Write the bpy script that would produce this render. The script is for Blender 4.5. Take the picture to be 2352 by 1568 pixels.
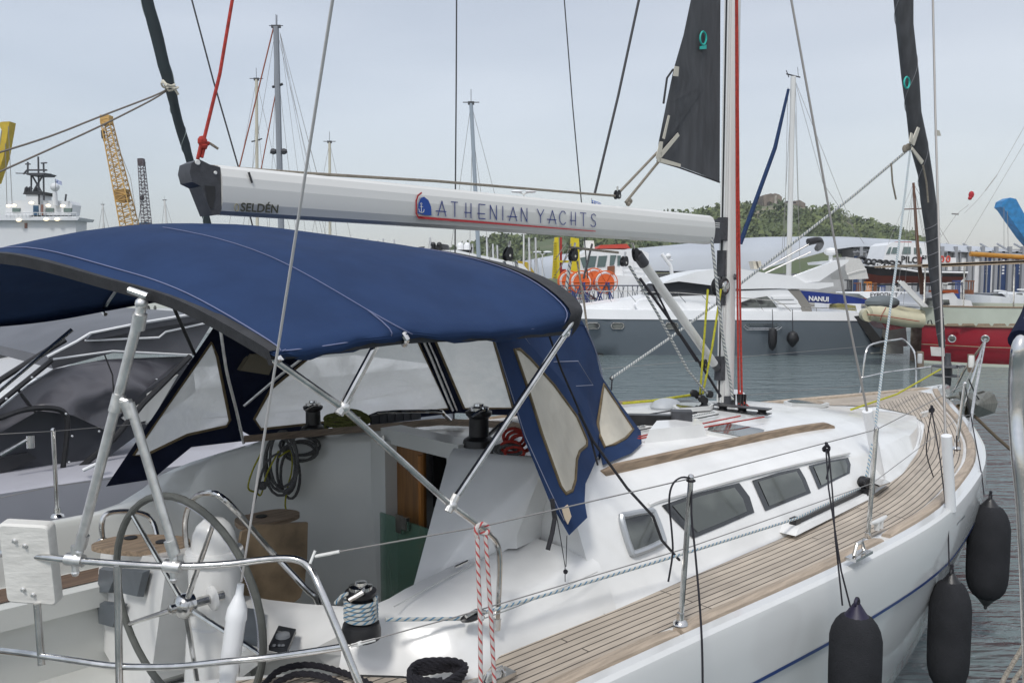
import bpy, bmesh, math, random
from mathutils import Vector, Matrix
from math import radians as R, pi, sin, cos
random.seed(7)
S = bpy.context.scene
for o in list(bpy.data.objects): bpy.data.objects.remove(o)
COL = S.collection

# ---------------------------------------------------------------- camera
EYE = 2.7
FOC = 1900.0 / 2352.0
PITCH = math.atan(144.0 / 1900.0)
cam = bpy.data.cameras.new('camera'); camo = bpy.data.objects.new('camera', cam); COL.objects.link(camo)
cam.sensor_width = 36.0; cam.lens = 36.0 * FOC; cam.clip_start = 0.05; cam.clip_end = 6000
camo.location = (0, 0, EYE); camo.rotation_euler = (R(90) - PITCH, 0, 0)
S.camera = camo
S.render.resolution_x = 1024; S.render.resolution_y = 682

# ---------------------------------------------------------------- sky, sun, exposure
S.view_settings.view_transform = 'Standard'; S.view_settings.look = 'None'
S.view_settings.exposure = 0.0; S.view_settings.gamma = 1.0
SUN_EL, SUN_AZ = 52.0, 200.0        # azimuth clockwise from +Y (the way the camera looks)
wd = bpy.data.worlds.new('World'); S.world = wd; wd.use_nodes = True
nt = wd.node_tree; nt.nodes.clear()
def wn(t, **k):
    n = nt.nodes.new(t)
    for a, b in k.items(): setattr(n, a, b)
    return n
out = wn('ShaderNodeOutputWorld'); bgn = wn('ShaderNodeBackground'); bgs = wn('ShaderNodeBackground'); add = wn('ShaderNodeAddShader')
sky = wn('ShaderNodeTexSky', sky_type='NISHITA', sun_disc=False, sun_elevation=R(SUN_EL), sun_rotation=R(SUN_AZ), air_density=1.2, dust_density=1.5, ozone_density=1.5)
bgs.inputs['Strength'].default_value = 0.05
nt.links.new(sky.outputs[0], bgs.inputs[0])
tc = wn('ShaderNodeTexCoord'); sep = wn('ShaderNodeSeparateXYZ'); nt.links.new(tc.outputs['Generated'], sep.inputs[0])
mp = wn('ShaderNodeMapping'); mp.inputs['Scale'].default_value = (1.0, 1.0, 4.5); mp.inputs['Rotation'].default_value = (0, R(-6), 0)
nt.links.new(tc.outputs['Generated'], mp.inputs[0])
nz = wn('ShaderNodeTexNoise'); nz.inputs['Scale'].default_value = 1.6; nz.inputs['Detail'].default_value = 4.0; nz.inputs['Roughness'].default_value = .45
nt.links.new(mp.outputs[0], nz.inputs[0])
cr = wn('ShaderNodeValToRGB'); cr.color_ramp.elements[0].position = .32; cr.color_ramp.elements[1].position = .68
cr.color_ramp.elements[0].color = (.44, .455, .490, 1); cr.color_ramp.elements[1].color = (.585, .592, .612, 1)
nt.links.new(nz.outputs[0], cr.inputs[0])
# the cloud deck is bluer on the left, paler and brighter overhead
mr = wn('ShaderNodeMapRange'); mr.inputs['From Min'].default_value = -.65; mr.inputs['From Max'].default_value = .35
nt.links.new(sep.outputs[0], mr.inputs[0])
mx = wn('ShaderNodeMix', data_type='RGBA', blend_type='MULTIPLY'); mx.inputs['Factor'].default_value = 1
lr = wn('ShaderNodeMix', data_type='RGBA'); lr.inputs[6].default_value = (.87, .905, .95, 1); lr.inputs[7].default_value = (1.0, .99, .98, 1)
nt.links.new(mr.outputs[0], lr.inputs[0]); nt.links.new(cr.outputs[0], mx.inputs[6]); nt.links.new(lr.outputs[2], mx.inputs[7])
up = wn('ShaderNodeMapRange'); up.inputs['From Min'].default_value = .3; up.inputs['From Max'].default_value = 1; up.inputs['To Min'].default_value = 1.0; up.inputs['To Max'].default_value = 1.6
nt.links.new(sep.outputs[2], up.inputs[0]); nt.links.new(up.outputs[0], bgn.inputs['Strength'])
el = wn('ShaderNodeMapRange'); el.inputs['From Min'].default_value = 0; el.inputs['From Max'].default_value = .22; el.inputs['To Min'].default_value = .86; el.inputs['To Max'].default_value = 1.0
nt.links.new(sep.outputs[2], el.inputs[0]); vs = wn('ShaderNodeVectorMath', operation='SCALE'); nt.links.new(mx.outputs[2], vs.inputs[0]); nt.links.new(el.outputs[0], vs.inputs['Scale']); nt.links.new(vs.outputs[0], bgn.inputs[0])
nt.links.new(bgn.outputs[0], add.inputs[0]); nt.links.new(bgs.outputs[0], add.inputs[1]); nt.links.new(add.outputs[0], out.inputs[0])
sl = bpy.data.lights.new('sun', 'SUN'); sl.energy = 1.9; sl.angle = R(11); sl.color = (1, .97, .92)
so = bpy.data.objects.new('sun', sl); COL.objects.link(so)
_az = R(SUN_AZ); _d = Vector((sin(_az) * cos(R(SUN_EL)), cos(_az) * cos(R(SUN_EL)), sin(R(SUN_EL))))
so.rotation_euler = _d.to_track_quat('Z', 'Y').to_euler(); so.location = (0, 0, 30)

# ---------------------------------------------------------------- frames
# world: camera above (0,0), looking along +Y, water at z=0.  Yacht frame: x forward, y to port, z up.
TH = R(46.3); YC = Vector((0, -3.5, 0)); YROT = pi / 2 - TH
YM = Matrix.Translation((0, 0, 0)) @ Matrix.Rotation(YROT, 4, 'Z') @ Matrix.Translation((-YC.x, -YC.y, 0))
YI = YM.inverted()
def W(p): return YM @ Vector(p)
def ray(u, v):
    a = (u - 1176) / 1900; b = (784 - v) / 1900
    return Vector((a, cos(PITCH) + b * sin(PITCH), -sin(PITCH) + b * cos(PITCH)))
def B(u, v, D):                      # point at distance D in front of the camera
    q = ray(u, v); return Vector((0, 0, EYE)) + q * (D / q.y)
def G(u, v, z=0.0):                  # point on a level plane
    q = ray(u, v); return Vector((0, 0, EYE)) + q * ((z - EYE) / q.z)
def Y(u, v, x=None, y=None, z=None): # point in the yacht's frame on one of the yacht's own planes
    o = YI @ Vector((0, 0, EYE)); q = YI.to_3x3() @ ray(u, v)
    if x is not None: t = (x - o.x) / q.x
    elif y is not None: t = (y - o.y) / q.y
    else: t = (z - o.z) / q.z
    return o + q * t

# ---------------------------------------------------------------- materials
MATS = {}
def mat(name, col, rough=.5, metal=0, noise=0, nscale=8, bump=0, bscale=60, col2=None, coat=0, spec=.5, stretch=None, coords='Object', n_lo=.35, n_hi=.65, detail=5):
    if name in MATS: return MATS[name]
    m = bpy.data.materials.new(name); m.use_nodes = True; t = m.node_tree; b = t.nodes['Principled BSDF']
    b.inputs['Base Color'].default_value = (*col, 1); b.inputs['Roughness'].default_value = rough; b.inputs['Metallic'].default_value = metal
    b.inputs['Specular IOR Level'].default_value = spec
    if coat: b.inputs['Coat Weight'].default_value = coat; b.inputs['Coat Roughness'].default_value = .08
    L = t.links.new
    if noise or col2 or bump:
        c = t.nodes.new('ShaderNodeTexCoord'); mpg = t.nodes.new('ShaderNodeMapping'); L(c.outputs[coords], mpg.inputs[0])
        if stretch: mpg.inputs['Scale'].default_value = stretch
    if noise or col2:
        n = t.nodes.new('ShaderNodeTexNoise'); n.inputs['Scale'].default_value = nscale; n.inputs['Detail'].default_value = detail; L(mpg.outputs[0], n.inputs[0])
        r = t.nodes.new('ShaderNodeValToRGB'); L(n.outputs[0], r.inputs[0])
        r.color_ramp.elements[0].position = n_lo; r.color_ramp.elements[1].position = n_hi
        c2 = col2 if col2 else tuple(max(0, x * (1 - noise)) for x in col)
        r.color_ramp.elements[0].color = (*c2, 1); r.color_ramp.elements[1].color = (*col, 1)
        L(r.outputs[0], b.inputs['Base Color'])
    if bump:
        n2 = t.nodes.new('ShaderNodeTexNoise'); n2.inputs['Scale'].default_value = bscale; n2.inputs['Detail'].default_value = 4; L(mpg.outputs[0], n2.inputs[0])
        bp = t.nodes.new('ShaderNodeBump'); bp.inputs['Strength'].default_value = bump; bp.inputs['Distance'].default_value = .01; L(n2.outputs[0], bp.inputs['Height']); L(bp.outputs[0], b.inputs['Normal'])
    MATS[name] = m; return m
gel = mat('gelcoat', (.80, .80, .785), .22, noise=.12, nscale=3.5, bump=.03, bscale=30, coat=.3)
gelg = mat('gelcoat_grey', (.55, .56, .54), .35, noise=.08, nscale=3, bump=.04, bscale=90)
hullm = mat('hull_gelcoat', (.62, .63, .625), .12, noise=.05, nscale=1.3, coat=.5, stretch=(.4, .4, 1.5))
steel = mat('stainless', (.72, .71, .69), .16, 1, noise=.3, nscale=14, bump=.05, bscale=40)
steeld = mat('stainless_dull', (.86, .85, .83), .36, .92, noise=.25, nscale=22, bump=.1, bscale=80)
alu = mat('alloy', (.72, .72, .70), .40, .2, noise=.08, nscale=6, stretch=(1, 1, .1))
aluw = mat('boom_alloy', (.68, .68, .655), .38, .12, noise=.07, nscale=5, stretch=(.08, 1, 1))
blk = mat('black_plastic', (.018, .018, .02), .4, noise=.4, nscale=20)
gry = mat('grey_casting', (.055, .057, .065), .5, noise=.3, nscale=30, bump=.2, bscale=150)
blackrope = mat('black_rope', (.018, .017, .024), .8, bump=.8, bscale=400)
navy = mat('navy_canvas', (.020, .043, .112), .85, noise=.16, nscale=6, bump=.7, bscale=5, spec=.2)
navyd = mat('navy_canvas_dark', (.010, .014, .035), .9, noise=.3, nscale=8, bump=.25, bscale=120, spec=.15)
binding = mat('charcoal_binding', (.035, .036, .04), .8, noise=.3, nscale=20, bump=.2, bscale=100)
sailm = mat('charcoal_sailcover', (.068, .071, .078), .7, noise=.35, nscale=5, bump=.6, bscale=7, stretch=(3, 3, .5))
cream = mat('weathered_vinyl', (.56, .52, .43), .42, noise=.22, nscale=5, bump=.9, bscale=9)
white = mat('white_paint', (.80, .81, .82), .3, noise=.06, nscale=1.2, coat=.2)
whiteo = mat('white_plastic', (.78, .78, .75), .4, noise=.12, nscale=12)
thread = mat('stitching', (.45, .47, .55), .8)
red = mat('red_rope', (.50, .045, .03), .75, noise=.4, nscale=60, bump=.6, bscale=300)
yel = mat('yellow_rope', (.55, .52, .03), .75, noise=.35, nscale=60, bump=.6, bscale=300)
grope = mat('grey_rope', (.14, .14, .14), .85, noise=.6, nscale=160, bump=.8, bscale=300)
brope = mat('beige_rope', (.36, .32, .26), .85, noise=.5, nscale=120, bump=.8, bscale=300)
olive = mat('olive_rope', (.16, .17, .04), .85, noise=.5, nscale=120, bump=.8, bscale=300)
wire = mat('rigging_wire', (.30, .29, .28), .55, .5)
dwire = mat('dark_wire', (.06, .06, .065), .5, .3)
fendm = mat('fender_cloth', (.032, .033, .037), .95, noise=.25, nscale=6, bump=.6, bscale=160, spec=.15)
copper = mat('varnished_wood', (.26, .12, .035), .35, noise=.4, nscale=5, stretch=(6, 6, .6), coat=.3)
wood = mat('worn_teak', (.34, .25, .17), .7, noise=.45, nscale=9, stretch=(.8, 8, 8), bump=.25, bscale=50)
leaf = mat('mottled_teak', (.36, .26, .16), .6, noise=.45, nscale=9, bump=.1)
def glassm(name, col, a, rough=.08, ior=1.45):
    m = bpy.data.materials.new(name); m.use_nodes = True; t = m.node_tree; b = t.nodes['Principled BSDF']; o = t.nodes['Material Output']
    b.inputs['Base Color'].default_value = (*col, 1); b.inputs['Roughness'].default_value = rough
    tr = t.nodes.new('ShaderNodeBsdfTransparent'); mxn = t.nodes.new('ShaderNodeMixShader'); mxn.inputs[0].default_value = a
    t.links.new(tr.outputs[0], mxn.inputs[1]); t.links.new(b.outputs[0], mxn.inputs[2]); t.links.new(mxn.outputs[0], o.inputs[0])
    MATS[name] = m; return m
dglass = mat('dark_window', (.13, .14, .13), .05, col2=(.022, .024, .026), nscale=1.9, coat=.5, n_lo=.42, n_hi=.56, detail=2, stretch=(1, 1, 2.2))  # pale blotches in the colour stand for reflections and light seen through
gglass = glassm('green_glass', (.14, .27, .20), .5)
def vinylm():
    m = glassm('clear_vinyl', (.60, .59, .54), .62, .35); t = m.node_tree; b = t.nodes['Principled BSDF']
    c = t.nodes.new('ShaderNodeTexCoord'); n = t.nodes.new('ShaderNodeTexNoise'); n.inputs['Scale'].default_value = 3.2; n.inputs['Detail'].default_value = 6
    n.inputs['Distortion'].default_value = 1.2
    r = t.nodes.new('ShaderNodeValToRGB'); r.color_ramp.elements[0].position = .36; r.color_ramp.elements[1].position = .6
    r.color_ramp.elements[0].color = (.70,) * 3 + (1,); r.color_ramp.elements[1].color = (.92,) * 3 + (1,)
    t.links.new(c.outputs['Object'], n.inputs[0]); t.links.new(n.outputs[0], r.inputs[0])
    mxn = [x for x in t.nodes if x.bl_idname == 'ShaderNodeMixShader'][0]; t.links.new(r.outputs[0], mxn.inputs[0])
    n2 = t.nodes.new('ShaderNodeTexNoise'); n2.inputs['Scale'].default_value = 7; n2.inputs['Detail'].default_value = 5; n2.inputs['Distortion'].default_value = 2
    tl = t.nodes.new('ShaderNodeBsdfTranslucent'); tl.inputs[0].default_value = (.82, .81, .76, 1); ms = t.nodes.new('ShaderNodeMixShader'); ms.inputs[0].default_value = .55; t.links.new(b.outputs[0], ms.inputs[1]); t.links.new(tl.outputs[0], ms.inputs[2]); t.links.new(ms.outputs[0], mxn.inputs[2])
    bp = t.nodes.new('ShaderNodeBump'); bp.inputs['Strength'].default_value = .8; bp.inputs['Distance'].default_value = .02
    t.links.new(c.outputs['Object'], n2.inputs[0]); t.links.new(n2.outputs[0], bp.inputs['Height']); t.links.new(bp.outputs[0], b.inputs['Normal'])
    return m
vinyl = vinylm()
def teakm():
    m = bpy.data.materials.new('teak_deck'); m.use_nodes = True; t = m.node_tree; b = t.nodes['Principled BSDF']; L = t.links.new
    uv = t.nodes.new('ShaderNodeUVMap'); uv.uv_map = 'UVMap'
    br = t.nodes.new('ShaderNodeTexBrick'); br.offset = .37; br.offset_frequency = 3; br.inputs['Scale'].default_value = 1
    br.inputs['Brick Width'].default_value = 1.9; br.inputs['Row Height'].default_value = .039; br.inputs['Mortar Size'].default_value = .0036; br.inputs['Mortar Smooth'].default_value = .1
    br.inputs['Color1'].default_value = (.48, .415, .34, 1); br.inputs['Color2'].default_value = (.39, .335, .275, 1); br.inputs['Mortar'].default_value = (.07, .06, .05, 1)
    L(uv.outputs[0], br.inputs[0])
    mpg = t.nodes.new('ShaderNodeMapping'); mpg.inputs['Scale'].default_value = (3, 60, 1); L(uv.outputs[0], mpg.inputs[0])
    n = t.nodes.new('ShaderNodeTexNoise'); n.inputs['Scale'].default_value = 2; n.inputs['Detail'].default_value = 6; L(mpg.outputs[0], n.inputs[0])
    n2 = t.nodes.new('ShaderNodeTexNoise'); n2.inputs['Scale'].default_value = 3.5; n2.inputs['Detail'].default_value = 4; L(uv.outputs[0], n2.inputs[0])
    mr = t.nodes.new('ShaderNodeMapRange'); mr.inputs['To Min'].default_value = .62; mr.inputs['To Max'].default_value = 1.35; L(n.outputs[0], mr.inputs[0])
    mr2 = t.nodes.new('ShaderNodeMapRange'); mr2.inputs['To Min'].default_value = .7; mr2.inputs['To Max'].default_value = 1.3; L(n2.outputs[0], mr2.inputs[0])
    mu = t.nodes.new('ShaderNodeMath'); mu.operation = 'MULTIPLY'; L(mr.outputs[0], mu.inputs[0]); L(mr2.outputs[0], mu.inputs[1])
    v = t.nodes.new('ShaderNodeVectorMath'); v.operation = 'SCALE'; L(br.outputs[0], v.inputs[0]); L(mu.outputs[0], v.inputs['Scale']); L(v.outputs[0], b.inputs['Base Color'])
    b.inputs['Roughness'].default_value = .75
    return m
teak = teakm()
def ropem(name, c1, c2, scale=1.0):      # braided rope with coloured flecks, wound along the UV length
    m = bpy.data.materials.new(name); m.use_nodes = True; t = m.node_tree; b = t.nodes['Principled BSDF']; L = t.links.new
    uv = t.nodes.new('ShaderNodeUVMap'); uv.uv_map = 'UVMap'
    mpg = t.nodes.new('ShaderNodeMapping'); mpg.inputs['Scale'].default_value = (30 * scale, 1, 1); L(uv.outputs[0], mpg.inputs[0])
    sp = t.nodes.new('ShaderNodeSeparateXYZ'); L(mpg.outputs[0], sp.inputs[0])
    a = t.nodes.new('ShaderNodeMath'); a.operation = 'MULTIPLY_ADD'; a.inputs[1].default_value = 2.0; L(sp.outputs[1], a.inputs[0]); L(sp.outputs[0], a.inputs[2])
    f = t.nodes.new('ShaderNodeMath'); f.operation = 'FRACT'; L(a.outputs[0], f.inputs[0])
    g = t.nodes.new('ShaderNodeMath'); g.operation = 'GREATER_THAN'; g.inputs[1].default_value = .68; L(f.outputs[0], g.inputs[0])
    mx = t.nodes.new('ShaderNodeMix'); mx.data_type = 'RGBA'; L(g.outputs[0], mx.inputs[0]); mx.inputs[6].default_value = (*c1, 1); mx.inputs[7].default_value = (*c2, 1)
    L(mx.outputs[2], b.inputs['Base Color']); b.inputs['Roughness'].default_value = .85
    return m
sheetm = ropem('blue_fleck_rope', (.46, .47, .44), (.08, .19, .30))
sheetd = ropem('dark_fleck_rope', (.46, .47, .44), (.06, .08, .12))
redfleck = ropem('red_fleck_rope', (.50, .48, .46), (.42, .06, .06))

# ---------------------------------------------------------------- mesh collector
class MB:
    def __init__(s): s.v = []; s.f = []; s.uv = {}
    def add(s, vs, fs, uvs=None):
        k = len(s.v); s.v += [Vector(p) for p in vs]
        for i, f in enumerate(fs):
            if uvs: s.uv[len(s.f)] = uvs[i]
            s.f.append([k + j for j in f])
        return s
    def box(s, lo, hi, m=None):
        x0, y0, z0 = lo; x1, y1, z1 = hi
        vs = [(x0, y0, z0), (x1, y0, z0), (x1, y1, z0), (x0, y1, z0), (x0, y0, z1), (x1, y0, z1), (x1, y1, z1), (x0, y1, z1)]
        if m: vs = [m @ Vector(p) for p in vs]
        return s.add(vs, [(3, 2, 1, 0), (4, 5, 6, 7), (0, 1, 5, 4), (1, 2, 6, 5), (2, 3, 7, 6), (3, 0, 4, 7)])
    def hexa(s, a, b):                 # two quads, bottom and top
        n = len(a); return s.add(list(a) + list(b), [tuple(range(n - 1, -1, -1)), tuple(range(n, 2 * n))] + [(i, (i + 1) % n, n + (i + 1) % n, n + i) for i in range(n)])
    def prism(s, pts, off):            # polygon extruded by a vector
        off = Vector(off); return s.hexa([Vector(p) for p in pts], [Vector(p) + off for p in pts])
    def tube(s, path, r, n=8, close=False, caps=True, flat=1.0, sm=0):
        P = [Vector(p) for p in path]
        if sm: P = smooth(P, sm, close)
        rs = r if isinstance(r, (list, tuple)) else [r] * len(P)
        if len(rs) != len(P): rs = [rs[min(len(rs) - 1, int(i * (len(rs) - 1) / max(1, len(P) - 1) + .5))] for i in range(len(P))]
        m = len(P); vs = []; T = []
        for i in range(m):
            a = P[(i - 1) % m] if (close or i > 0) else P[i]; b = P[(i + 1) % m] if (close or i < m - 1) else P[i]
            t = (b - a); T.append(t.normalized() if t.length > 1e-9 else Vector((0, 0, 1)))
        up = Vector((0, 0, 1)) if abs(T[0].z) < .9 else Vector((1, 0, 0))
        nrm = (up - T[0] * up.dot(T[0])).normalized(); L = 0; Ls = []
        for i in range(m):
            if i: L += (P[i] - P[i - 1]).length
            Ls.append(L)
            nrm = (nrm - T[i] * nrm.dot(T[i])); nrm = nrm.normalized() if nrm.length > 1e-6 else T[i].orthogonal().normalized()
            bn = T[i].cross(nrm)
            for k in range(n):
                a = 2 * pi * k / n; vs.append(P[i] + (nrm * cos(a) * flat + bn * sin(a)) * rs[i])
        fs = []; uvs = []; mm = m if close else m - 1
        for i in range(mm):
            j = (i + 1) % m; l1 = Ls[j] if j else Ls[-1] + .1
            for k in range(n):
                k2 = (k + 1) % n; fs.append((i * n + k, i * n + k2, j * n + k2, j * n + k)); uvs.append([(Ls[i], k / n), (Ls[i], (k + 1) / n), (l1, (k + 1) / n), (l1, k / n)])
        if caps and not close:
            fs.append(tuple(range(n - 1, -1, -1))); uvs.append([(0, 0)] * n); fs.append(tuple((m - 1) * n + k for k in range(n))); uvs.append([(0, 0)] * n)
        return s.add(vs, fs, uvs)
    def lathe(s, prof, base, axis=(0, 0, 1), n=20):   # prof: (radius, height along axis)
        ax = Vector(axis).normalized(); e1 = ax.orthogonal().normalized(); e2 = ax.cross(e1); base = Vector(base)
        vs = [base + ax * h + (e1 * cos(2 * pi * k / n) + e2 * sin(2 * pi * k / n)) * max(r, 1e-4) for r, h in prof for k in range(n)]
        m = len(prof); fs = [(i * n + k, i * n + (k + 1) % n, (i + 1) * n + (k + 1) % n, (i + 1) * n + k) for i in range(m - 1) for k in range(n)]
        fs += [tuple(range(n - 1, -1, -1)), tuple((m - 1) * n + k for k in range(n))]
        return s.add(vs, fs)
    def grid(s, rows, closed=False, uvs=None, caps=False):   # rows of points, lofted
        n = len(rows[0]); vs = [p for r in rows for p in r]; fs = []; U = []
        for i in range(len(rows) - 1):
            for k in range(n if closed else n - 1):
                k2 = (k + 1) % n; fs.append((i * n + k, i * n + k2, (i + 1) * n + k2, (i + 1) * n + k))
                if uvs: U.append([uvs[i][k], uvs[i][k2], uvs[i + 1][k2], uvs[i + 1][k]])
        if caps: fs += [tuple(range(n - 1, -1, -1)), tuple((len(rows) - 1) * n + k for k in range(n))]; U += [[(0, 0)] * n] * 2
        return s.add(vs, fs, U if uvs else None)
    def ball(s, c, r, n=12, sc=(1, 1, 1)):
        c = Vector(c); m = max(4, n // 2)
        rows = [[c + Vector((sc[0] * r * sin(pi * i / m) * cos(2 * pi * k / n), sc[1] * r * sin(pi * i / m) * sin(2 * pi * k / n), -sc[2] * r * cos(pi * i / m))) for k in range(n)] for i in range(m + 1)]
        return s.grid(rows, True)
    def plate(s, pts, t):              # thickened outline (planar polygon)
        P = [Vector(p) for p in pts]; nr = Vector((0, 0, 0))
        for i in range(len(P)): nr += P[i].cross(P[(i + 1) % len(P)])
        nr.normalize(); return s.prism(P, nr * t)
def smooth(P, k=4, close=False):       # Catmull-Rom through the points
    n = len(P); out_ = []
    for i in range(n if close else n - 1):
        p0 = P[(i - 1) % n] if (close or i) else P[0]; p1 = P[i]; p2 = P[(i + 1) % n]; p3 = P[(i + 2) % n] if (close or i < n - 2) else P[-1]
        for j in range(k):
            t = j / k; out_.append(.5 * ((2 * p1) + (p2 - p0) * t + (2 * p0 - 5 * p1 + 4 * p2 - p3) * t * t + (3 * p1 - p0 - 3 * p2 + p3) * t ** 3))
    if not close: out_.append(P[-1])
    return out_
def mesh_of(mb, m, name, base, ang=35, flat=False, recalc=True):
    me = bpy.data.meshes.new(name); b = Vector(base)
    me.from_pydata([tuple(p - b) for p in mb.v], [], mb.f); me.materials.append(m)
    if mb.uv:
        ul = me.uv_layers.new(name='UVMap')
        for i, p in enumerate(me.polygons):
            if i in mb.uv:
                for li, q in zip(p.loop_indices, mb.uv[i]): ul.data[li].uv = q[:2]
    if recalc:
        bm = bmesh.new(); bm.from_mesh(me); bmesh.ops.recalc_face_normals(bm, faces=bm.faces); bm.to_mesh(me); bm.free()
    if not flat:
        me.polygons.foreach_set('use_smooth', [True] * len(me.polygons)); me.set_sharp_from_angle(angle=R(ang))
    me.update(); return me
def props(o, label, cat, group=None, kind=None):
    if label: o['label'] = label
    if cat: o['category'] = cat
    if group: o['group'] = group
    if kind: o['kind'] = kind
    return o
BASE = {}
def thing(name, label, cat, base=(0, 0, 0), frame='W', group=None, rz=0):
    o = bpy.data.objects.new(name, None); COL.objects.link(o); o.empty_display_size = .2
    b = Vector(base)
    if frame == 'Y': o.location = W(b); o.rotation_euler = (0, 0, YROT)
    else: o.location = b
    BASE[o] = b; return props(o, label, cat, group)
def part(name, mb, m, parent, label=None, **k):
    base = BASE[parent]; o = bpy.data.objects.new(name, mesh_of(mb, m, name, base, **k)); COL.objects.link(o)
    o.parent = parent; BASE[o] = base
    if label: o['label'] = label
    return o
def parts(name, mb, m, parent, **k):           # one object for each loose piece
    n = len(mb.v); g = list(range(n))
    def find(i):
        while g[i] != i: g[i] = g[g[i]]; i = g[i]
        return i
    for f in mb.f:
        for j in f[1:]: g[find(j)] = find(f[0])
    D_ = {}
    for i, f in enumerate(mb.f): D_.setdefault(find(f[0]), []).append(i)
    o = None
    for fs in D_.values():
        s = MB(); mp_ = {}
        for i in fs:
            if i in mb.uv: s.uv[len(s.f)] = mb.uv[i]
            for j in mb.f[i]:
                if j not in mp_: mp_[j] = len(s.v); s.v.append(mb.v[j])
            s.f.append([mp_[j] for j in mb.f[i]])
        o = part(name, s, m, parent, **k)
    return o
def solo(name, mb, m, label, cat, base=None, frame='W', group=None, kind=None, **k):
    if base is None:
        xs = [p.x for p in mb.v]; ys = [p.y for p in mb.v]; zs = [p.z for p in mb.v]
        base = Vector(((min(xs) + max(xs)) / 2, (min(ys) + max(ys)) / 2, min(zs)))
    base = Vector(base); o = bpy.data.objects.new(name, mesh_of(mb, m, name, base, **k)); COL.objects.link(o)
    if frame == 'Y': o.location = W(base); o.rotation_euler = (0, 0, YROT)
    else: o.location = base
    BASE[o] = base; return props(o, label, cat, group, kind)
def text_mb(txt, size, o, ex, ey, th=.002, bold=0, shear=0):  # lettering in the plane through o spanned by ex, ey
    cu = bpy.data.curves.new('t', 'FONT'); cu.body = txt; cu.size = size; cu.offset = bold; cu.resolution_u = 3; cu.shear = shear
    ob = bpy.data.objects.new('t', cu); COL.objects.link(ob); dg = bpy.context.evaluated_depsgraph_get(); dg.update()
    me = ob.evaluated_get(dg).to_mesh(); o = Vector(o); ex = Vector(ex).normalized(); ey = Vector(ey).normalized(); ez = ex.cross(ey).normalized()
    mb = MB(); mb.add([o + ex * v.co.x + ey * v.co.y + ez * th for v in me.vertices], [tuple(p.vertices) for p in me.polygons])
    ob.evaluated_get(dg).to_mesh_clear(); bpy.data.objects.remove(ob); bpy.data.curves.remove(cu); return mb
def lerp(a, b, t): return a + (b - a) * t
def tab(T, x):
    if x <= T[0][0]: return T[0][1]
    for (a, p), (b, q) in zip(T, T[1:]):
        if x <= b: return p + (q - p) * (x - a) / (b - a)
    return T[-1][1]
def stab(T, x):                        # smoothed table
    h = .25; return (tab(T, x - h) + 2 * tab(T, x) + tab(T, x + h)) / 4
# ================================================================ THE SAILING YACHT
ya = thing('sailing_yacht', 'large white sailing yacht in the foreground with teak side deck, blue canopy and spray hood', 'sailing yacht', (5, 0, 0), 'Y')
HB = [(.2, 1.25), (1, 1.42), (2, 1.54), (2.8, 1.61), (3.96, 1.73), (4.9, 1.78), (5.4, 1.77), (6, 1.69), (6.7, 1.57), (7.4, 1.36), (8.3, .98), (8.9, .67), (9.6, .33), (10.2, .08), (10.6, .02)]
WLN = [(.2, 1.05), (2.8, 1.45), (4.4, 1.53), (5.6, 1.40), (7, 1.02), (8.3, .58), (9.3, .24), (10.1, .04), (10.6, .01)]
SH = [(.2, 1.12), (2.8, 1.2), (5, 1.27), (8, 1.37), (10.6, 1.46)]
hb = lambda x: stab(HB, x)
zs = lambda x: tab(SH, x)
wl = lambda x: stab(WLN, x)
XS = [.2 + .2 * i for i in range(52)] + [10.5]
def hull_sec(x, s):
    h, z, w = hb(x), zs(x), wl(x); o = []
    rk = .0 if x < 9.5 else (x - 9.5) * .35
    for (f, zz, sh) in [(0, z - .012, -.085), (0, z, -.075), (0, z, -.03), (0, z - .012, -.008), (0, z - .04, 0)]: o.append(Vector((x, s * max(.005, h + sh), zz)))
    for t in (.12, .24, .245, .4, .55, .7, .85, 1.0): 
        q = t ** 1.7; o.append(Vector((x - rk * t, s * (lerp(h, w, q) + (.012 if t < .243 else 0)), (z - .04) * (1 - t))))
    o.append(Vector((x - rk * 1.2, s * w * .85, -.25))); o.append(Vector((x - rk * 1.5, s * w * .5, -.5))); return o
for s in (-1, 1):
    pass
m = MB()
for s in (-1, 1): m.grid([hull_sec(x, s) for x in XS])
m.grid([[Vector((.2, -y_, z_)) for y_, z_ in ((1.17, 1.11), (1.25, .9), (1.05, 0), (.9, -.25))], [Vector((.2, y_, z_)) for y_, z_ in ((1.17, 1.11), (1.25, .9), (1.05, 0), (.9, -.25))]])
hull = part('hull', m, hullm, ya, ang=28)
bluem = mat('boot_stripe', (.012, .04, .17), .3)
m = MB()
for s in (-1, 1):
    a = []
    for x in XS[:-2]:
        h, z, w = hb(x), zs(x), wl(x); r = []
        for t in (.236, .252):
            q = t ** 1.7; rk = 0 if x < 9.5 else (x - 9.5) * .35; r.append(Vector((x - rk * t, s * (lerp(h, w, q) + .0145), (z - .04) * (1 - t))))
        a.append(r)
    m.grid(a)
part('stripe', m, bluem, hull)
# moulded recess in the bow topsides
m = MB(); 
rec = [Y(u, v, y=-1.42) for u, v in ((2196, 1252), (2194, 1225), (2204, 1196), (2219, 1180), (2221, 1196), (2214, 1226), (2204, 1252))]
def on_hull(u, v, off=.004):
    y = -1.5
    for _ in range(12):
        p = Y(u, v, y=y); t = max(0, 1 - p.z / (zs(p.x) - .04)); y = -(lerp(hb(p.x), wl(p.x), t ** 1.7) + off)
    return Y(u, v, y=y)
m.add([on_hull(u, v, .006) for u, v in ((2194, 1250), (2192, 1226), (2200, 1200), (2216, 1182), (2219, 1196), (2212, 1226), (2203, 1250))], [tuple(range(7))])
part('hull_recess', m, mat('recess_grey', (.22, .24, .25), .4), hull, recalc=False)
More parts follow.
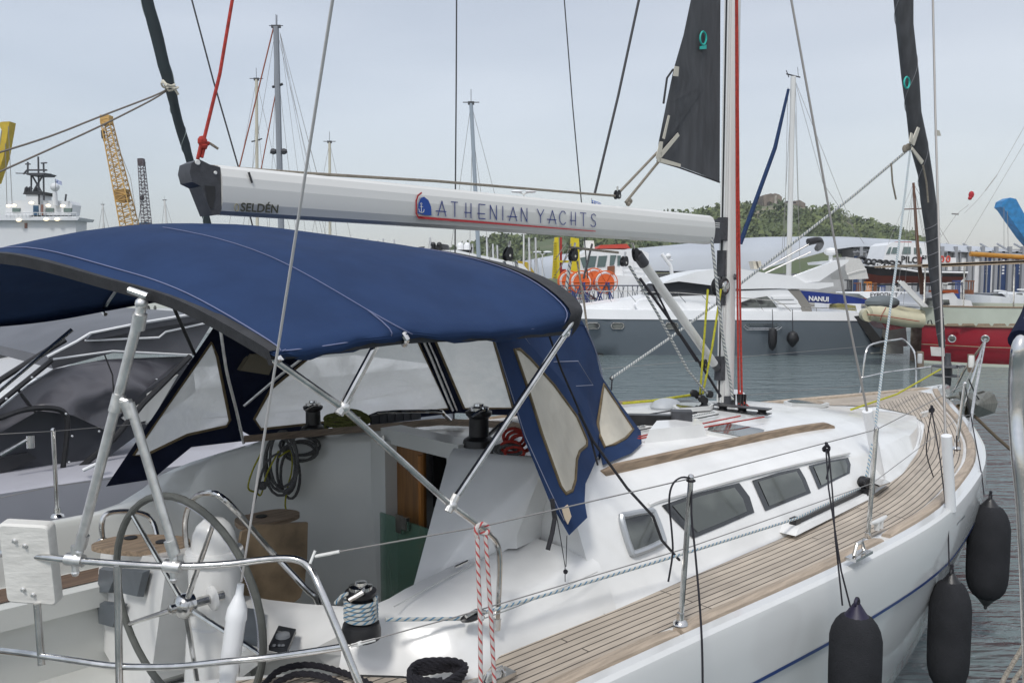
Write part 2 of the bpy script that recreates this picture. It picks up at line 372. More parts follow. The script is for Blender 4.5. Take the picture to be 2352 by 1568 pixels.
# --- trunk (coachroof) profile
YB = [(2.2, 1.10), (2.85, 1.17), (3.4, 1.19), (4.3, 1.24), (5.4, 1.26), (6.1, 1.18), (6.8, 1.02), (7.4, .84), (8.0, .62), (8.3, .45)]
ZSH = [(2.7, 1.60), (3.4, 1.585), (5.2, 1.53), (6.5, 1.46), (7.5, 1.41), (8.3, 1.385)]
ZCR = [(2.7, 1.84), (3.4, 1.80), (5.7, 1.715), (6.5, 1.64), (7.6, 1.47), (8.3, 1.39)]
yb = lambda x: stab(YB, x)
zd = lambda x: zs(x) - .02
INN = [(.5, .25), (1.05, .33), (1.56, .68), (1.83, .99), (1.95, 1.15), (2.05, 1.19), (2.21, 1.11), (2.85, 1.175), (3.4, 1.20), (4.3, 1.25), (5.4, 1.27), (6.1, 1.2), (6.8, 1.04), (7.4, .86), (8.0, .66), (8.35, .4), (8.5, .0), (10.2, .0)]
# --- deck sheet
m = MB(); m.grid([[Vector((x, y * (hb(x) - .08), zd(x) + .02 * (1 - y * y))) for y in (-1, -.8)] for x in XS]); m.grid([[Vector((x, y * (hb(x) - .08), zd(x) + .02 * (1 - y * y))) for y in (.8, 1)] for x in XS])
m.grid([[Vector((x, y * (hb(x) - .08), zd(x) + .02 * (1 - y * y))) for y in (-.8, -.4, 0, .4, .8)] for x in XS if x > 2.65])
m.grid([[Vector((x, y, zd(x) + .004)) for y in (-hb(x) * .8 - .02, -(tab(INN, x) - .08))] for x in XS if 1.1 < x < 2.75])
part('deck', m, gel, ya)
# --- teak laid on the side decks, foredeck and quarter
def teak_strip(s, x0, x1):
    m = MB(); rows = []; uvs = []; x = x0; L = 0
    while x <= x1 + 1e-6:
        o_ = hb(x) - .172; i_ = min(tab(INN, x), o_ - .01); r = []; u = []
        for k in range(9):
            y = lerp(o_, i_, k / 8); r.append(Vector((x, s * y, zd(x) + .02 * (1 - (y / hb(x)) ** 2) + .006))); u.append((L, hb(x) - y))
        rows.append(r); uvs.append(u); x += .09; L += .09 * math.sqrt(1 + ((hb(x + .09) - hb(x)) / .09) ** 2)
    m.grid(rows, uvs=uvs); return m
for s in (-1, 1):
    part('teak_deck', teak_strip(s, 1.3 if s < 0 else 2.9, 9.75), teak, ya)
m = MB()                                        # toe rail, in lengths with joints
trail = mat('rail_teak', (.46, .375, .29), .6, noise=.3, nscale=5, stretch=(.6, 10, 10), bump=.3, bscale=40)
for s in (-1, 1):
    cuts = [.6, 2.86, 5.0, 5.06, 7.2, 10.1]
    for a, b in ((.6, 2.87), (2.895, 4.60), (4.70, 7.2), (7.21, 10.05)):
        n = int((b - a) / .12) + 2; rows = []
        for i in range(n):
            x = lerp(a, b, i / (n - 1)); y = hb(x); z = zs(x); sh = min(1, min(x - a, b - x) / .04 + .35)
            rows.append([Vector((x, s * (y - .150), z - .02)), Vector((x, s * (y - .143), z - .01 + .020 * sh)), Vector((x, s * (y - .105), z - .006 + .026 * sh)), Vector((x, s * (y - .088), z - .01 + .018 * sh)), Vector((x, s * (y - .082), z - .02))])
        m.grid(rows, caps=True)
part('toe_rail', m, trail, ya)
# --- coachroof
def trunk_sec(x):
    b = yb(x); z0 = zd(x) + .0; z1 = tab(ZSH, x); zc = tab(ZCR, x); k = min(1, max(.15, (z1 - z0) / .33)); ysd = b - .17 * k
    return [(b + .03, z0 - .01), (b + .004, z0 + .02), (b - .02 * k, z0 + .06 * k), (ysd + .01, z1 - .03 * k), (ysd - .03, z1 + .01 * k), (ysd - .12, lerp(z1, zc, .30)), (b * .6, lerp(z1, zc, .72)), (b * .3, lerp(z1, zc, .93)), (0, zc)]
XT = [2.80 + .14 * i for i in range(39)] + [8.25]
m = MB(); rows = []
for x in XT:
    q = trunk_sec(x); rows.append([Vector((x, -y, z)) for y, z in q] + [Vector((x, y, z)) for y, z in q[-2::-1]])
e = rows[-1]; rows.append([Vector((8.42, p.y * .6, zd(8.4) + .005)) for p in e])
m.grid(rows); roof = part('coachroof', m, gel, ya, ang=40)
def side_y(x, z):
    q = trunk_sec(x); (ya_, za), (yb_, zb) = q[2], q[3]; return lerp(ya_, yb_, (z - za) / (zb - za))
def on_side(u, v, off=.004):
    y = -1.12
    for _ in range(15):
        p = Y(u, v, y=y); y = -side_y(p.x, p.z) - off
    return Y(u, v, y=y)
def roof_z(x, y):
    q = trunk_sec(x); y = abs(y)
    for (a, za), (b, zb) in zip(q, q[1:]):
        if b <= y <= a: return lerp(za, zb, (a - y) / (a - b + 1e-9))
    return q[-1][1]
def on_roof(u, v, off=0):
    z = 1.65
    for _ in range(20):
        p = Y(u, v, z=z); z = z * .5 + .5 * (roof_z(min(8.2, max(2.72, p.x)), p.y) + off)
    return Y(u, v, z=z)
def rim(pts, w, lift):                           # raised frame round an outline
    n = len(pts); c = sum((Vector(p) for p in pts), Vector()) / n; nr = Vector((0, 0, 0))
    for i in range(n): nr += Vector(pts[i]).cross(Vector(pts[(i + 1) % n]))
    nr.normalize(); mb = MB(); rows = []
    return mb.tube(pts, w, n=6, close=True)
def bulge(pts, k=3):
    return smooth([Vector(p) for p in pts], k, True)
gold = mat('window_seal', (.22, .20, .16), .6)
for pts in (((1520, 1160), (1600, 1132), (1698, 1108), (1722, 1140), (1733, 1176), (1660, 1208), (1592, 1236), (1550, 1195)),
            ((1727, 1103), (1790, 1084), (1836, 1074), (1850, 1098), (1863, 1131), (1810, 1152), (1758, 1173), (1742, 1137)),
            ((1857, 1069), (1900, 1058), (1948, 1050), (1954, 1066), (1952, 1086), (1915, 1104), (1880, 1123), (1868, 1094))):
    P = [on_side(u, v, .005) for u, v in pts]; w = part('side_window', MB().add(P, [tuple(range(8))]), mat('window_rim', (.03, .032, .034), .08, coat=.5), ya, recalc=False)
    c = sum(P, Vector()) / 8 + Vector((0, -.003, .012)); part('pane', MB().add([lerp(c, p + Vector((0, -.003, 0)), .80) for p in P], [tuple(range(8))]), mat('window_glass', (.17, .185, .165), .06, col2=(.07, .078, .07), nscale=1.6, n_lo=.4, n_hi=.6, detail=3, coat=.6, stretch=(1, 1, 2)), w, recalc=False)  # paler, blotchy pane colour imitates reflections and light from the far windows
# raised eyebrow moulding above the windows
m = MB(); m.tube([on_side(u, v, .0) for u, v in ((1490, 1160), (1530, 1145), (1700, 1098), (1840, 1063), (1950, 1040))], .012, 6, sm=4); part('window_moulding', m, gel, roof)
# small opening porthole
pw = [on_side(u, v, .010) for u, v in ((1428, 1192), (1440, 1182), (1492, 1173), (1503, 1180), (1522, 1232), (1518, 1246), (1462, 1270), (1448, 1262))]
m = MB(); m.tube(bulge(pw, 3), .017, 8, close=True); pf = part('porthole', m, mat('porthole_frame', (.42, .44, .46), .35, .4), ya)
m = MB(); m.add([on_side(u, v, .008) for u, v in ((1432, 1194), (1492, 1177), (1519, 1240), (1458, 1263))], [(0, 1, 2, 3)]); part('pane', m, dglass, pf, recalc=False)
# grab rails along the roof
for s in (-1, 1):
    a = on_roof(1385, 1078, .02); b = on_roof(1912, 974, .02); m = MB(); rows = []
    for i in range(25):
        t = i / 24; p = a.lerp(b, t); y = p.y * s * -1; e = min(1, .3 + min(t, 1 - t) * 18); z = roof_z(p.x, p.y)
        hh = .032 * e; ww = .021
        rows.append([Vector((p.x, -s * (p.y - 0) * -1 + 0, 0)) for _ in range(0)] or [Vector((p.x, s * (abs(p.y) + ww), z - .012)), Vector((p.x, s * (abs(p.y) + ww * .8), z + hh)), Vector((p.x, s * (abs(p.y) - ww * .8), z + hh + .004)), Vector((p.x, s * (abs(p.y) - ww), z - .004))])
    m.grid(rows, True, caps=True); part('grab_rail', m, wood, roof)
# hatches on the roof
def hatch(pts, lift=.02, name='hatch', glass=dglass):
    P = [on_roof(u, v, lift) for u, v in pts]; c = sum(P, Vector()) / len(P); nr = (P[1] - P[0]).cross(P[2] - P[1]).normalized(); nr = nr if nr.z > 0 else -nr
    f = MB(); Q = [x_ for x_ in P]; f.hexa([p - nr * .03 for p in Q], [p for p in Q]); o = part(name, f, alu, ya)
    g = MB(); n = len(Q); g.hexa([lerp(c, p, .86) for p in Q], [lerp(c, p, .86) + nr * .004 for p in Q]); part('pane', g, glass, o)
hatch(((1614, 988), (1618, 981), (1655, 971), (1668, 970), (1752, 984), (1766, 988), (1764, 994), (1720, 1005), (1706, 1006), (1625, 991)))
hatch(((1545, 931), (1560, 924), (1632, 924), (1640, 927), (1632, 933), (1555, 938)), .04)
hatch(((1800, 921), (1815, 917), (1890, 921), (1905, 925), (1890, 929), (1820, 926)), .03)
m = MB(); m.ball(on_roof(1530, 932, .02), .14, 16, (1, .75, .42)); part('dorade_vent', m, mat('vent_grey', (.40, .42, .44), .5), roof)
m = MB(); P0 = on_roof(1700, 921, 0); m.ball(P0 + Vector((.12, .12, 0)), .1, 14, (1, 1, .8)); part('mast_step_boss', m, gel, roof)
m = MB(); p = on_roof(1495, 985, 0)                # moulded pod in front of the spray hood
q = [on_roof(u, v, 0) for u, v in ((1480, 1018), (1625, 1002), (1610, 985), (1500, 992))]
m.hexa(q, [lerp(v_, sum(q, Vector()) / 4, .15) + Vector((0, 0, .075)) for v_ in q]); part('line_housing', m, gel, roof)
# mainsheet traveller in front of the hood
tr0 = on_roof(1412, 962, .04); tr1 = on_roof(1590, 972, .04); m = MB()
ta, tb = Y(1400, 962, z=1.80), Y(1585, 966, z=1.80); dd = (tb - ta).normalized(); sd = Vector((dd.y, -dd.x, 0)) * .035; hz_ = Vector((0, 0, .035))
m.hexa([ta - sd - hz_, ta + sd - hz_, tb + sd - hz_, tb - sd - hz_], [ta - sd + hz_, ta + sd + hz_, tb + sd + hz_, tb - sd + hz_]); trv = part('traveller', m, blk, ya)
m = MB(); c = tb - dd * .05; m.box((-.07, -.05, -.06), (.06, .05, .065), Matrix.Translation(c) @ Matrix.Rotation(math.atan2(dd.y, dd.x), 4, 'Z')); part('end_stop', m, gry, trv)
m = MB()
for t in (.0, .55, 1): c = ta.lerp(tb, t * .9 + .02); m.box((c.x - .05, c.y - .05, roof_z(c.x, c.y) - .01), (c.x + .05, c.y + .05, c.z - .03))
parts('foot', m, gel, trv)
# deck organiser and the lines led aft
og = [Y(u, v, z=1.72) for u, v in ((1560, 932), (1768, 952))]; m = MB(); d_ = (og[1] - og[0]).normalized(); s_ = Vector((d_.y, -d_.x, 0)) * .05
for z_ in (.0, .035): m.hexa([og[0] - s_ + Vector((0, 0, z_)), og[0] + s_ + Vector((0, 0, z_)), og[1] + s_ + Vector((0, 0, z_)), og[1] - s_ + Vector((0, 0, z_))], [og[0] - s_ + Vector((0, 0, z_ + .006)), og[0] + s_ + Vector((0, 0, z_ + .006)), og[1] + s_ + Vector((0, 0, z_ + .006)), og[1] - s_ + Vector((0, 0, z_ + .006))])
for i in range(5): m.lathe([(.04, .004), (.028, .018), (.04, .036)], og[0].lerp(og[1], .08 + .21 * i), n=14)
part('deck_organiser', m, blk, roof)
for i, (mm_, u0, v0, u1, v1) in enumerate(((blackrope, 1600, 948, 1470, 972), (grope, 1650, 951, 1480, 985), (red, 1700, 955, 1488, 998), (red, 1755, 957, 1495, 1002), (sheetd, 1640, 946, 1475, 978), (blackrope, 1560, 940, 1420, 962))):
    a = Y(u0, v0, z=1.75); b = Y(u1, v1, z=1.77); m = MB(); m.tube([a, b], .005, 6); m.tube([b, b + (b - a) * .5], .005, 6); part('halyard_tail', m, mm_, roof)
# --- cabin aft end, companionway and cockpit mouldings
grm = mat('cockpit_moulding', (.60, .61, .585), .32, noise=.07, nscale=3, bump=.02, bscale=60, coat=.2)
m = MB()
def V(x, y, z): return Vector((x, y, z))
tops = [Y(u, v, y=yy) for u, v, yy in ((874, 1000, .38), (800, 1003, .55), (700, 1010, .76), (600, 1022, .92), (520, 1042, 1.0), (475, 1062, 1.02), (448, 1088, 1.06), (435, 1118, 1.09), (400, 1136, 1.12), (300, 1166, 1.15), (213, 1184, 1.17), (113, 1203, 1.18), (0, 1222, 1.18), (-80, 1236, 1.18))]
outs = [None] * 4 + [Y(u, v, y=yy) for u, v, yy in ((493, 1046, 1.16), (440, 1060, 1.2), (400, 1076, 1.22), (360, 1095, 1.27), (330, 1120, 1.29), (273, 1156, 1.30), (200, 1182, 1.30), (105, 1200, 1.28), (0, 1218, 1.26), (-80, 1232, 1.25))]
rows = []
for i, p in enumerate(tops):
    o_ = outs[i] if outs[i] else V(p.x + .12, p.y + .12, p.z + .01)
    mid_ = lerp(p, o_, .5) + V(0, 0, .012)
    rows.append([V(p.x - .05, p.y - .05, .72), V(p.x - .03, p.y - .03, lerp(.72, p.z, .6)), V(p.x - .008, p.y - .01, p.z - .035), V(p.x, p.y, p.z - .008), p + V(.012, .015, .004), mid_, o_, V(o_.x + .06, min(o_.y + .12, hb(o_.x) - .1), max(1.16, o_.z - .12)), V(o_.x + .08, min(o_.y + .2, hb(o_.x) - .08), 1.16)])
m.grid(rows); part('port_coaming', m, grm, ya, ang=50)
m = MB()                                          # bulkhead round the companionway
m.box((2.66, -.32, 1.78), (2.80, .36, 1.86)); m.box((2.62, .262, .72), (2.75, .40, 1.80)); m.box((2.667, -.34, .72), (2.75, -.22, 1.80))
part('bulkhead', m, grm, ya)
m = MB(); m.tube([Y(880, 1000, x=2.64), Y(885, 1100, x=2.64), Y(893, 1300, x=2.64), Y(905, 1390, x=2.64)], .010, 8); m.tube([V(2.645, .30, 1.77), V(2.645, .30, .9)], .012, 8); parts('companionway_track', m, steel, ya)
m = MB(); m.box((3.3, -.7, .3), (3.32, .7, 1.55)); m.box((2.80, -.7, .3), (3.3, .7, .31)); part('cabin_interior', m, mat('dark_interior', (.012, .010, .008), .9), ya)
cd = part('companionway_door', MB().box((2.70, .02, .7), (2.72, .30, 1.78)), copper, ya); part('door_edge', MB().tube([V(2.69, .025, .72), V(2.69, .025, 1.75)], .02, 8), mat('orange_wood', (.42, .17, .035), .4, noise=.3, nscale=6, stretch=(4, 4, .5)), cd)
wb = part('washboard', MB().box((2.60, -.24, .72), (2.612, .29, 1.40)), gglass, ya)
c = Y(928, 1200, x=2.59); m = MB(); m.box((c.x - .02, c.y - .05, c.z - .03), (c.x, c.y + .045, c.z + .04)); m.box((c.x - .035, c.y - .02, c.z - .05), (c.x - .02, c.y + .03, c.z + .05)); part('lock', m, steel, wb)
# starboard winch pod: sloping face, top and outer side
pod = [Y(1030, 1036, x=2.62), Y(1237, 1062, y=-.86), Y(1172, 1232, y=-.80), Y(944, 1352, y=-.62)]
m = MB(); back = [V(3.0, -.30, 1.86), V(3.1, -1.0, 1.74), V(3.1, -1.05, 1.42), V(3.0, -.5, 1.2)]
tA, tB, tC, tD = pod
rows = []
for k_, dz in ((1.0, -.06), (1.0, 0), (.5, 0), (.05, 0), (0, .012)):
    l_, r_ = lerp(tA, tD, k_) + V(0, 0, dz), lerp(tB, tC, k_) + V(0, 0, dz); s2 = .025 if k_ == 0 else 0
    rows.append([l_ + V(.35, .04, 0), l_ + V(.03 + s2, .012, 0), l_ + V(s2, -.01, 0), lerp(l_, r_, .5) + V(s2 - .02, 0, 0), r_ + V(s2, .015, 0), r_ + V(.03 + s2, -.012, 0), r_ + V(.35, .05, 0)])
rows.append([V(3.1, -.25, 1.86), V(3.1, -.35, 1.86), V(3.1, -.40, 1.86), V(3.1, -.6, 1.84), V(3.1, -.75, 1.80), V(3.1, -.8, 1.79), V(3.1, -.82, 1.78)])
m.grid(rows); part('winch_pod', m, gel, ya, ang=50)
# starboard coaming and helm seat moulding: loops from foot to top
foot = [Y(548, 1560, z=1.0), Y(590, 1528, z=1.166), Y(640, 1512, z=1.166), Y(720, 1500, z=1.168), V(1.66, -.78, 1.168), V(1.83, -.97, 1.17), V(1.95, -1.15, 1.17), V(2.05, -1.19, 1.17), V(2.21, -1.12, 1.17), V(2.55, -1.15, 1.18), V(2.88, -1.18, 1.185)]
topo = [Y(549, 1500, z=1.2), Y(575, 1478, z=1.29), Y(640, 1500, z=1.24), Y(720, 1488, z=1.26), V(1.72, -.72, 1.30), V(1.90, -.88, 1.32), V(2.0, -1.02, 1.335), V(2.08, -1.07, 1.345), V(2.25, -1.03, 1.36), V(2.55, -1.06, 1.385), Y(1372, 1284, y=-1.09)]
mid = [lerp(a, b, .45) + V(0, -.012, 0) for a, b in zip(foot, topo)]
inn = [Y(550, 1372, z=1.30), Y(560, 1366, z=1.305), Y(620, 1377, z=1.31), Y(700, 1386, z=1.32), Y(790, 1392, z=1.34), Y(850, 1392, z=1.36), Y(893, 1374, z=1.385), Y(930, 1352, z=1.40), Y(1000, 1318, z=1.42), Y(1080, 1276, z=1.44), Y(1172, 1222, z=1.47)]
inm = [lerp(a, b, .75) + V(0, 0, .012) for a, b in zip(topo, inn)]
inb = [V(p.x + .02, p.y + .05, .72) for p in inn]
m = MB(); m.grid([foot, mid, [lerp(a, b, .9) for a, b in zip(mid, topo)], [lerp(a, b, .12) + V(0, 0, .004) for a, b in zip(topo, inm)], inm, inn, inb]); m.add([foot[0], topo[0], inn[0], inb[0]], [(0, 1, 2, 3)])
part('starboard_coaming', m, gel, ya, ang=38)
m = MB(); q0 = [V(2.80, -y, z) for y, z in trunk_sec(2.80)]; k0 = [p for p in q0 if p.y < -.30]; m.add(k0 + [V(2.80, -.30, 1.835), V(2.80, -.30, 1.35), V(2.80, -1.1, 1.3)], [tuple(range(len(k0) + 3))]); part('cabin_end', m, gel, ya, recalc=False)
m = MB(); m.tube([Y(905, 1392, z=1.40), Y(1000, 1340, z=1.425), Y(1090, 1292, z=1.445), Y(1180, 1246, z=1.465)], .0028, 5); m.tube([Y(1110, 1420, z=1.36), Y(1180, 1395, z=1.37), Y(1300, 1345, z=1.385), Y(1372, 1312, z=1.39)], .0025, 5); parts('moulding_seam', m, MATS['gelcoat_grey'], ya)
m = MB(); m.tube([Y(1045, 1302, z=1.452), Y(1074, 1288, z=1.46)], .007, 6); part('locker_hinge', m, steel, ya)
# cockpit sole, seats
m = MB(); m.box((.25, -1.0, .60), (2.68, 1.05, .72)); part('cockpit_sole', m, gelg, ya)
m = MB(); m.box((-.3, .35, .722), (.55, .80, .76)); part('step', m, MATS['worn_teak'], ya)
m = MB(); rows = []
sz = Y(100, 1372, y=.86).z
for x in (-.4, .3, 1.0, 1.9): rows.append([V(x, .96, .72), V(x, .95, sz - .15), V(x, .87, sz - .12), V(x, .86, sz - .012), V(x, .89, sz), V(x, 1.3, sz)])
m.grid(rows); st = part('port_seat', m, grm, ya)
m = MB(); m.grid([[V(-.4, .91, sz + .006), V(-.4, 1.11, sz + .006)], [V(1.6, .91, sz + .006), V(1.6, 1.11, sz + .006)]], uvs=[[(0, 0), (0, .2)], [(1.9, 0), (1.9, .2)]]); part('seat_slats', m, mat('dark_teak', (.17, .11, .075), .6, noise=.4, nscale=4, stretch=(1, 14, 1)), st)
m = MB(); m.tube([V(.62, .945, .80), V(.62, .945, 1.1)], .03, 10); part('locker_groove', m, gelg, st)
# --- helm: pedestal, wheel, guard, console
pc = V(1.52, 0.02, 0)
rr_ = .118
hubp = Y(425, 1390, y=-.25); wr = .452
PB = Y(490, 1187, y=-.12); pc = V(PB.x - .12, PB.y, PB.z - 1.68)
m = MB(); m.lathe([(.15, .60), (.135, 1.0), (.122, 1.19), (.120, 1.225), (.108, 1.232), (.108, 1.492), (.120, 1.497), (.124, 1.52), (.118, 1.54), (.094, 1.543), (.093, 1.575), (.085, 1.615), (.068, 1.648), (.04, 1.672), (.0, 1.68)], pc + V(.12, .0, 0), n=28)
m.lathe([(.052, 0), (.05, .012), (.035, .02)], V(hubp.x + .12, hubp.y, hubp.z), (-1, 0, -.05), 18)
ped = part('steering_pedestal', m, gel, ya, ang=30)
tilt = R(4)
ex = Vector((-.25, .968, 0)); ez = Vector((sin(-tilt), 0, cos(tilt)))
m = MB(); rimp = [hubp + (ex * cos(a) + ez * sin(a)) * wr for a in [2 * pi * k / 48 for k in range(48)]]
m.tube(rimp, .0148, 10, close=True); wheel = part('steering_wheel', m, mat('wheel_leather', (.115, .12, .11), .7, noise=.2, nscale=20, bump=.4, bscale=250), ya)
m = MB()
for k in range(5):
    a = R(90 + 72 * k + 31); m.tube([hubp, hubp + (ex * cos(a) + ez * sin(a)) * (wr - .015)], [.012, .009], 8)
part('spokes', m, steel, wheel)
m = MB(); m.lathe([(.05, -.03), (.052, .01), (.04, .03), (.02, .04), (.02, .06), (.012, .065)], hubp, (-1, 0, 0), 16); m.tube([hubp, hubp + V(.16, 0, 0)], .02, 10); part('hub', m, steel, wheel)
m = MB()                                          # stitching on the leather
for k in range(75):
    a = R(95 + k * 1.35); p = hubp + (ex * cos(a) + ez * sin(a)) * (wr - .016) + V(-.008, 0, 0); m.tube([p - ex * .004 - ez * .003, p + ex * .005 + ez * .004], .0012, 4)
part('leather_stitching', m, thread, wheel)
m = MB()
gx = 1.52
m.tube([Y(430, 1275, x=gx), Y(425, 1200, x=gx), Y(440, 1150, x=gx), Y(475, 1132, x=gx - .05), Y(520, 1150, x=gx - .02), Y(620, 1262, y=-.15), Y(700, 1348, y=-.25), Y(727, 1375, y=-.28), Y(733, 1417, y=-.28)], .0135, 10, sm=5)
part('pedestal_guard', m, steel, ya)
# instrument console with the folded cockpit table
cb = [Y(u, v, x=1.34) for u, v in ((232, 1268), (385, 1280), (345, 1568), (300, 1600), (225, 1470), (218, 1370))]
m = MB(); fr_ = cb; bk = [p + V(.28, -.02, 0.0) for p in cb]
m.hexa(bk, [lerp(p, sum(cb, Vector()) / 6, .0) for p in cb]); con = part('instrument_console', m, gel, ya)
gpan = mat('instrument_cover', (.10, .115, .13), .45, noise=.15, nscale=12)
for q in (((290, 1300), (345, 1308), (330, 1370), (283, 1360)), ((238, 1300), (285, 1306), (262, 1360), (232, 1360)), ((232, 1378), (293, 1385), (272, 1440), (236, 1430))):
    P = [Y(u, v, x=1.325) for u, v in q]; m = MB(); m.hexa(P, [lerp(p, sum(P, Vector()) / 4, .12) + V(-.025, 0, 0) for p in P]); part('instrument', m, gpan, con)
def wing(q, z, th=.022, name='table_leaf', mm_=wood):
    P = bulge([Y(u, v, z=z) for u, v in q], 4); m = MB(); m.hexa([p - V(0, 0, th) for p in P], P); return part(name, m, mm_, ya)
w1 = wing(((212, 1248), (260, 1232), (330, 1226), (425, 1232), (430, 1250), (370, 1264), (300, 1266), (225, 1258)), 1.45)
w2 = wing(((540, 1190), (590, 1176), (640, 1168), (682, 1172), (684, 1182), (640, 1196), (560, 1208)), 1.47)
m = MB()
for (u, v, z) in ((300, 1231, 1.46), (372, 1240, 1.46), (600, 1182, 1.48)): m.lathe([(.03, 0), (.03, .004)], Y(u, v, z=z) - V(0, 0, .008), n=14)
parts('cup_holes', m, blk, w1)
P = bulge([Y(u, v, y=.18) for u, v in ((556, 1222), (640, 1205), (700, 1200), (707, 1215), (700, 1340), (672, 1386), (600, 1376), (545, 1365))], 2); m = MB(); m.prism(P, (0, .022, 0)); part('drop_leaf', m, leaf, ya)
m = MB(); m.tube([Y(236, 1240, y=.72), Y(234, 1200, y=.72), Y(250, 1178, y=.72), Y(300, 1174, y=.70), Y(335, 1182, y=.68), Y(352, 1200, y=.66), Y(362, 1236, y=.62)], .013, 10, sm=4)
m.lathe([(.03, 0), (.022, .01), (.014, .014)], Y(236, 1242, y=.72), n=14); part('table_handrail', m, steel, ya)
# switch panel and chart pocket on the helm seat moulding
def seat_quad(q, z, th, name, mm_, label=None):
    P = [Y(u, v, z=z) for u, v in q]; m = MB(); m.hexa([p - V(0, 0, .01) for p in P], [p + V(0, 0, th) for p in P]); return part(name, m, mm_, ya, label)
sp_ = seat_quad(((640, 1440), (680, 1448), (660, 1497), (617, 1487)), 1.315, .008, 'engine_panel', mat('panel_black', (.02, .022, .026), .35))
m = MB(); P = Y(650, 1462, z=1.325); m.lathe([(.028, 0), (.026, .012), (.012, .016)], P, n=18)
for du in (-15, -3, 5): m.lathe([(.007, 0), (.006, .005)], Y(645 + du, 1482, z=1.325), n=8)
parts('dial', m, mat('dial_grey', (.22, .23, .24), .4), sp_)
m = text_mb('ON  OFF', .012, Y(637, 1450, z=1.326), (Y(670, 1452, z=1.326) - Y(637, 1448, z=1.326)), (Y(645, 1440, z=1.326) - Y(637, 1452, z=1.326)), .0); part('lettering', m, whiteo, sp_, recalc=False, flat=True)
seat_quad(((560, 1405), (606, 1410), (590, 1478), (553, 1470)), 1.315, .02, 'instrument_cover', gpan)
def dist(p): return (YM @ Vector(p)).y
def pr(p, w): return .5 * w / 1900 * dist(p)
def YL(pts, **k):                                 # polyline of picture points on one of the yacht's planes
    return [Y(q[0], q[1], **({'y': q[2]} if len(q) > 2 else k)) for q in pts]
def line(name, mm_, pts, w, parent=None, sm=0, n=6, label=None, **k):
    P = YL(pts, **k); m = MB(); m.tube(P, pr(P[0], w) if not isinstance(w, (list, tuple)) else [pr(p, a) for p, a in zip(P, w)], n, sm=sm)
    return part(name, m, mm_, parent or ya, label)
# --- pushpit, stanchions, life lines
pushpit = thing  # (name kept free)
m = MB()
q = [Y(u, v, y=yy) for u, v, yy in ((-60, 1268, .10), (60, 1275, -.28), (170, 1286, -.47), (300, 1296, -.63), (400, 1300, -.74), (520, 1295, -.85), (620, 1283, -.95), (680, 1284, -1.02))]
q += [Y(u, v, y=yy) for u, v, yy in ((712, 1305, -1.06), (735, 1350, -1.12), (775, 1445, -1.2), (822, 1562, -1.28), (850, 1640, -1.3))]
m.tube(q, .0125, 12, sm=4)
ql = [Y(u, v, y=yy) for u, v, yy in ((-60, 1486, .05), (60, 1500, -.28), (170, 1516, -.47), (270, 1529, -.60), (400, 1530, -.76), (520, 1518, -.9), (640, 1506, -1.02), (790, 1484, -1.22))]
m.tube(ql, .0115, 12, sm=4)
m.tube([Y(270, 1298, y=-.60), Y(275, 1620, y=-.62)], .0125, 12); m.tube([Y(85, 1385, y=-.33), Y(96, 1525, y=-.35)], .0125, 12)
pp = part('pushpit', m, steel, ya)
m = MB()
for (u, v, yy) in ((172, 1285, -.47), (398, 1300, -.74)): c = Y(u, v, y=yy); m.lathe([(.022, -.03), (.022, .03)], c, (Y(u + 40, v + 5, y=yy - .05) - c), 12); m.tube([c - V(0, 0, .04), c + V(0, 0, .05)], .012, 8); m.ball(c - V(0, 0, .045), .014, 8)
parts('tube_clamp', m, steeld, pp)
ob = thing('outboard_bracket', 'white plastic outboard motor pad with four bolts on the stern rail', 'bracket', Y(65, 1295, y=-.30), 'Y')
c = [Y(u, v, y=yy) for u, v, yy in ((-4, 1200, -.27), (113, 1206, -.38), (133, 1390, -.36), (18, 1382, -.25))]
m = MB(); nr = (c[1] - c[0]).cross(c[2] - c[1]).normalized(); nr = nr if nr.dot(Y(60, 1290, y=-1) - Y(60, 1290, y=0)) > 0 else -nr
cc = sum(c, Vector()) / 4
def rq(P, r_, k=3):
    o = []; n = len(P)
    for i in range(n):
        a, b, d = P[i - 1], P[i], P[(i + 1) % n]; u_ = b + (a - b).normalized() * r_; w_ = b + (d - b).normalized() * r_
        for j in range(k + 1): t = j / k; o.append(u_ * (1 - t) ** 2 + b * 2 * t * (1 - t) + w_ * t * t)
    return o
C_ = rq(c, .018); m.grid([[p - nr * .040 for p in C_], [p + nr * .0 for p in C_], [lerp(p, cc, .05) + nr * .008 for p in C_]], True, caps=True); part('pad', m, mat('chalky_plastic', (.74, .73, .69), .55, noise=.14, nscale=7, stretch=(1, 1, 3), bump=.3, bscale=20), ob)
for u, v in ((33, 1242), (66, 1246), (50, 1356), (82, 1360)):
    p = Y(u, v, y=-.31) ; p = p + nr * ((cc + nr * .010 - p).dot(nr)); m = MB(); m.lathe([(.0085, -.002), (.0085, .002), (.005, .004), (.005, .010)], p, nr, 10); part('bolt', m, steeld, ob)
def stanchion(b, t, name='stanchion', r=.0125):
    m = MB(); m.tube([b, t], r, 10); m.ball(t + V(0, 0, .006), r * 1.15, 8); m.lathe([(.035, 0), (.03, .012), (.018, .02), (.016, .05)], b, n=14); return part(name, m, steel, ya)
S1b, S1t = Y(1563, 1432, y=-1.49), Y(1587, 1098, y=-1.49); S2b, S2t = Y(1993, 1243, y=-1.60), Y(2013, 986, y=-1.60)
stanchion(S1b, S1t); stanchion(S2b, S2t)
S3t = Y(2216, 882, y=-1.28); S3b = Y(2196, 1030, y=-1.22)
stanchion(S3b, S3t, r=.014)
for x in (2.4, 4.3, 6.3): pass
stanchion(Y(132, 1186, y=1.32), Y(122, 990, y=1.32), r=.011)
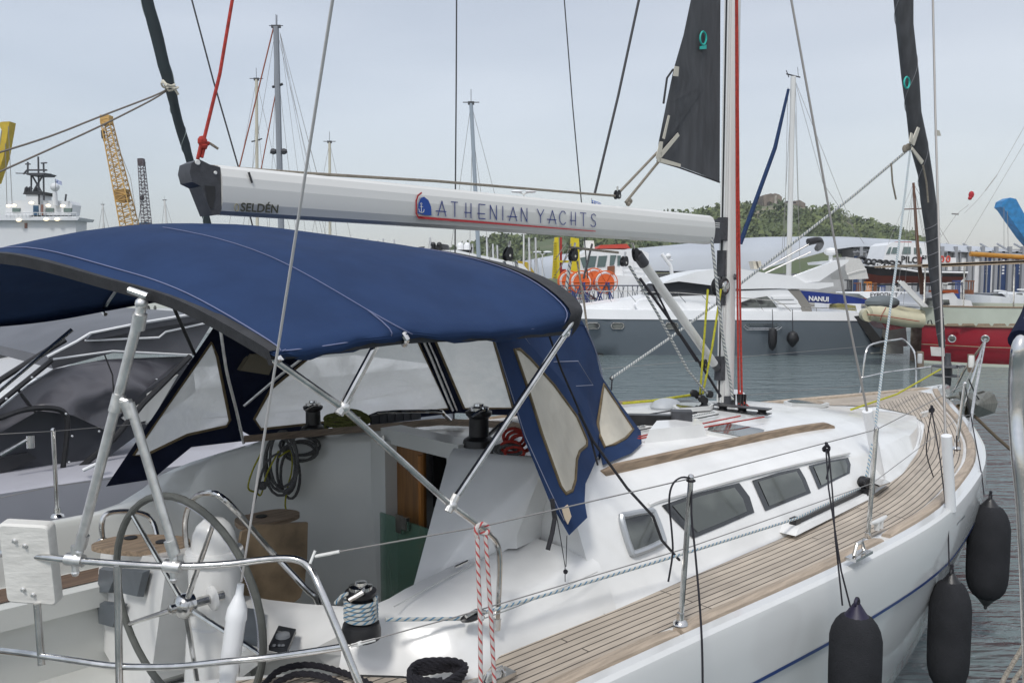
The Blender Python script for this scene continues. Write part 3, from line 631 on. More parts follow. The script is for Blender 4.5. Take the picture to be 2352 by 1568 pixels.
stanchion(V(4.4, 1.62, 1.26), V(4.4, 1.62, 1.87)); stanchion(V(2.85, 1.50, 1.2), V(2.85, 1.50, 1.81))
gate = Y(724, 1277, y=-1.06)
m = MB(); pth = [gate, Y(780, 1266, y=-1.12), Y(1110, 1208, y=-1.36), S1t, S2t, S3t, Y(2262, 790, y=-1.0)]
m.tube(pth, .0028, 5); g2 = Y(800, 1483, y=-1.22); mid1 = S1b.lerp(S1t, .52); mid2 = S2b.lerp(S2t, .52); m.tube([g2, Y(1050, 1415, y=-1.36), mid1, mid2, S3b.lerp(S3t, .5), Y(2240, 950, y=-1.05)], .0024, 5)
m.tube([Y(-60, 1000, y=1.3), Y(122, 990, y=1.32), V(2.85, 1.5, 1.81), V(4.4, 1.62, 1.87), Y(1990, 795, y=.95)], .0024, 5); m.tube([Y(-60, 1156, y=1.3), Y(128, 1115, y=1.32), V(2.85, 1.5, 1.5), V(4.4, 1.62, 1.55), Y(1975, 885, y=.85)], .0024, 5)
parts('lifeline', m, wire, ya)
m = MB(); m.tube([gate, Y(780, 1266, y=-1.12)], .006, 8); m.tube([Y(806, 1482, y=-1.22), Y(862, 1468, y=-1.25)], .006, 8); m.tube([gate + V(0, 0, .02), gate - V(.02, 0, .02)], .005, 6)
m.tube([Y(820, 1480, y=-1.23), Y(830, 1476, y=-1.23)], .009, 8); parts('lifeline_fitting', m, whiteo, ya)
# --- bimini
A_aft = [Y(612, 812, y=-1.25), Y(605, 797, y=-1.24), Y(415, 694, y=-.88), Y(250, 644, y=-.52), Y(0, 584, y=0), V(.68, .6, 2.74), V(.72, 1.24, 2.50), V(.73, 1.25, 2.47)]
A_q = [V(1.30, -1.25, 2.48), V(1.30, -1.24, 2.53), V(1.20, -.84, 2.72), V(1.12, -.45, 2.84), V(1.05, 0, 2.89), V(1.0, .6, 2.80), V(1.08, 1.24, 2.52), V(1.09, 1.25, 2.47)]
A_mid = [V(1.65, -1.25, 2.50), V(1.63, -1.235, 2.56), V(1.55, -.78, 2.79), V(1.52, -.35, 2.895), V(1.50, 0, 2.93), V(1.5, .6, 2.86), V(1.5, 1.24, 2.58), V(1.5, 1.25, 2.53)]
A_m2 = [V(2.1, -1.235, 2.49), V(2.1, -1.23, 2.55), V(2.08, -.80, 2.77), V(2.05, -.38, 2.87), V(2.05, 0, 2.905), V(2.05, .6, 2.84), V(2.0, 1.22, 2.64), V(2.0, 1.23, 2.60)]
A_fr = [V(2.50, -1.22, 2.49), V(2.56, -1.215, 2.58), V(2.60, -.96, 2.70), V(2.60, -.50, 2.80), V(2.60, -.02, 2.845), V(2.6, .55, 2.80), V(2.5, 1.20, 2.66), V(2.5, 1.21, 2.62)]
rows0 = [A_aft, A_q, A_mid, A_m2, A_fr]
rows1 = [smooth(r, 5) for r in rows0]; cols = list(zip(*rows1)); cols = [smooth(list(c_), 6) for c_ in cols]; rows2 = [list(r) for r in zip(*cols)]
def bim(s, t, off=.004):
    a = s * (len(rows2) - 1); b = t * (len(rows2[0]) - 1); i, j = min(int(a), len(rows2) - 2), min(int(b), len(rows2[0]) - 2); fa, fb = a - i, b - j
    return lerp(lerp(rows2[i][j], rows2[i][j + 1], fb), lerp(rows2[i + 1][j], rows2[i + 1][j + 1], fb), fa) + V(0, -off * (1 if t < .4 else 0), off)
random.seed(3)
rw = []
for i, r in enumerate(rows2):
    s_ = i / (len(rows2) - 1); rr_2 = []
    for j, p in enumerate(r):
        t = j / (len(r) - 1); k = max(0, 1 - t / .28); sag = -.018 * sin(pi * ((s_ * 2) % 1)) * k
        rr_2.append(p + V(0, sag * -.3 + .006 * k * sin(s_ * 37 + t * 25), sag + .007 * k * sin(s_ * 47 + t * 30) + .003 * sin(s_ * 19) * sin(t * 23)))
    rw.append(rr_2)
m = MB(); m.grid(rw); m.grid([[p - V(0, 0, .006) for p in r] for r in rw])
bim_o = part('bimini_canopy', m, navy, ya, ang=60)
m = MB(); n_ = len(rows2[0])
m.grid([[p + V(-.006, 0, .006) for p in rows2[0]], [p + V(.03, 0, .010) for p in rows2[0]]]); m.grid([[p + V(-.006, 0, .006) for p in rows2[0]], [p + V(.006, .0, -.035) for p in rows2[0]]])
m.grid([[lerp(a, b, .7) + V(0, -.012 if i < 14 else 0, .007) for i, (a, b) in enumerate(zip(rows2[-3], rows2[-2]))], [p + V(.01, -.012 if i < 14 else 0, .008) for i, p in enumerate(rows2[-1])], [p + V(.012, 0, -.03) for p in rows2[-1]]])
m.grid([[rows2[i][0] + V(0, -.004, .0), rows2[i][0] + V(0, -.003, -.018)] for i in range(len(rows2))]); 
part('edge_binding', m, binding, bim_o, ang=60)
m = MB()
def seam(f, n=40, w=.0022):
    P = [bim(*f(i / n)) for i in range(n + 1)]; m.tube(P, w, 4)
seam(lambda k: (.075 + .0 * k, .04 + .9 * k)); seam(lambda k: (.06 + .90 * k, .045)); seam(lambda k: (.46 + .0 * k, .02 + .15 * k), w=.002); seam(lambda k: (.94, .03 + .94 * k))
seam(lambda k: (.53 - .07 * k, .02 + .15 * k), w=.002); seam(lambda k: (.46 - .12 * k, .17 + .3 * k), w=.0015); seam(lambda k: (.08 + .03 * k, .03 + .05 * k), w=.002)
parts('stitching', m, mat('pale_stitching', (.16, .18, .30), .8), bim_o)
m = MB(); m.tube([p + V(.0, 0, -.022) for p in rows2[len(rows2) // 2]], .011, 8); m.tube([p + V(-.04, 0, -.022) for p in rows2[-1]], .011, 8); m.tube([p + V(.03, 0, -.02) for p in rows2[0]], .011, 8)
T1 = [V(1.17, -1.235, 2.47), Y(790, 938, y=-1.22), Y(1035, 1160, y=-1.20), Y(1100, 1208, y=-1.18), Y(1135, 1238, y=-1.16), Y(1147, 1275, y=-1.15), Y(1146, 1350, y=-1.13), Y(1141, 1440, y=-1.11)]
m.tube(T1[:3], .0115, 10); m.tube(T1[2:], .0115, 10, sm=4)
m.tube([Y(878, 765, y=-1.24), Y(792, 925, y=-1.225)], .0125, 10); m.tube([Y(1305, 757, y=-1.22), Y(1042, 1150, y=-1.205)], .0125, 10)
fr_b = part('bimini_frame', m, steel, ya)
m = MB()
for (u, v, yy) in ((790, 935, -1.222), (1038, 1160, -1.205)): c = Y(u, v, y=yy); m.ball(c, .021, 10); m.tube([c - V(0.02, 0, .02), c + V(.02, 0, .035)], .016, 8)
for (u, v, yy) in ((878, 772, -1.24), (1300, 765, -1.22)): m.ball(Y(u, v, y=yy), .018, 8)
m.tube([Y(1141, 1420, y=-1.11), Y(1140, 1445, y=-1.11)], .018, 10)
parts('frame_joint', m, steeld, fr_b)
m = MB()
pa, pb, pc_ = Y(325, 705, y=-.72), Y(268, 925, y=-.62), Y(187, 1238, y=-.50)
m.tube([pa, pb, pc_], .0165, 14); m.tube([Y(298, 925, y=-.66), Y(396, 1250, y=-.74)], .0155, 14)
m.tube([Y(322, 720, y=-.72), Y(316, 755, y=-.70)], .0225, 14); m.tube([Y(274, 905, y=-.63), Y(264, 945, y=-.62)], .0215, 14); m.tube([Y(288, 920, y=-.65), Y(303, 958, y=-.66)], .0205, 14)
m.tube([Y(268, 915, y=-.63), Y(296, 925, y=-.655)], .014, 10); m.ball(Y(325, 697, y=-.72), .021, 12); m.tube([Y(295, 665, y=-.70), Y(338, 680, y=-.74)], .011, 8)
m.tube([Y(191, 1228, y=-.50), Y(184, 1258, y=-.49)], .0205, 14); m.tube([Y(390, 1240, y=-.735), Y(400, 1272, y=-.74)], .0205, 14); m.ball(Y(183, 1268, y=-.49), .014, 10); m.ball(Y(400, 1283, y=-.74), .014, 10)
parts('support_post', m, steeld, ya)
m = MB(); m.tube([Y(-60, 950, y=1.18), Y(0, 895, y=1.2), Y(165, 757, y=1.22)], .011, 8); parts('port_strut', m, steel, ya); m = MB(); m.tube([Y(392, 690, y=1.1), Y(448, 815, y=1.12)], .010, 8); part('port_strap', m, blk, ya)
# --- spray hood
def panel(outer, inner, name, pane=vinyl, bind=True, mm_=navy, parent=None):
    O = YL(outer); I = YL(inner); n = len(O); f = MB(); f.add(O + I, [(i, (i + 1) % n, n + (i + 1) % n, n + i) for i in range(n)])
    o = part(name, f, mm_, parent or ya, recalc=False, ang=80); c = sum(I, Vector()) / n
    P = MB(); P.add(I + [lerp(p, c, .5) for p in I] + [c], [(i, (i + 1) % n, n + (i + 1) % n, n + i) for i in range(n)] + [(n + i, n + (i + 1) % n, 2 * n) for i in range(n)]); part('window_pane', P, pane, o, recalc=False, ang=80)
    if bind: T = MB(); T.tube(I, .0085, 6, close=True); part('window_binding', T, mat('brown_binding', (.17, .125, .065), .8, noise=.4, nscale=20), o)
    return o
hood = panel(((497, 742, 1.0), (515, 800, 1.05), (548, 985, 1.10), (562, 1012, 1.12), (440, 1026, 1.17), (350, 1100, 1.22), (243, 1117, 1.2)), ((486, 785, 1.03), (499, 820, 1.05), (528, 965, 1.10), (520, 978, 1.12), (430, 998, 1.15), (335, 1044, 1.18), (306, 1045, 1.18)), 'spray_hood', mm_=navyd)  # dark navy lining on inner panels and roof, interior shade included in its colour
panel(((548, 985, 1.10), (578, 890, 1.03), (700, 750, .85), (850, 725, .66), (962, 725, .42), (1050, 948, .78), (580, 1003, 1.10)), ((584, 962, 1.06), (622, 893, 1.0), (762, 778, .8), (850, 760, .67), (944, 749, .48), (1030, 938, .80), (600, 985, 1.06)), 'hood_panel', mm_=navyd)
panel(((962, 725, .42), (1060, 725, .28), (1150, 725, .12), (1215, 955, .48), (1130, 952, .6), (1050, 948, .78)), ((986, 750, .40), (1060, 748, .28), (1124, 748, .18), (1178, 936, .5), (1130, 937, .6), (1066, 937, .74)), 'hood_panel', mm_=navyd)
m = MB(); T = YL(((952, 735, .44), (990, 820, .56), (1040, 942, .78))); m.tube(T, .010, 6); m.tube([p + V(.02, -.02, 0) for p in T], .006, 5); m.tube(YL(((505, 745, .95), (520, 850, .98), (540, 930, 1.02), (560, 1018, 1.05))), .009, 8, sm=3); m.tube(YL(((560, 932, 1.0), (645, 860, .9), (740, 788, .7))), .008, 8)
parts('hood_frame', m, steeld, hood)
rA = YL(((497, 742, 1.0), (540, 700, .7))) + [V(2.38, .2, 2.68), V(2.42, -.4, 2.62), Y(1130, 742, y=-.85)]
rB = YL(((548, 985, 1.10), (700, 750, .85), (850, 725, .66), (1150, 725, .12), (1345, 748, -.50)))
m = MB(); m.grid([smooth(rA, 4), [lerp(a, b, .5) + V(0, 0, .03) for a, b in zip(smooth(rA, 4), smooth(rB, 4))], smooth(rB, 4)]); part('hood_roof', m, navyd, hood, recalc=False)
m = MB(); P = YL(((548, 850, .99), (570, 812, .97), (632, 818, .9), (612, 860, .92))); m.hexa(P, [p + V(0, -.03, 0) for p in P]); m.tube([P[0], P[1], P[2]], .01, 5); part('storage_pocket', m, mat('tan_mesh', (.16, .14, .10), .8), hood)
def hy(u, v, off=.02): return (u, v, on_roof(u, v, off).y)
so_ = ((1128, 748, -.86), (1180, 745, -.81), (1225, 800, -.80), (1287, 868, -.76), (1340, 940, -.72), (1372, 1000, -.69), (1376, 1040, -.73), (1360, 1078, -.88), (1345, 1110, -.98), (1343, 1150, -1.07), (1349, 1188, -1.12), (1307, 1229, -1.15), (1262, 1150, -1.12), (1205, 1010, -1.05), (1165, 880, -.95))
si_ = ((1181, 802, -.86), (1194, 802, -.85), (1217, 823, -.83), (1271, 883, -.78), (1324, 956, -.75), (1347, 1010, -.75), (1347, 1023, -.77), (1331, 1036, -.84), (1324, 1056, -.90), (1321, 1103, -.98), (1314, 1126, -1.03), (1299, 1133, -1.08), (1287, 1116, -1.08), (1244, 996, -1.03), (1211, 890, -.95))
panel(so_, si_, 'hood_panel', pane=cream)
m = MB(); P = YL(((1185, 742, -.79), (1337, 736, -.50), (1364, 790, -.47), (1379, 856, -.46), (1384, 870, -.46), (1379, 923, -.50), (1371, 976, -.58), (1377, 1003, -.60), (1389, 1028, -.62), (1377, 1056, -.70), (1355, 1000, -.69), (1300, 905, -.745), (1222, 803, -.80))); c = YL(((1300, 840, -.68),))[0]
n = len(P); c = sum(P, Vector()) / n; r2 = [lerp(p, c, .5) for i, p in enumerate(P)]; m.add(P + r2 + [c], [(i, (i + 1) % n, n + (i + 1) % n, n + i) for i in range(n)] + [(n + i, n + (i + 1) % n, 2 * n) for i in range(n)]); part('hood_panel', m, navy, ya, recalc=False, ang=80)
panel(((1383, 866, -.46), (1415, 914, -.42), hy(1472, 990), hy(1474, 1018), hy(1451, 1040), hy(1384, 1068), (1370, 1000, -.60), (1369, 970, -.58), (1377, 920, -.50)), ((1386, 882, -.46), (1411, 920, -.43), hy(1454, 986, .05), hy(1437, 1006, .06), hy(1411, 1020, .07), hy(1390, 1027, .08), (1376, 996, -.61), (1373, 970, -.585), (1380, 923, -.505)), 'hood_panel', pane=cream)
m = MB(); m.tube(YL(((1345, 750, -.505), (1373, 820, -.465), (1386, 890, -.455), (1376, 950, -.49), (1364, 1000, -.53), (1380, 1060, -.61))), .004, 5, sm=3); m.tube(YL(((1264, 831, -.71), (1328, 829, -.62), (1362, 884, -.585), (1306, 887, -.67))), .0028, 4, close=True); m.tube(YL(((1195, 760, -.80), (1300, 910, -.73), (1362, 990, -.62))), .003, 4)
m.tube(YL(((1130, 760, -.87), (1206, 1000, -1.05), (1256, 1110, -1.11), (1296, 1195, -1.14))), .0025, 4); parts('hood_stitching', m, mat('hood_thread', (.20, .22, .30), .8), hood)
m = MB(); P = YL(((1130, 745, -.875), (1178, 748, -.83), (1189, 770, -.84), (1182, 777, -.85), (1165, 774, -.87), (1147, 786, -.89))); m.hexa(P, [p + V(0, -.01, 0) for p in P]); part('chafe_patch', m, binding, hood)
m = MB(); P = YL(((1290, 1168, -1.15), (1303, 1158, -1.15), (1311, 1185, -1.16), (1303, 1203, -1.16), (1296, 1190, -1.16))); m.hexa(P, [p + V(0, -.004, 0) for p in P]); part('frayed_patch', m, mat('bleached_cloth', (.55, .45, .33), .9), hood)
strap = mat('black_webbing', (.02, .02, .024), .8)
m = MB()
def ribbon(pts, w):
    m.tube(pts, w, 6, flat=.6)
ribbon(YL(((1255, 752, -.9), (1290, 850, -.92), (1325, 930, -.95), (1358, 1010, -1.0), (1373, 1068, -1.05))), .006)
ribbon(YL(((1330, 948, -1.0), (1362, 1012, -1.03), (1440, 1120, -1.15), (1500, 1185, -1.2), (1520, 1240, -1.22), (1560, 1285, -1.25))), .011)
ribbon(YL(((1268, 1145, -1.15), (1274, 1190, -1.16), (1268, 1225, -1.18), (1258, 1262, -1.18))), .012)
parts('tie_strap', m, strap, hood)
m = MB(); m.tube(YL(((1272, 1150, -1.15), (1285, 1220, -1.15), (1298, 1300, -1.12), (1298, 1335, -1.12))), .0025, 4); m.tube(YL(((1302, 1230, -1.14), (1300, 1300, -1.12))), .0025, 4); m.ball(Y(1299, 1312, y=-1.12), .011, 8); parts('tie_cord', m, blackrope, hood)
# --- mast, boom, vang
mx_, mz_ = 5.675, 1.70
m = MB(); sec = []
for k in range(24):
    a = 2 * pi * k / 24; sec.append((.070 * cos(a), .050 * sin(a)))
m.grid([[V(mx_ + a + (zz - 1.7) * -.004, b, zz) for a, b in sec] for zz in (1.72, 3, 6, 10, 14.5)], True, caps=True)
mast = part('mast', m, alu, ya)
m = MB(); m.box((mx_ - .105, -.020, 1.74), (mx_ - .062, -.008, 6.2)); m.box((mx_ - .105, .008, 1.74), (mx_ - .062, .020, 6.2)); m.box((mx_ - .085, -.026, 1.74), (mx_ - .06, .026, 6.2)); parts('sail_track', m, alu, mast)
m = MB(); m.box((mx_ - .1065, -.007, 1.78), (mx_ - .09, .007, 6.2)); part('luff_slot', m, blk, mast)
m = MB(); m.grid([[V(mx_ + a * 1.2, b * 1.3, zz) for a, b in sec] for zz in (1.70, 1.79)], True, caps=True); part('mast_collar', m, gry, mast)
def brk(v0, v1, w=.028, d=.03):
    z0, z1 = Y(1646, v1, y=-.03).z, Y(1646, v0, y=-.03).z; m = MB(); m.box((mx_ - .130, -w, z0), (mx_ - .070, w, z1))
    for zz in (z0 + .02, z0 + .05, z1 - .02, z1 - .05):
        for yy in (-w + .007,): m.lathe([(.005, 0), (.004, .003)], V(mx_ - .10, yy - .008, zz), (0, -1, 0), 8)
    return parts('mast_bracket', m, gry, mast)
brk(497, 552); brk(574, 636, .026); brk(668, 702, .026); brk(820, 876, .03)
m = MB(); c = V(mx_ - .115, -.0, Y(1640, 658, y=0).z); m.lathe([(.062, -.045), (.072, -.035), (.05, -.02), (.05, .02), (.072, .035), (.062, .045)], c, (0, 1, 0), 24); furl = part('furling_winch', m, blk, ya)
m = MB(); m.lathe([(.045, 0), (.042, .008), (.02, .012), (.018, .02)], c + V(0, -.045, 0), (0, -1, 0), 20); part('winch_socket', m, steel, furl)
bx0, bx1 = 1.52, 5.40
bs = [(-.055, -.095), (-.068, -.06), (-.072, -.03), (-.074, .01), (-.070, .05), (-.055, .085), (-.025, .102), (.025, .102), (.055, .085), (.070, .05), (.074, .01), (.068, -.06), (.055, -.095), (.02, -.108), (-.02, -.108)]
bz = lambda x: lerp(3.085, 3.065, (x - bx0) / (bx1 - bx0))
m = MB(); m.grid([[V(x, a, bz(x) + b) for a, b in bs] for x in (bx0 + .05, 2.5, 3.5, 4.5, bx1 - .04)], True, caps=True); boom = part('boom', m, aluw, ya, ang=8)
e0, e1 = [Y(u, v, y=-.07) for u, v in ((503, 375), (503, 497))]
m = MB(); q = [(u, v) for u, v in ((433, 372), (450, 362), (475, 375), (505, 380), (509, 470), (505, 492), (485, 494), (460, 430), (436, 422), (430, 400))]
for yy in (-.07,): pass
def sideplate(q, y0, y1): P = [Y(u, v, y=0) for u, v in q]; return [V(p.x, y0, p.z) for p in P], [V(p.x, y1, p.z) for p in P]
cA = [Y(u, v, y=-.06) for u, v in ((440, 374), (458, 366), (482, 378), (506, 384), (510, 470), (505, 493), (488, 494), (462, 428), (442, 418), (436, 395))]
m.hexa(cA, [p + V(.0, .125, 0) for p in cA]); bec = part('boom_end_cap', m, gry, boom)
m = MB(); P = [Y(u, v, y=-.0615) for u, v in ((470, 426), (494, 428), (494, 455), (488, 480), (481, 478), (475, 450))]; m.hexa(P, [p + V(0, -.001, 0) for p in P]); part('end_cap_recess', m, blk, boom)
m = MB(); m.lathe([(.008, 0), (.006, .003)], Y(495, 397, y=-.062), (0, -1, 0), 10); m.lathe([(.012, 0), (.010, .003)], Y(454, 373, y=-.062), (0, -1, 0), 10); parts('rivet', m, whiteo, boom)
m = MB(); m.box((bx1 - .05, -.06, bz(bx1) - .10), (bx1 + .06, .06, bz(bx1) + .075)); m.box((bx1 + .05, -.035, bz(bx1) - .07), (mx_ - .12, .035, bz(bx1) + .06)); gn = part('gooseneck', m, gry, boom)
m = MB()
for zz in (.045, .03, .015): m.box((bx1 - .02, -.064, bz(bx1) + zz), (bx1 + .035, -.058, bz(bx1) + zz + .006))
part('gooseneck_slot', m, alu, boom)
# boom lettering, on the starboard face
fy = -.0765
def F(u, v, o=0): return Y(u, v, y=fy - o)
bluel = mat('letter_blue', (.02, .04, .20), .5); redl = mat('logo_red', (.42, .02, .025), .5); logob = mat('logo_blue', (.01, .06, .30), .5)
LET = {'A': [[(-.25, .30), (1.02, .30)], [(0, 0), (.5, 1), (1, 0)]], 'T': [[(-.1, 1), (1.0, 1)], [(.5, 1), (.5, 0)]], 'H': [[(0, 0), (0, 1)], [(.9, 0), (.9, 1)], [(-.2, .35), (.9, .35)]], 'E': [[(.95, 1), (0, 1), (0, 0), (.95, 0)], [(-.2, .35), (.9, .35)]], 'N': [[(0, 0), (0, 1), (.95, 0), (.95, 1)]], 'I': [[(.3, 0), (.3, 1)]], 'Y': [[(0, 1), (.5, .5), (1, 1)], [(.5, .5), (.5, 0)]], 'C': [[(1, .85), (.75, 1), (.4, 1), (.08, .75), (0, .5), (.08, .22), (.4, 0), (.75, 0), (1, .15)]], 'S': [[(.95, .88), (.6, 1), (.2, .92), (.1, .7), (.4, .52), (.8, .42), (.95, .2), (.7, .02), (.3, 0), (0, .12)]]}
cx = [('A', 1006, 1024), ('T', 1038, 1051), ('H', 1070, 1083), ('E', 1100, 1115), ('N', 1126, 1141), ('I', 1153, 1159), ('A', 1170, 1187), ('N', 1197, 1211), ('Y', 1234, 1249), ('A', 1261, 1277), ('C', 1285, 1299), ('H', 1312, 1323), ('T', 1334, 1346), ('S', 1357, 1369)]
m = MB()
def flat_stroke(P, w, o):
    P = [Vector(p) for p in P]
    for a, b in zip(P, P[1:]):
        d_ = (b - a).normalized(); s_ = V(d_.z, 0, -d_.x) * w; e_ = d_ * w * .6; m.hexa([a - e_ + s_, b + e_ + s_, b + e_ - s_, a - e_ - s_], [p + V(0, -.0012, 0) for p in (a - e_ + s_, b + e_ + s_, b + e_ - s_, a - e_ - s_)])
for ch, u0, u1 in cx:
    for st_ in LET[ch]:
        P = []
        for s_, t_ in st_:
            u = lerp(u0, u1, s_); base_v = 495 + (u - 1005) * (521 - 495) / 365; top_v = 461 + (u - 1005) * (492 - 461) / 365; P.append(F(u, lerp(base_v, top_v, t_), .001))
        flat_stroke(P, .0026, 0)
part('lettering', m, bluel, boom, flat=True)
m = MB(); flat_stroke([F(u, v, .001) for u, v in ((968, 443), (960, 449), (956, 462), (956, 490), (960, 498), (975, 501))], .004, 0); a, b = F(960, 499, .001), F(1368, 531, .001); m.hexa([a + V(0, 0, .006), b + V(0, 0, .002), b + V(0, 0, -.003), a + V(0, 0, -.007)], [p + V(0, -.0012, 0) for p in (a + V(0, 0, .006), b + V(0, 0, .002), b + V(0, 0, -.003), a + V(0, 0, -.007))]); part('logo_band', m, redl, boom, flat=True)
m = MB(); P = [F(u, v, .0015) for u, v in ((960, 490), (961, 468), (966, 455), (974, 452), (984, 460), (990, 475), (991, 495), (975, 494))]; m.hexa(P, [p + V(0, -.001, 0) for p in P]); lg = part('logo', m, logob, boom, flat=True)
m = MB(); flat_stroke([F(967.5, 471, .003), F(968, 486, .003)], .0014, 0); flat_stroke([F(u, v, .003) for u, v in ((962, 480), (963, 486), (968, 488.5), (973, 487), (974, 481))], .0014, 0); flat_stroke([F(964.5, 474.5, .003), F(971, 475, .003)], .0012, 0); flat_stroke([F(u, v, .003) for u, v in ((967.5, 466), (969.5, 468), (967.5, 470.5), (965.5, 468), (967.5, 466))], .001, 0); part('anchor_emblem', m, whiteo, boom, flat=True)
m = text_mb('SELDÉN', .052, F(551, 485, .002), F(600, 487.5) - F(551, 485), V(0, 0, 1), .001, .0012, .15); part('maker_lettering', m, mat('dark_gold', (.03, .03, .015), .5), boom, flat=True, recalc=False)
m = MB(); m.tube([F(543.5 + 4.5 * cos(a), 477 + 8.5 * sin(a), .001) for a in [2 * pi * k / 14 for k in range(14)]], .0016, 4, close=True); part('maker_emblem', m, mat('gold_mark', (.22, .19, .06), .5), boom)
m = MB(); P = [F(570, 396, .0), F(575, 395, .0), F(581, 420, .001), F(577, 421, .001)]; P = [V(p.x, -.0705 if i in (0, 1) else -.0775, p.z) for i, p in enumerate(P)]; m.hexa(P, [p + V(0, -.002, 0) for p in P]); part('black_mark', m, blk, boom)
def block(c, ang, r=.028, h=.085, parent=None):
    m = MB(); Rm = Matrix.Translation(c) @ Matrix.Rotation(ang, 4, 'Y')
    for yy in (-.017, .010):
        o_ = []
        for k in range(16): a = 2 * pi * k / 16; o_.append(Rm @ V(r * cos(a) * (1 - .25 * sin(a)), yy, h * .5 * sin(a)))
        m.hexa(o_, [p + V(0, .007, 0) for p in o_])
    m.lathe([(r * .85, -.01), (r * .7, 0), (r * .85, .01)], Rm @ V(0, 0, -.01), (0, 1, 0), 14); o = part('pulley_block', m, blk, parent or ya)
    t = MB(); t.lathe([(.008, -.020), (.008, .020)], Rm @ V(0, 0, -.01), (0, 1, 0), 10); t.tube([Rm @ V(0, 0, h * .45), Rm @ V(0, 0, h * .9)], .007, 6); part('sheave_pin', t, steel, o); return o
block(Y(1167, 583, y=0), R(12)); block(Y(1317, 585, y=0), R(12)); block(Y(1434, 600, y=-.02), R(10), .026, .07); block(Y(1462, 585, y=.0), R(-30), .03, .10)
block(Y(1418, 447, y=0), R(0), .02, .06); block(Y(1616, 835, y=-.02), R(20), .03, .07)
va, vb = Y(1475, 600, y=0), Y(1640, 835, y=0); m = MB(); m.tube([va, vb], .032, 12); vang = part('boom_vang', m, aluw, ya)
m = MB(); d_ = (vb - va).normalized(); m.tube([va - d_ * .07, va + d_ * .03], .038, 12); m.tube([vb - d_ * .02, vb + d_ * .06], .03, 10); parts('vang_end', m, gry, vang)
# mainsheet and reef lines
line('mainsheet', sheetd, ((1185, 600, 0), (1192, 640, -.0), (1200, 700, 0)), 8); line('mainsheet', sheetd, ((1158, 600, 0), (1165, 640, 0), (1172, 700, 0)), 8)
line('reef_line', sheetd, ((1310, 600, 0), (1298, 680, 0), (1285, 750, 0)), 8); line('reef_line', brope, ((1326, 600, 0), (1342, 700, -.1), (1352, 780, -.1)), 5)
line('outhaul', brope, ((476, 382, 0), (700, 398, 0), (1000, 416, 0), (1300, 441, 0), (1412, 450, 0)), 8)
line('clew_tackle', brope, ((1424, 440, 0), (1510, 350, 0)), 7); line('clew_tackle', brope, ((1437, 465, 0), (1514, 370, 0)), 7)
m = MB(); m.ball(Y(1447, 462, y=0), .022, 8, (1, .7, .9)); m.ball(Y(1443, 468, y=0), .018, 8); part('knot', m, brope, boom)
line('control_line', brope, ((1308, 568, -.0), (1420, 580, -.02)), 6)
line('control_line', sheetd, ((1445, 610, 0), (1510, 720, -.05), (1580, 850, -.05), (1625, 905, -.05)), 7)
line('control_line', blackrope, ((1470, 640, -.04), (1550, 750, -.04), (1615, 845, -.04), (1655, 910, -.04)), 7)
line('control_line', blackrope, ((1500, 655, -.04), (1545, 745, -.04), (1600, 830, -.04)), 5)
m = MB(); m.tube(YL(((1545, 742, -.05), (1560, 768, -.05)), ), .014, 8); part('snap_block', m, blk, boom)
line('control_line', sheetd, ((1634, 545, -.06), (1645, 640, -.09), (1658, 760, -.1), (1678, 880, -.1), (1683, 918, -.12)), 7)
line('topping_lift', red, ((537, -20, 0), (505, 170, 0), (468, 322, 0)), 8)
m = MB(); m.ball(Y(465, 325, y=0), .022, 10, (1, .8, 1.1)); m.ball(Y(468, 335, y=0), .018, 8); m.tube(YL(((462, 330, 0), (454, 366, 0))), .008, 6); m.tube(YL(((470, 335, 0), (463, 362, 0))), .008, 6); m.tube(YL(((465, 328, 0), (480, 330, 0))), .009, 6); part('knot', m, red, ya)
line('rope_tail', brope, ((480, 328, 0), (492, 336, -.01), (501, 342, -.01)), 6)
line('halyard', red, ((1690.5, -20, -.09), (1692, 450, -.09), (1694, 700, -.09), (1697, 915, -.09)), 5); line('halyard', red, ((1693, -20, -.10), (1696.5, 450, -.10), (1700, 700, -.10), (1704, 915, -.10)), 5)
m = MB(); m.ball(Y(1699, 908, y=-.1), .016, 8, (1, 1, 1.8)); part('knot', m, red, mast)
line('halyard', red, ((1697, 925, -.12), (1720, 950, -.14)), 6); line('halyard', red, ((1705, 922, -.12), (1742, 952, -.14)), 6)
m = MB()
for u in (1685, 1698, 1704, 1710): c = Y(u, 918, y=-.12); m.hexa([c + V(-.006, -.012, -.05), c + V(.006, -.012, -.05), c + V(.006, .012, -.05), c + V(-.006, .012, -.05)], [c + V(-.012, -.018, .045), c + V(.0, -.018, .045), c + V(0, .018, .045), c + V(-.012, .018, .045)])
parts('fairlead', m, blk, mast)
m = MB()
for (u, v) in ((1594, 903), (1604, 908), (1630, 905), (1618, 920), (1612, 915)): m.lathe([(.028, -.012), (.016, 0), (.028, .012)], Y(u, v, y=.0 if u < 1612 else -.06), (.3, 1, 0), 14)
parts('turning_block', m, blk, mast)
for u0, u1, u2 in ((1626, 1616, 1608), (1656, 1636, 1614)): line('yellow_line', yel, ((u0, 664, -.08), (u1, 795, -.08), (u2, 905, -.02)), 5)
line('yellow_line', yel, ((1600, 905, .05), (1500, 920, .2), (1430, 926, .3)), 6)
m = MB(); m.tube([Y(1688, 632, y=-.06), Y(1688, 640, y=-.12)], .012, 8); part('mast_fitting', m, gry, mast)
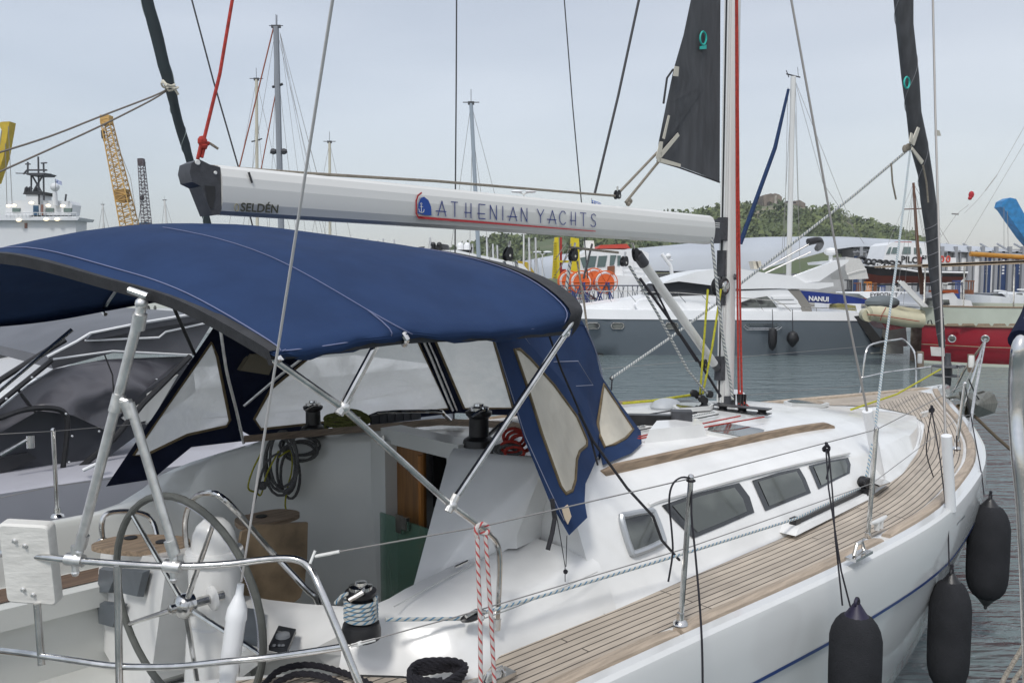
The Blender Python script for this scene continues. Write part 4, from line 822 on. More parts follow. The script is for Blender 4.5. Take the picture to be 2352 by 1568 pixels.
# mainsail clew hanging from the mast
sq = ((1592, -25), (1655, -25), (1654, 200), (1653, 418), (1600, 397), (1545, 377), (1509, 366), (1513, 325), (1530, 240), (1547, 160), (1570, 80))
P = YL([(u, v, .0 + (.012 * sin(v * .03) if u < 1640 else 0)) for u, v in sq]); c = YL(((1620, 200, .0),))[0]
m = MB(); n = len(P); r2 = [lerp(p, c, .5) + V(0, .012 * (-1) ** i, 0) for i, p in enumerate(P)]; m.add(P + r2 + [c], [(i, (i + 1) % n, n + (i + 1) % n, n + i) for i in range(n)] + [(n + i, n + (i + 1) % n, 2 * n) for i in range(n)])
ms = part('mainsail', m, sailm, ya, ang=70)
m = MB()
def tape(q, yy=-.04): P = [Y(u, v, y=yy) for u, v in q]; m.hexa(P, [p + V(0, -.004, 0) for p in P])
tape(((1506, 360), (1515, 325), (1522, 326), (1517, 372), (1510, 372))); tape(((1515, 352), (1556, 305), (1560, 312), (1519, 362))); tape(((1513, 362), (1563, 377), (1562, 384), (1515, 373))); tape(((1521, 318), (1534, 265), (1538, 266), (1526, 320))); tape(((1546, 175), (1549, 152), (1559, 154), (1557, 176)))
parts('clew_webbing', m, mat('cream_webbing', (.55, .52, .44), .7), ms)
teal = mat('teal_logo', (.02, .42, .36), .6)
m = MB(); m.tube([Y(1615 + 7 * cos(a), 88 + 15 * sin(a), y=-.015) for a in [2 * pi * k / 20 for k in range(20)]], .007, 5, close=True); P = [Y(u, v, y=-.015) for u, v in ((1607, 107), (1622, 103), (1622, 113), (1607, 114))]; m.hexa(P, [p + V(0, -.003, 0) for p in P]); part('sail_emblem', m, teal, ms)
m = MB(); P = [Y(u, v, y=.0) for u, v in ((1653, 395), (1653, 420), (1510, 372), (1512, 362))]; 
m.tube([Y(1509, 370, y=0), Y(1560, 385, y=0), Y(1653, 419, y=0)], .006, 5); m.tube([Y(1524, 70 * 3.4, y=.0), Y(1532, 180, y=.0), Y(1546, 160, y=0)], .008, 5); parts('sail_edge', m, binding, ms)
# furled headsail, stay, drum
fs = ((2074, -30, 41), (2078, 60, 38), (2091, 180, 35), (2099, 260, 33), (2110, 330, 36), (2125, 400, 32), (2132, 460, 31), (2142, 540, 31), (2148, 620, 26), (2154, 700, 21), (2160, 760, 17), (2164, 798, 14))
P = YL([(u, v, 0) for u, v, w in fs]); m = MB(); m.tube(P, [pr(p, w * (1 + .05 * (-1) ** i)) for i, (p, (u, v, w)) in enumerate(zip(P, fs))], 14); hs = part('furled_headsail', m, sailm, ya)
m = MB()
def spiral(P, rs, pitch, r, turns_from=0, turns_to=1):
    n = 260; o_ = []
    L = [0]
    for a, b in zip(P, P[1:]): L.append(L[-1] + (b - a).length)
    for i in range(n):
        s_ = lerp(turns_from, turns_to, i / (n - 1)) * L[-1]; j = max(k for k in range(len(L)) if L[k] <= s_ + 1e-9); j = min(j, len(P) - 2); f = (s_ - L[j]) / (L[j + 1] - L[j]); c_ = lerp(P[j], P[j + 1], f); rr = lerp(rs[j], rs[j + 1], f) * 1.03; a = 2 * pi * s_ / pitch; t_ = (P[j + 1] - P[j]).normalized(); e1 = t_.orthogonal().normalized(); e2 = t_.cross(e1); o_.append(c_ + (e1 * cos(a) + e2 * sin(a)) * rr)
    m.tube(o_, r, 4)
spiral(P, [pr(p, w) for p, (u, v, w) in zip(P, fs)], .16, .0034, .62, .98); spiral(P, [pr(p, w) for p, (u, v, w) in zip(P, fs)], .9, .003, 0, .6)
part('spiral_seam', m, mat('grey_thread', (.25, .25, .27), .8), hs)
m = MB(); m.tube([Y(2083 + 6 * cos(a), 190 + 13 * sin(a), y=-.13) for a in [2 * pi * k / 16 for k in range(16)]], .009, 5, close=True); part('sail_emblem', m, teal, hs)
m = MB(); P = YL(((2158, 797, -.06), (2169, 799, -.06), (2170, 818, -.06), (2160, 818, -.06))); m.hexa(P, [p + V(0, .1, 0) for p in P]); part('tack_webbing', m, whiteo, hs)
dr = Y(2176, 842, y=0)
m = MB(); m.lathe([(.03, .16), (.035, .06), (.05, .02), (.16, .012), (.165, 0), (.05, -.01), (.05, -.09), (.15, -.10), (.155, -.112), (.05, -.12), (.045, -.22), (.03, -.24)], dr, (0, 0, 1), 28); fd = part('furler_drum', m, gry, ya)
m = MB()
for a in (0, 2.1, 4.2): m.tube([dr + V(.17 * cos(a), .17 * sin(a), .01), dr + V(.17 * cos(a), .17 * sin(a), -.11)], .005, 5)
for dx in (-.02, .0, .02): m.tube([dr + V(dx, 0, -.22), dr + V(dx, dx, -.40)], .006, 5)
part('drum_cage', m, steel, fd)
# headsail sheets
clew = Y(2092, 335, y=-.1)
line('headsail_sheet', sheetm, ((2092, 335, -.1), (2065, 560, -.5), (2030, 820, -.9), (2008, 1000, -1.15), (1990, 1095, -1.22)), 4.6)
line('headsail_sheet', sheetd, ((2088, 342, .0), (1960, 450, .35), (1800, 575, .8), (1700, 652, 1.05)), 6); line('headsail_sheet', sheetd, ((1655, 690, 1.1), (1540, 775, 1.25), (1405, 868, 1.35)), 6)
m = MB(); m.ball(Y(2078, 342, y=-.1), .035, 8, (1, .7, 1.2)); m.ball(Y(2086, 338, y=-.1), .04, 8, (.8, .8, 1)); part('knot', m, brope, ya)
line('rope_tail', brope, ((2047, 375, .0), (2050, 420, 0), (2058, 458, 0)), 4)
m = MB(); 
for q in (((2090, 330), (2106, 292), (2111, 295), (2098, 335)), ((2087, 325), (2091, 305), (2095, 308), (2093, 332)), ((2094, 338), (2120, 370), (2115, 378), (2093, 345))): P = [Y(u, v, y=-.14) for u, v in q]; m.hexa(P, [p + V(0, -.01, 0) for p in P])
parts('clew_webbing', m, mat('cream_webbing', (.55, .52, .44), .7), hs)
line('rope_tail', brope, ((2120, 380, -.15), (2128, 420, -.15), (2132, 465, -.15)), 4)
# shrouds, stay, covers
line('shroud', wire, ((2142, -30, -1.2), (2148, 250, -1.3), (2158, 600, -1.5), (2173, 1040, -1.74)), 4.6); line('shroud', wire, ((1812, -30, -.7), (1895, 430, -.9), (1950, 740, -1.05), (1992, 945, -1.15)), 5)
def cover(a, b, w): m = MB(); m.tube([a, b], w, 14); return part('shroud_cover', m, white, ya)
cover(Y(2174, 1000, y=-1.74), Y(2184, 1172, y=-1.74), .030); cover(Y(1992, 943, y=-1.15), Y(2022, 1100, y=-1.17), .034)
m = MB(); P = YL(((1985, 1103, -1.2), (2032, 1103, -1.22), (2045, 1110, -1.3), (2020, 1118, -1.35))); m.hexa(P, [p + V(0, 0, .01) for p in P]); part('chainplate', m, steel, ya)
m = MB(); P = YL(((2150, 298, -1.32), (2158, 300, -1.32), (2162, 312, -1.32), (2150, 312, -1.32))); m.hexa(P, [p + V(0, .01, 0) for p in P]); part('tape_flag', m, mat('cream_webbing', (.55, .52, .44), .7), ya)
b1_, b2_ = Y(560, 1300, y=-.84), Y(640, 790, y=-1.31); bd_ = b2_ - b1_; m = MB(); m.tube([b1_ - bd_ * .08, b1_ + bd_ * 2.7], .0042, 8); part('backstay', m, mat('bright_wire', (.62, .60, .59), .35, .3), ya)
m = MB(); a, b = Y(553, 1340, y=-.80), Y(512, 1640, y=-.82); d_ = b - a; m.lathe([(.012, 0), (.014, .035), (.020, .05), (.034, .085), (.037, .12), (.034, .13), (.034, .30), (.028, .31), (.028, .7)], a, d_, 16); part('turnbuckle_cover', m, white, ya)
line('shroud', dwire, ((1474, -30, .75), (1420, 220, .9), (1366, 445, 1.0)), 6); line('shroud', dwire, ((1360, 560, 1.05), (1340, 640, 1.08)), 5)
# --- winches
def winch(c, s, name='winch'):
    m = MB(); m.lathe([(.075 * s, 0), (.075 * s, .03 * s), (.068 * s, .055 * s), (.045 * s, .07 * s), (.044 * s, .15 * s), (.058 * s, .165 * s), (.06 * s, .18 * s), (.05 * s, .185 * s)], c, n=26); o = part(name, m, blk, ya)
    t = MB(); t.lathe([(.045 * s, .186 * s), (.045 * s, .20 * s), (.024 * s, .205 * s), (.022 * s, .215 * s), (.012 * s, .216 * s)], c, n=20); t.tube([c + V(.03, .0, .195) * s, c + V(-.03, -.055, .195) * s, c + V(-.07, -.03, .17) * s], .009 * s, 6); part('self_tailer', t, steel, o); return o
wb_ = Y(830, 1462, y=-.90); winch(wb_, 1.0)
m = MB(); P = []
for i in range(150): a = i / 150 * 5.2 * 2 * pi; P.append(wb_ + V(.058 * cos(-a), .058 * sin(-a), .072 + .082 * i / 150))
m.tube(P, .0085, 6); part('rope_turns', m, sheetm, ya)
line('headsail_sheet', sheetm, ((885, 1422, -.96), (1060, 1420, -1.08)), 10); line('headsail_sheet', sheetm, ((1090, 1413, -1.13), (1300, 1352, -1.18), (1600, 1262, -1.27), (1830, 1190, -1.29), (1975, 1120, -1.27)), 9, n=6)
line('headsail_sheet', sheetm, ((770, 1385, -.86), (785, 1368, -.88), (800, 1362, -.9)), 9)
c = Y(1085, 1415, y=-1.12); m = MB(); m.ball(c, .05, 12, (1.2, .5, .35)); fb = part('foot_block', m, blk, ya); m = MB(); m.tube([c + V(-.05, -.02, .02), c + V(0, -.02, .03), c + V(.05, -.02, .01)], .008, 6); m.ball(c + V(.02, -.03, .0), .015, 8); part('block_bracket', m, steel, fb)
w1_ = V(2.78, -.55, 1.855); winch(Y(1100, 1036, x=2.78), 1.15); winch(Y(720, 1000, y=.72), .95)
for c0 in (Y(965, 985, z=1.86),):
    pass
# jib car and track on the side deck
ta, tb = Y(1826, 1202, z=1.30), Y(1985, 1128, z=1.31); m = MB(); d_ = (tb - ta).normalized(); s_ = V(-d_.y, d_.x, 0) * .016
m.hexa([ta - s_, ta + s_, tb + s_, tb - s_], [p + V(0, 0, .022) for p in (ta - s_, ta + s_, tb + s_, tb - s_)]); m.hexa([ta - s_ * 1.3 - d_ * .03, ta + s_ * 1.3 - d_ * .03, ta + s_ * 1.3 + d_ * .03, ta - s_ * 1.3 + d_ * .03], [p + V(0, 0, .035) for p in (ta - s_ * 1.3 - d_ * .03, ta + s_ * 1.3 - d_ * .03, ta + s_ * 1.3 + d_ * .03, ta - s_ * 1.3 + d_ * .03)]); jt = part('jib_track', m, blk, ya)
m = MB(); m.hexa([ta - s_ * 4 - d_ * .12 - V(0, 0, .03), ta + s_ * 3 - d_ * .12 - V(0, 0, .03), tb + s_ * 3 - V(0, 0, .03), tb - s_ * 3.5 - V(0, 0, .03)], [ta - s_ * 3 - d_ * .05, ta + s_ * 3 - d_ * .06, tb + s_ * 3, tb - s_ * 2.5]); part('track_plinth', m, gel, jt)
m = MB(); c = Y(1988, 1112, z=1.36); m.lathe([(.04, -.035), (.042, -.02), (.02, 0), (.042, .02), (.04, .035)], c + V(0, 0, .01), (.3, 1, 0), 18); m.box((c.x - .05, c.y - .04, c.z - .06), (c.x + .05, c.y + .04, c.z - .02)); part('jib_car', m, blk, jt)
# cleat, fairlead, deck plates
def cleat(c, L=.10, name='cleat'):
    m = MB(); m.tube([c + V(-L, 0, .055), c + V(-L * .4, 0, .05), c + V(L * .4, 0, .05), c + V(L, 0, .055)], [.008, .014, .014, .008], 8); m.box((c.x - .035, c.y - .012, c.z), (c.x - .015, c.y + .012, c.z + .045)); m.box((c.x + .015, c.y - .012, c.z), (c.x + .035, c.y + .012, c.z + .045)); return part(name, m, alu, ya)
cleat(Y(2018, 1215, z=1.29)); cleat(V(8.3, -.55, 1.37), .09)
c = Y(1973, 1268, z=1.30); m = MB(); m.tube([c + V(-.06, 0, 0), c + V(-.03, 0, .05), c + V(.03, 0, .05), c + V(.06, 0, 0), c + V(.03, .0, -.012), c + V(-.03, 0, -.012)], .010, 8, close=True); m.box((c.x - .1, c.y - .03, c.z - .022), (c.x + .1, c.y + .03, c.z - .008)); part('fairlead_chock', m, steel, ya)
c = Y(1130, 1562, z=1.19); m = MB(); m.box((c.x - .14, c.y - .03, c.z - .01), (c.x + .10, c.y + .035, c.z + .012)); m.tube([c + V(-.04, 0, 0), c + V(-.02, 0, .035), c + V(.05, 0, .035), c + V(.07, 0, 0)], .009, 8); part('fairlead_chock', m, steel, ya)
# companion handrail loop and rope clutches along the cabin top
m = MB(); m.tube(YL(((838, 972, .6), (868, 948, .58), (1000, 944, .3), (1020, 952, .28), (1035, 966, .26))), .012, 8, sm=3); m.tube(YL(((1120, 1000, -.3), (1150, 975, -.35), (1175, 965, -.38))), .012, 8); parts('grab_loop', m, steel, ya)
m = MB(); m.grid([[Y(u, v, z=1.87), Y(u, v + 16, z=1.845)] for u, v in ((560, 1000), (700, 988), (850, 975), (1010, 960), (1180, 968), (1240, 985))]); part('garage_trim', m, wood, ya)
m = MB()
for i in range(6): c = Y(862 + i * 18, 966 - i * 2, z=1.86); m.box((c.x - .03, c.y - .012, c.z - .02), (c.x + .04, c.y + .012, c.z + .035))
parts('rope_clutch', m, gry, ya)
# --- pulpit at the bow
m = MB()
def PT(u, v, yy): return Y(u, v, y=yy)
m.tube([PT(1965, 935, .95), PT(1978, 890, .92), PT(1988, 812, .9), PT(2005, 790, .88), PT(2060, 780, .75), PT(2075, 780, .72), PT(2095, 800, .62), PT(2104, 830, .55), PT(2103, 932, .5)], .0125, 10, sm=3)
m.tube([PT(1978, 868, .9), PT(2035, 855, .75), PT(2140, 842, .35)], .011, 8)
m.tube([PT(2263, 783, -.75), PT(2246, 830, -.72), PT(2225, 900, -.68), PT(2210, 955, -.62)], .0125, 10); m.tube([PT(2262, 785, -.75), PT(2240, 900, -.95), PT(2222, 1022, -1.12)], .0125, 10); m.tube([PT(2263, 783, -.75), PT(2215, 850, -.45), PT(2190, 900, -.3)], .0125, 10)
m.tube([PT(2262, 785, -.75), PT(2265, 778, -.76)], .016, 8); m.tube([PT(2198, 838, -.1), PT(2236, 843, -.5)], .012, 8)
pul = parts('pulpit', m, steel, ya)
for q in ((2109, 808, 2122, 845, .5), (2228, 815, 2240, 855, -.62)):
    m = MB(); P = [PT(q[0], q[1], q[4]), PT(q[2], q[1], q[4]), PT(q[2], q[3], q[4]), PT(q[0], q[3], q[4])]; m.hexa(P, [p + V(.08, .05, 0) for p in P]); part('lamp_holder', m, wood, pul)
for q in ((2113, 815, .45), (2231, 822, -.66)): c = PT(q[0], q[1] + 8, q[2]); m = MB(); m.lathe([(.025, -.06), (.028, -.04), (.028, .04), (.025, .06)], c, n=14); part('navigation_lamp', m, whiteo, pul)
# bow: anchor locker, anchor roller
m = MB(); m.tube(YL(((2100, 952, -.0), (2130, 925, -.02), (2160, 915, -.03), (2180, 918, -.03))), [.03, .05, .07, .05], 10, flat=.6, sm=3); part('bow_moulding', m, gel, ya)
# mooring line from the bow
line('mooring_line', mat('brown_rope', (.13, .095, .055), .9, noise=.5, nscale=100, bump=.8, bscale=300), ((2238, 955, -.75), (2290, 1005, -1.1), (2360, 1065, -1.6)), 7, label='brown mooring rope running from the bow')
m = MB()
for k in range(3):
    a0 = Y(2205, 945, y=-.55); m.tube([a0 + V(.07 * cos(a) + .01 * k, .05 * sin(a), .02 * k + .02 * sin(a * 2)) for a in [2 * pi * j / 14 for j in range(14)]], .012, 6, close=True)
part('rope_turns', m, mat('brown_rope2', (.22, .16, .09), .9, noise=.5, nscale=100, bump=.8, bscale=300), ya)
yl = line('furling_line', yel, ((2160, 848, -.05), (2060, 905, -.2), (1965, 937, -.35), (1955, 940, -.4)), 4)
# --- anchor held at the bow
an = thing('anchor', 'grey galvanised plough anchor hanging at the bow roller', 'anchor', Y(2245, 935, y=-.6), 'Y')
m = MB(); F0 = YL(((2212, 900, -.6), (2250, 905, -.6), (2268, 898, -.55), (2284, 905, -.5), (2292, 925, -.5), (2285, 948, -.55), (2250, 958, -.62), (2228, 962, -.65)), ); c = Y(2245, 930, y=-.85)
m.add(F0 + [c], [(i, (i + 1) % 8, 8) for i in range(8)]); m.add([p + V(.02, .05, 0) for p in F0], [tuple(range(8))]); galv = mat('galvanised', (.20, .20, .17), .55, .4, noise=.4, nscale=10, bump=.3, bscale=30); part('fluke', m, galv, an, flat=True)
m = MB(); m.tube(YL(((2240, 935, -.7), (2200, 910, -.5), (2170, 915, -.3))), .03, 8, flat=.5); part('shank', m, galv, an)
line('tie_cord', blackrope, ((2225, 870, -.7), (2240, 905, -.75), (2255, 925, -.7)), 3, parent=an)
# ================================================================ THINGS ON AND OVER THE SIDE OF THE YACHT
def fender(u, vt, vb, yc, w, label, linepts, eyecol=blk, bottom=True):
    c = Y(u, (vt + vb) / 2, y=yc); top = Y(u, vt, y=yc); r = pr(c, w); bot = Y(u + (vb - vt) * .006, vb, y=yc); L = (top - bot).length; ax = V(0, 0, -1)
    o = thing('fender', label, 'fender', V(top.x, top.y, top.z - L), 'Y', 'fenders along the yacht')
    m = MB(); pf = [(.20, .0), (.42, .02), (.62, .045), (.80, .10), (.93, .17), (1.0, .25), (1.01, .5), (1.0, .72), (.97, .80), (.86, .88), (.66, .94), (.40, .975), (.25, .99)]
    m.lathe([(r * a, L * (.07 + .88 * b)) for a, b in pf], top, ax, 28); part('cover', m, fendm, o, ang=60)
    for k, (zz, mm2) in enumerate(((.0, eyecol), (1.0, blk))):
        m = MB(); s_ = 1 if k == 0 else -1; b0 = top + ax * L * (.10 if k == 0 else .92); m.lathe([(r * .50, 0), (r * .36, .02), (r * .22, .045), (r * .14, .06)], b0, V(0, 0, s_), 14); m.tube([b0 + V(.018 * cos(a), 0, s_ * .062 + .02 * sin(a)) for a in [2 * pi * j / 12 for j in range(12)]], .008, 6, close=True); part('eye', m, mm2, o)
    for lp in linepts: m = MB(); m.tube(YL(lp), .0042, 6); part('fender_line', m, blackrope, o)
    m = MB(); m.ball(top + V(0, 0, .0), .014, 8, (1, 1, 1.6)); m.ball(top + V(.004, 0, .025), .012, 8); part('knot', m, blackrope, o)
    return o
purple = mat('purple_black', (.012, .009, .032), .5)
fender(1968, 1388, 1640, -1.92, 118, 'charcoal cloth covered fender nearest the camera, hanging furthest aft of the three', (((1897, 1030, -1.58), (1903, 1120, -1.70), (1916, 1205, -1.80), (1932, 1310, -1.88), (1953, 1392, -1.92)), ((1903, 1030, -1.58), (1912, 1130, -1.70), (1918, 1230, -1.82), (1935, 1390, -1.9))), purple)
fender(2186, 1308, 1585, -1.80, 91, 'charcoal cloth covered fender in the middle of the three, beside the white shroud cover', (((2140, 940, -1.42), (2160, 1060, -1.55), (2178, 1210, -1.76), (2180, 1300, -1.80)),))
fender(2275, 1138, 1378, -1.66, 89, 'charcoal cloth covered fender nearest the bow, hanging highest over the water', (((2218, 890, -1.30), (2240, 1010, -1.45), (2255, 1090, -1.6), (2260, 1135, -1.66)),))
def knot(u, v, yy, r=.022):
    m = MB(); c = Y(u, v, y=yy)
    for k in range(2): m.tube([c + V(r * cos(a), .01 * sin(2 * a), r * .8 * sin(a) + .008 * k) for a in [2 * pi * j / 12 for j in range(12)]], .006, 6, close=True)
    return m
for u, v, yy, tail, lb in ((1898, 1028, -1.58, ((1900, 1035, -1.58), (1905, 1060, -1.58), (1898, 1100, -1.58)), 'dark lashing knot on the lifeline above the nearest fender'), (2140, 940, -1.40, ((2140, 945, -1.4), (2132, 990, -1.4), (2128, 1040, -1.4), (2144, 1095, -1.4)), 'dark lashing knot with hanging tail on the lifeline forward of the middle stanchion')):
    o = solo('lashing', MB(), blackrope, lb, 'rope', base=Y(u, v, y=yy), frame='Y') if False else thing('lashing', lb, 'rope', Y(u, v, y=yy), 'Y', 'lashings on the lifeline')
    part('knot', knot(u, v, yy), blackrope, o); m = MB(); m.tube(YL(tail), .004, 6, sm=3); part('tail', m, blackrope, o)
o = thing('lashing', 'black cord looped over the top of the stanchion beside the long window, end dangling', 'rope', Y(1587, 1098, y=-1.49), 'Y', 'lashings on the lifeline')
m = MB(); m.tube(YL(((1588, 1098, -1.49), (1565, 1096, -1.50), (1545, 1112, -1.50), (1537, 1150, -1.50), (1543, 1220, -1.50), (1545, 1270, -1.50), (1535, 1335, -1.50))), .0042, 6, sm=4); m.tube(YL(((1590, 1098, -1.49), (1588, 1180, -1.52), (1597, 1270, -1.58), (1608, 1400, -1.68), (1613, 1500, -1.74), (1614, 1600, -1.78))), .0045, 6, sm=3); part('cord', m, blackrope, o)
m = MB(); m.tube([S1t + V(.016 * cos(a), .016 * sin(a), -.01) for a in [2 * pi * j / 12 for j in range(12)]], .005, 6, close=True); part('knot', m, blackrope, o)
o = thing('lashing', 'short black cord dangling from the forward stanchion over the foredeck', 'rope', Y(2200, 1000, y=-1.25), 'Y', 'lashings on the lifeline')
m = MB(); m.tube(YL(((2197, 1000, -1.25), (2199, 1045, -1.25), (2211, 1086, -1.25))), .0042, 6, sm=3); part('cord', m, blackrope, o)
# red flecked rope looped over the lifeline
o = thing('boarding_rope', 'white and red flecked rope doubled over the lifeline beside the bent canopy frame', 'rope', Y(1105, 1560, y=-1.36), 'Y')
m = MB(); m.tube(YL(((1096, 1225, -1.38), (1098, 1300, -1.39), (1103, 1420, -1.4), (1104, 1600, -1.42))), .008, 8); m.tube(YL(((1115, 1225, -1.38), (1120, 1300, -1.39), (1128, 1420, -1.4), (1137, 1600, -1.42))), .008, 8)
m.tube(YL(((1095, 1232, -1.38), (1094, 1212, -1.38), (1108, 1203, -1.38), (1122, 1212, -1.38), (1116, 1225, -1.38), (1100, 1221, -1.37))), .009, 8, sm=3); part('rope', m, redfleck, o)
# coiled ropes
def coil(o, c, rx, rz, n, mm_, name='coil', yj=.03, tail=None, r=.0085, seed=1):
    random.seed(seed); m = MB()
    for k in range(n):
        dx, dz, dy = random.uniform(-.02, .02), random.uniform(-.02, .02), random.uniform(-yj, yj); a0 = random.uniform(.85, 1.12); b0 = random.uniform(.9, 1.1)
        m.tube([c + V(rx * a0 * cos(a) * .72 + dx, -rx * a0 * cos(a) * .69 + dy, rz * b0 * sin(a) + dz) for a in [2 * pi * j / 18 for j in range(18)]], r, 6, close=True)
    return part(name, m, mm_, o)
c = Y(655, 1060, y=.72); o = thing('rope_coil', 'grey and yellow ropes coiled and hung on the port winch beside the companionway', 'rope', Y(640, 1150, y=.72), 'Y')
coil(o, Y(640, 1065, y=.70), .09, .16, 4, grope, seed=2); coil(o, Y(690, 1030, y=.70), .10, .06, 4, grope, seed=4); coil(o, Y(660, 1085, y=.72), .05, .13, 2, grope, seed=5)
m = MB(); m.tube(YL(((600, 1040, .7), (580, 1080, .7), (570, 1120, .7), (588, 1130, .7), (600, 1135, .7), (612, 1090, .7), (640, 1035, .7))), .0055, 6, sm=4); m.tube(YL(((640, 1050, .7), (668, 1035, .7), (670, 1080, .7), (660, 1120, .7), (655, 1160, .7), (662, 1185, .7), (650, 1195, .7))), .0055, 6, sm=4); part('yellow_rope', m, mat('mustard_rope', (.34, .33, .03), .8, noise=.4, nscale=90), o)
m = MB(); m.tube(YL(((720, 960, .72), (690, 990, .7), (655, 1030, .7), (612, 1060, .7), (590, 1130, .68), (575, 1190, .66))), .007, 6, sm=3); m.ball(Y(603, 1115, y=.69), .026, 8); part('rope', m, grope, o)
o = thing('rope_coil', 'heap of olive green rope on the cabin top left of the grab loop', 'rope', Y(810, 985, y=.62), 'Y')
coil(o, Y(815, 958, y=.60), .09, .035, 7, olive, yj=.05, seed=7); coil(o, Y(775, 968, y=.62), .08, .03, 4, olive, yj=.05, seed=8)
o = thing('rope_coil', 'red and black ropes coiled behind the starboard cabin winch', 'rope', Y(1180, 1040, y=-.60), 'Y')
coil(o, Y(1195, 1012, y=-.62), .05, .04, 4, red, seed=11); coil(o, Y(1165, 1035, y=-.62), .06, .025, 3, grope, seed=12); coil(o, Y(1180, 1030, y=-.64), .045, .03, 2, red, seed=13)
def lay(P, r, mm_, o, name='rope'):             # three-strand rope
    P = smooth([Vector(p) for p in P], 8); m = MB()
    for s_ in range(3):
        Q = []; L = 0
        for i, p in enumerate(P):
            if i: L += (p - P[i - 1]).length
            t_ = (P[min(i + 1, len(P) - 1)] - P[max(i - 1, 0)]).normalized(); e1 = t_.cross(V(0, 0, 1)); e1 = e1.normalized() if e1.length > 1e-4 else V(1, 0, 0); e2 = t_.cross(e1); a = L / (r * 7) * 2 * pi + s_ * 2.094; Q.append(p + (e1 * cos(a) + e2 * sin(a)) * r * .5)
        m.tube(Q, r * .56, 6)
    return part(name, m, mm_, o)
o = thing('mooring_rope', 'black three-strand rope coiled on the teak beside the steel chock', 'rope', Y(1010, 1560, z=1.2), 'Y')
c = Y(1005, 1572, z=1.22); P = []
for k in range(90): a = k * .33; P.append(c + V((.10 + .012 * sin(k * .7)) * cos(a), (.085 + .01 * cos(k)) * sin(a), .012 + .00055 * k))
lay(P, .012, blackrope, o)
o = thing('mooring_rope', 'black three-strand rope lying slack on the teak below the pushpit', 'rope', Y(740, 1540, z=1.2), 'Y')
lay(YL(((600, 1580), (640, 1540), (700, 1526), (760, 1535), (830, 1560), (900, 1600)), z=1.20), .013, blackrope, o); lay(YL(((630, 1570), (680, 1548), (740, 1552), (800, 1578)), z=1.20), .013, blackrope, o)

o = thing('lashing', 'black cord knotted on the port lifeline right of the spray hood, against the water', 'rope', Y(1406, 895, y=1.45), 'Y', 'lashings on the lifeline')
part('knot', knot(1405, 868, 1.45, .016), blackrope, o); m = MB(); m.tube(YL(((1406, 870, 1.45), (1404, 896, 1.45))), .007, 6); part('tail', m, blackrope, o)
# ================================================================ WATER, LAND
def waterm():
    m = bpy.data.materials.new('harbour_water'); m.use_nodes = True; t = m.node_tree; b = t.nodes['Principled BSDF']; L = t.links.new
    b.inputs['Base Color'].default_value = (.13, .165, .17, 1); b.inputs['Roughness'].default_value = .05; b.inputs['IOR'].default_value = 1.33
    c = t.nodes.new('ShaderNodeTexCoord'); h = None
    for sc, st, w in (((.5, 2.2, 1), 1.1, 1.0), ((1.6, 6, 1), 1.5, .42), ((5, 15, 1), 1.6, .14)):
        mp_ = t.nodes.new('ShaderNodeMapping'); mp_.inputs['Scale'].default_value = sc; mp_.inputs['Rotation'].default_value = (0, 0, R(-8)); L(c.outputs['Object'], mp_.inputs[0])
        n = t.nodes.new('ShaderNodeTexNoise'); n.inputs['Scale'].default_value = st; n.inputs['Detail'].default_value = 2.5; n.inputs['Distortion'].default_value = .6; L(mp_.outputs[0], n.inputs[0])
        u = t.nodes.new('ShaderNodeMath'); u.operation = 'MULTIPLY'; u.inputs[1].default_value = w; L(n.outputs[0], u.inputs[0])
        if h is None: h = u
        else: a = t.nodes.new('ShaderNodeMath'); a.operation = 'ADD'; L(h.outputs[0], a.inputs[0]); L(u.outputs[0], a.inputs[1]); h = a
    bp = t.nodes.new('ShaderNodeBump'); bp.inputs['Strength'].default_value = 1; bp.inputs['Distance'].default_value = .20; L(h.outputs[0], bp.inputs['Height']); L(bp.outputs[0], b.inputs['Normal'])
    return m
m = MB(); m.add([V(-2500, -300, 0), V(2500, -300, 0), V(2500, 4500, 0), V(-2500, 4500, 0)], [(0, 1, 2, 3)])
solo('water', m, waterm(), 'grey green rippled harbour water', 'water', base=(0, 0, 0), kind='structure', recalc=False)
concrete = mat('quay_concrete', (.30, .29, .26), .85, noise=.35, nscale=1.5, bump=.4, bscale=8)
m = MB(); m.box((B(1100, 640, 46).x, 45, -2), (70, 49, 1.0)); m.box((B(1560, 640, 60).x, 49, -2), (190, 420, 1.15))
solo('quay', m, concrete, 'concrete quay behind the moored boats', 'quay', base=(10, 45, -2), kind='structure')
HILL = [(640, 628), (860, 592), (960, 585), (1060, 572), (1110, 556), (1160, 543), (1200, 550), (1280, 535), (1330, 525), (1420, 515), (1560, 495), (1640, 484), (1700, 474), (1745, 467), (1800, 463), (1856, 472), (1920, 488), (1975, 510), (2030, 520), (2070, 532), (2110, 556), (2180, 576), (2235, 580), (2300, 600), (2400, 612)]
def hv(u): return tab(HILL, u)
random.seed(5)
m = MB(); rows = []; us = [600 + 18 * i for i in range(104)]
for j in range(15):
    r = []
    for i, u in enumerate(us):
        k = j / 9; D = lerp(165, 330, min(k, 1)) + max(0, k - 1) * 260; p = B(u, 640, D); ztop = B(u, hv(u) + 12, 330).z; e = (sin(min(k, 1) * pi / 2)) if k <= 1 else 1 - (k - 1) * 1.2
        r.append(V(p.x, D, max(.3, .6 + (ztop - .6) * (e ** 1.25 if k <= 1 else max(0, e)) + random.uniform(-.5, .5) * (k < .99))))
    rows.append(r)
m.grid(rows); hillm = mat('hillside', (.24, .20, .145), .95, noise=.5, nscale=.03, col2=(.08, .105, .045), n_lo=.5, n_hi=.7)
solo('hill', m, hillm, 'green scrubby hillside behind the harbour', 'hill', base=(0, 165, 0), kind='structure')
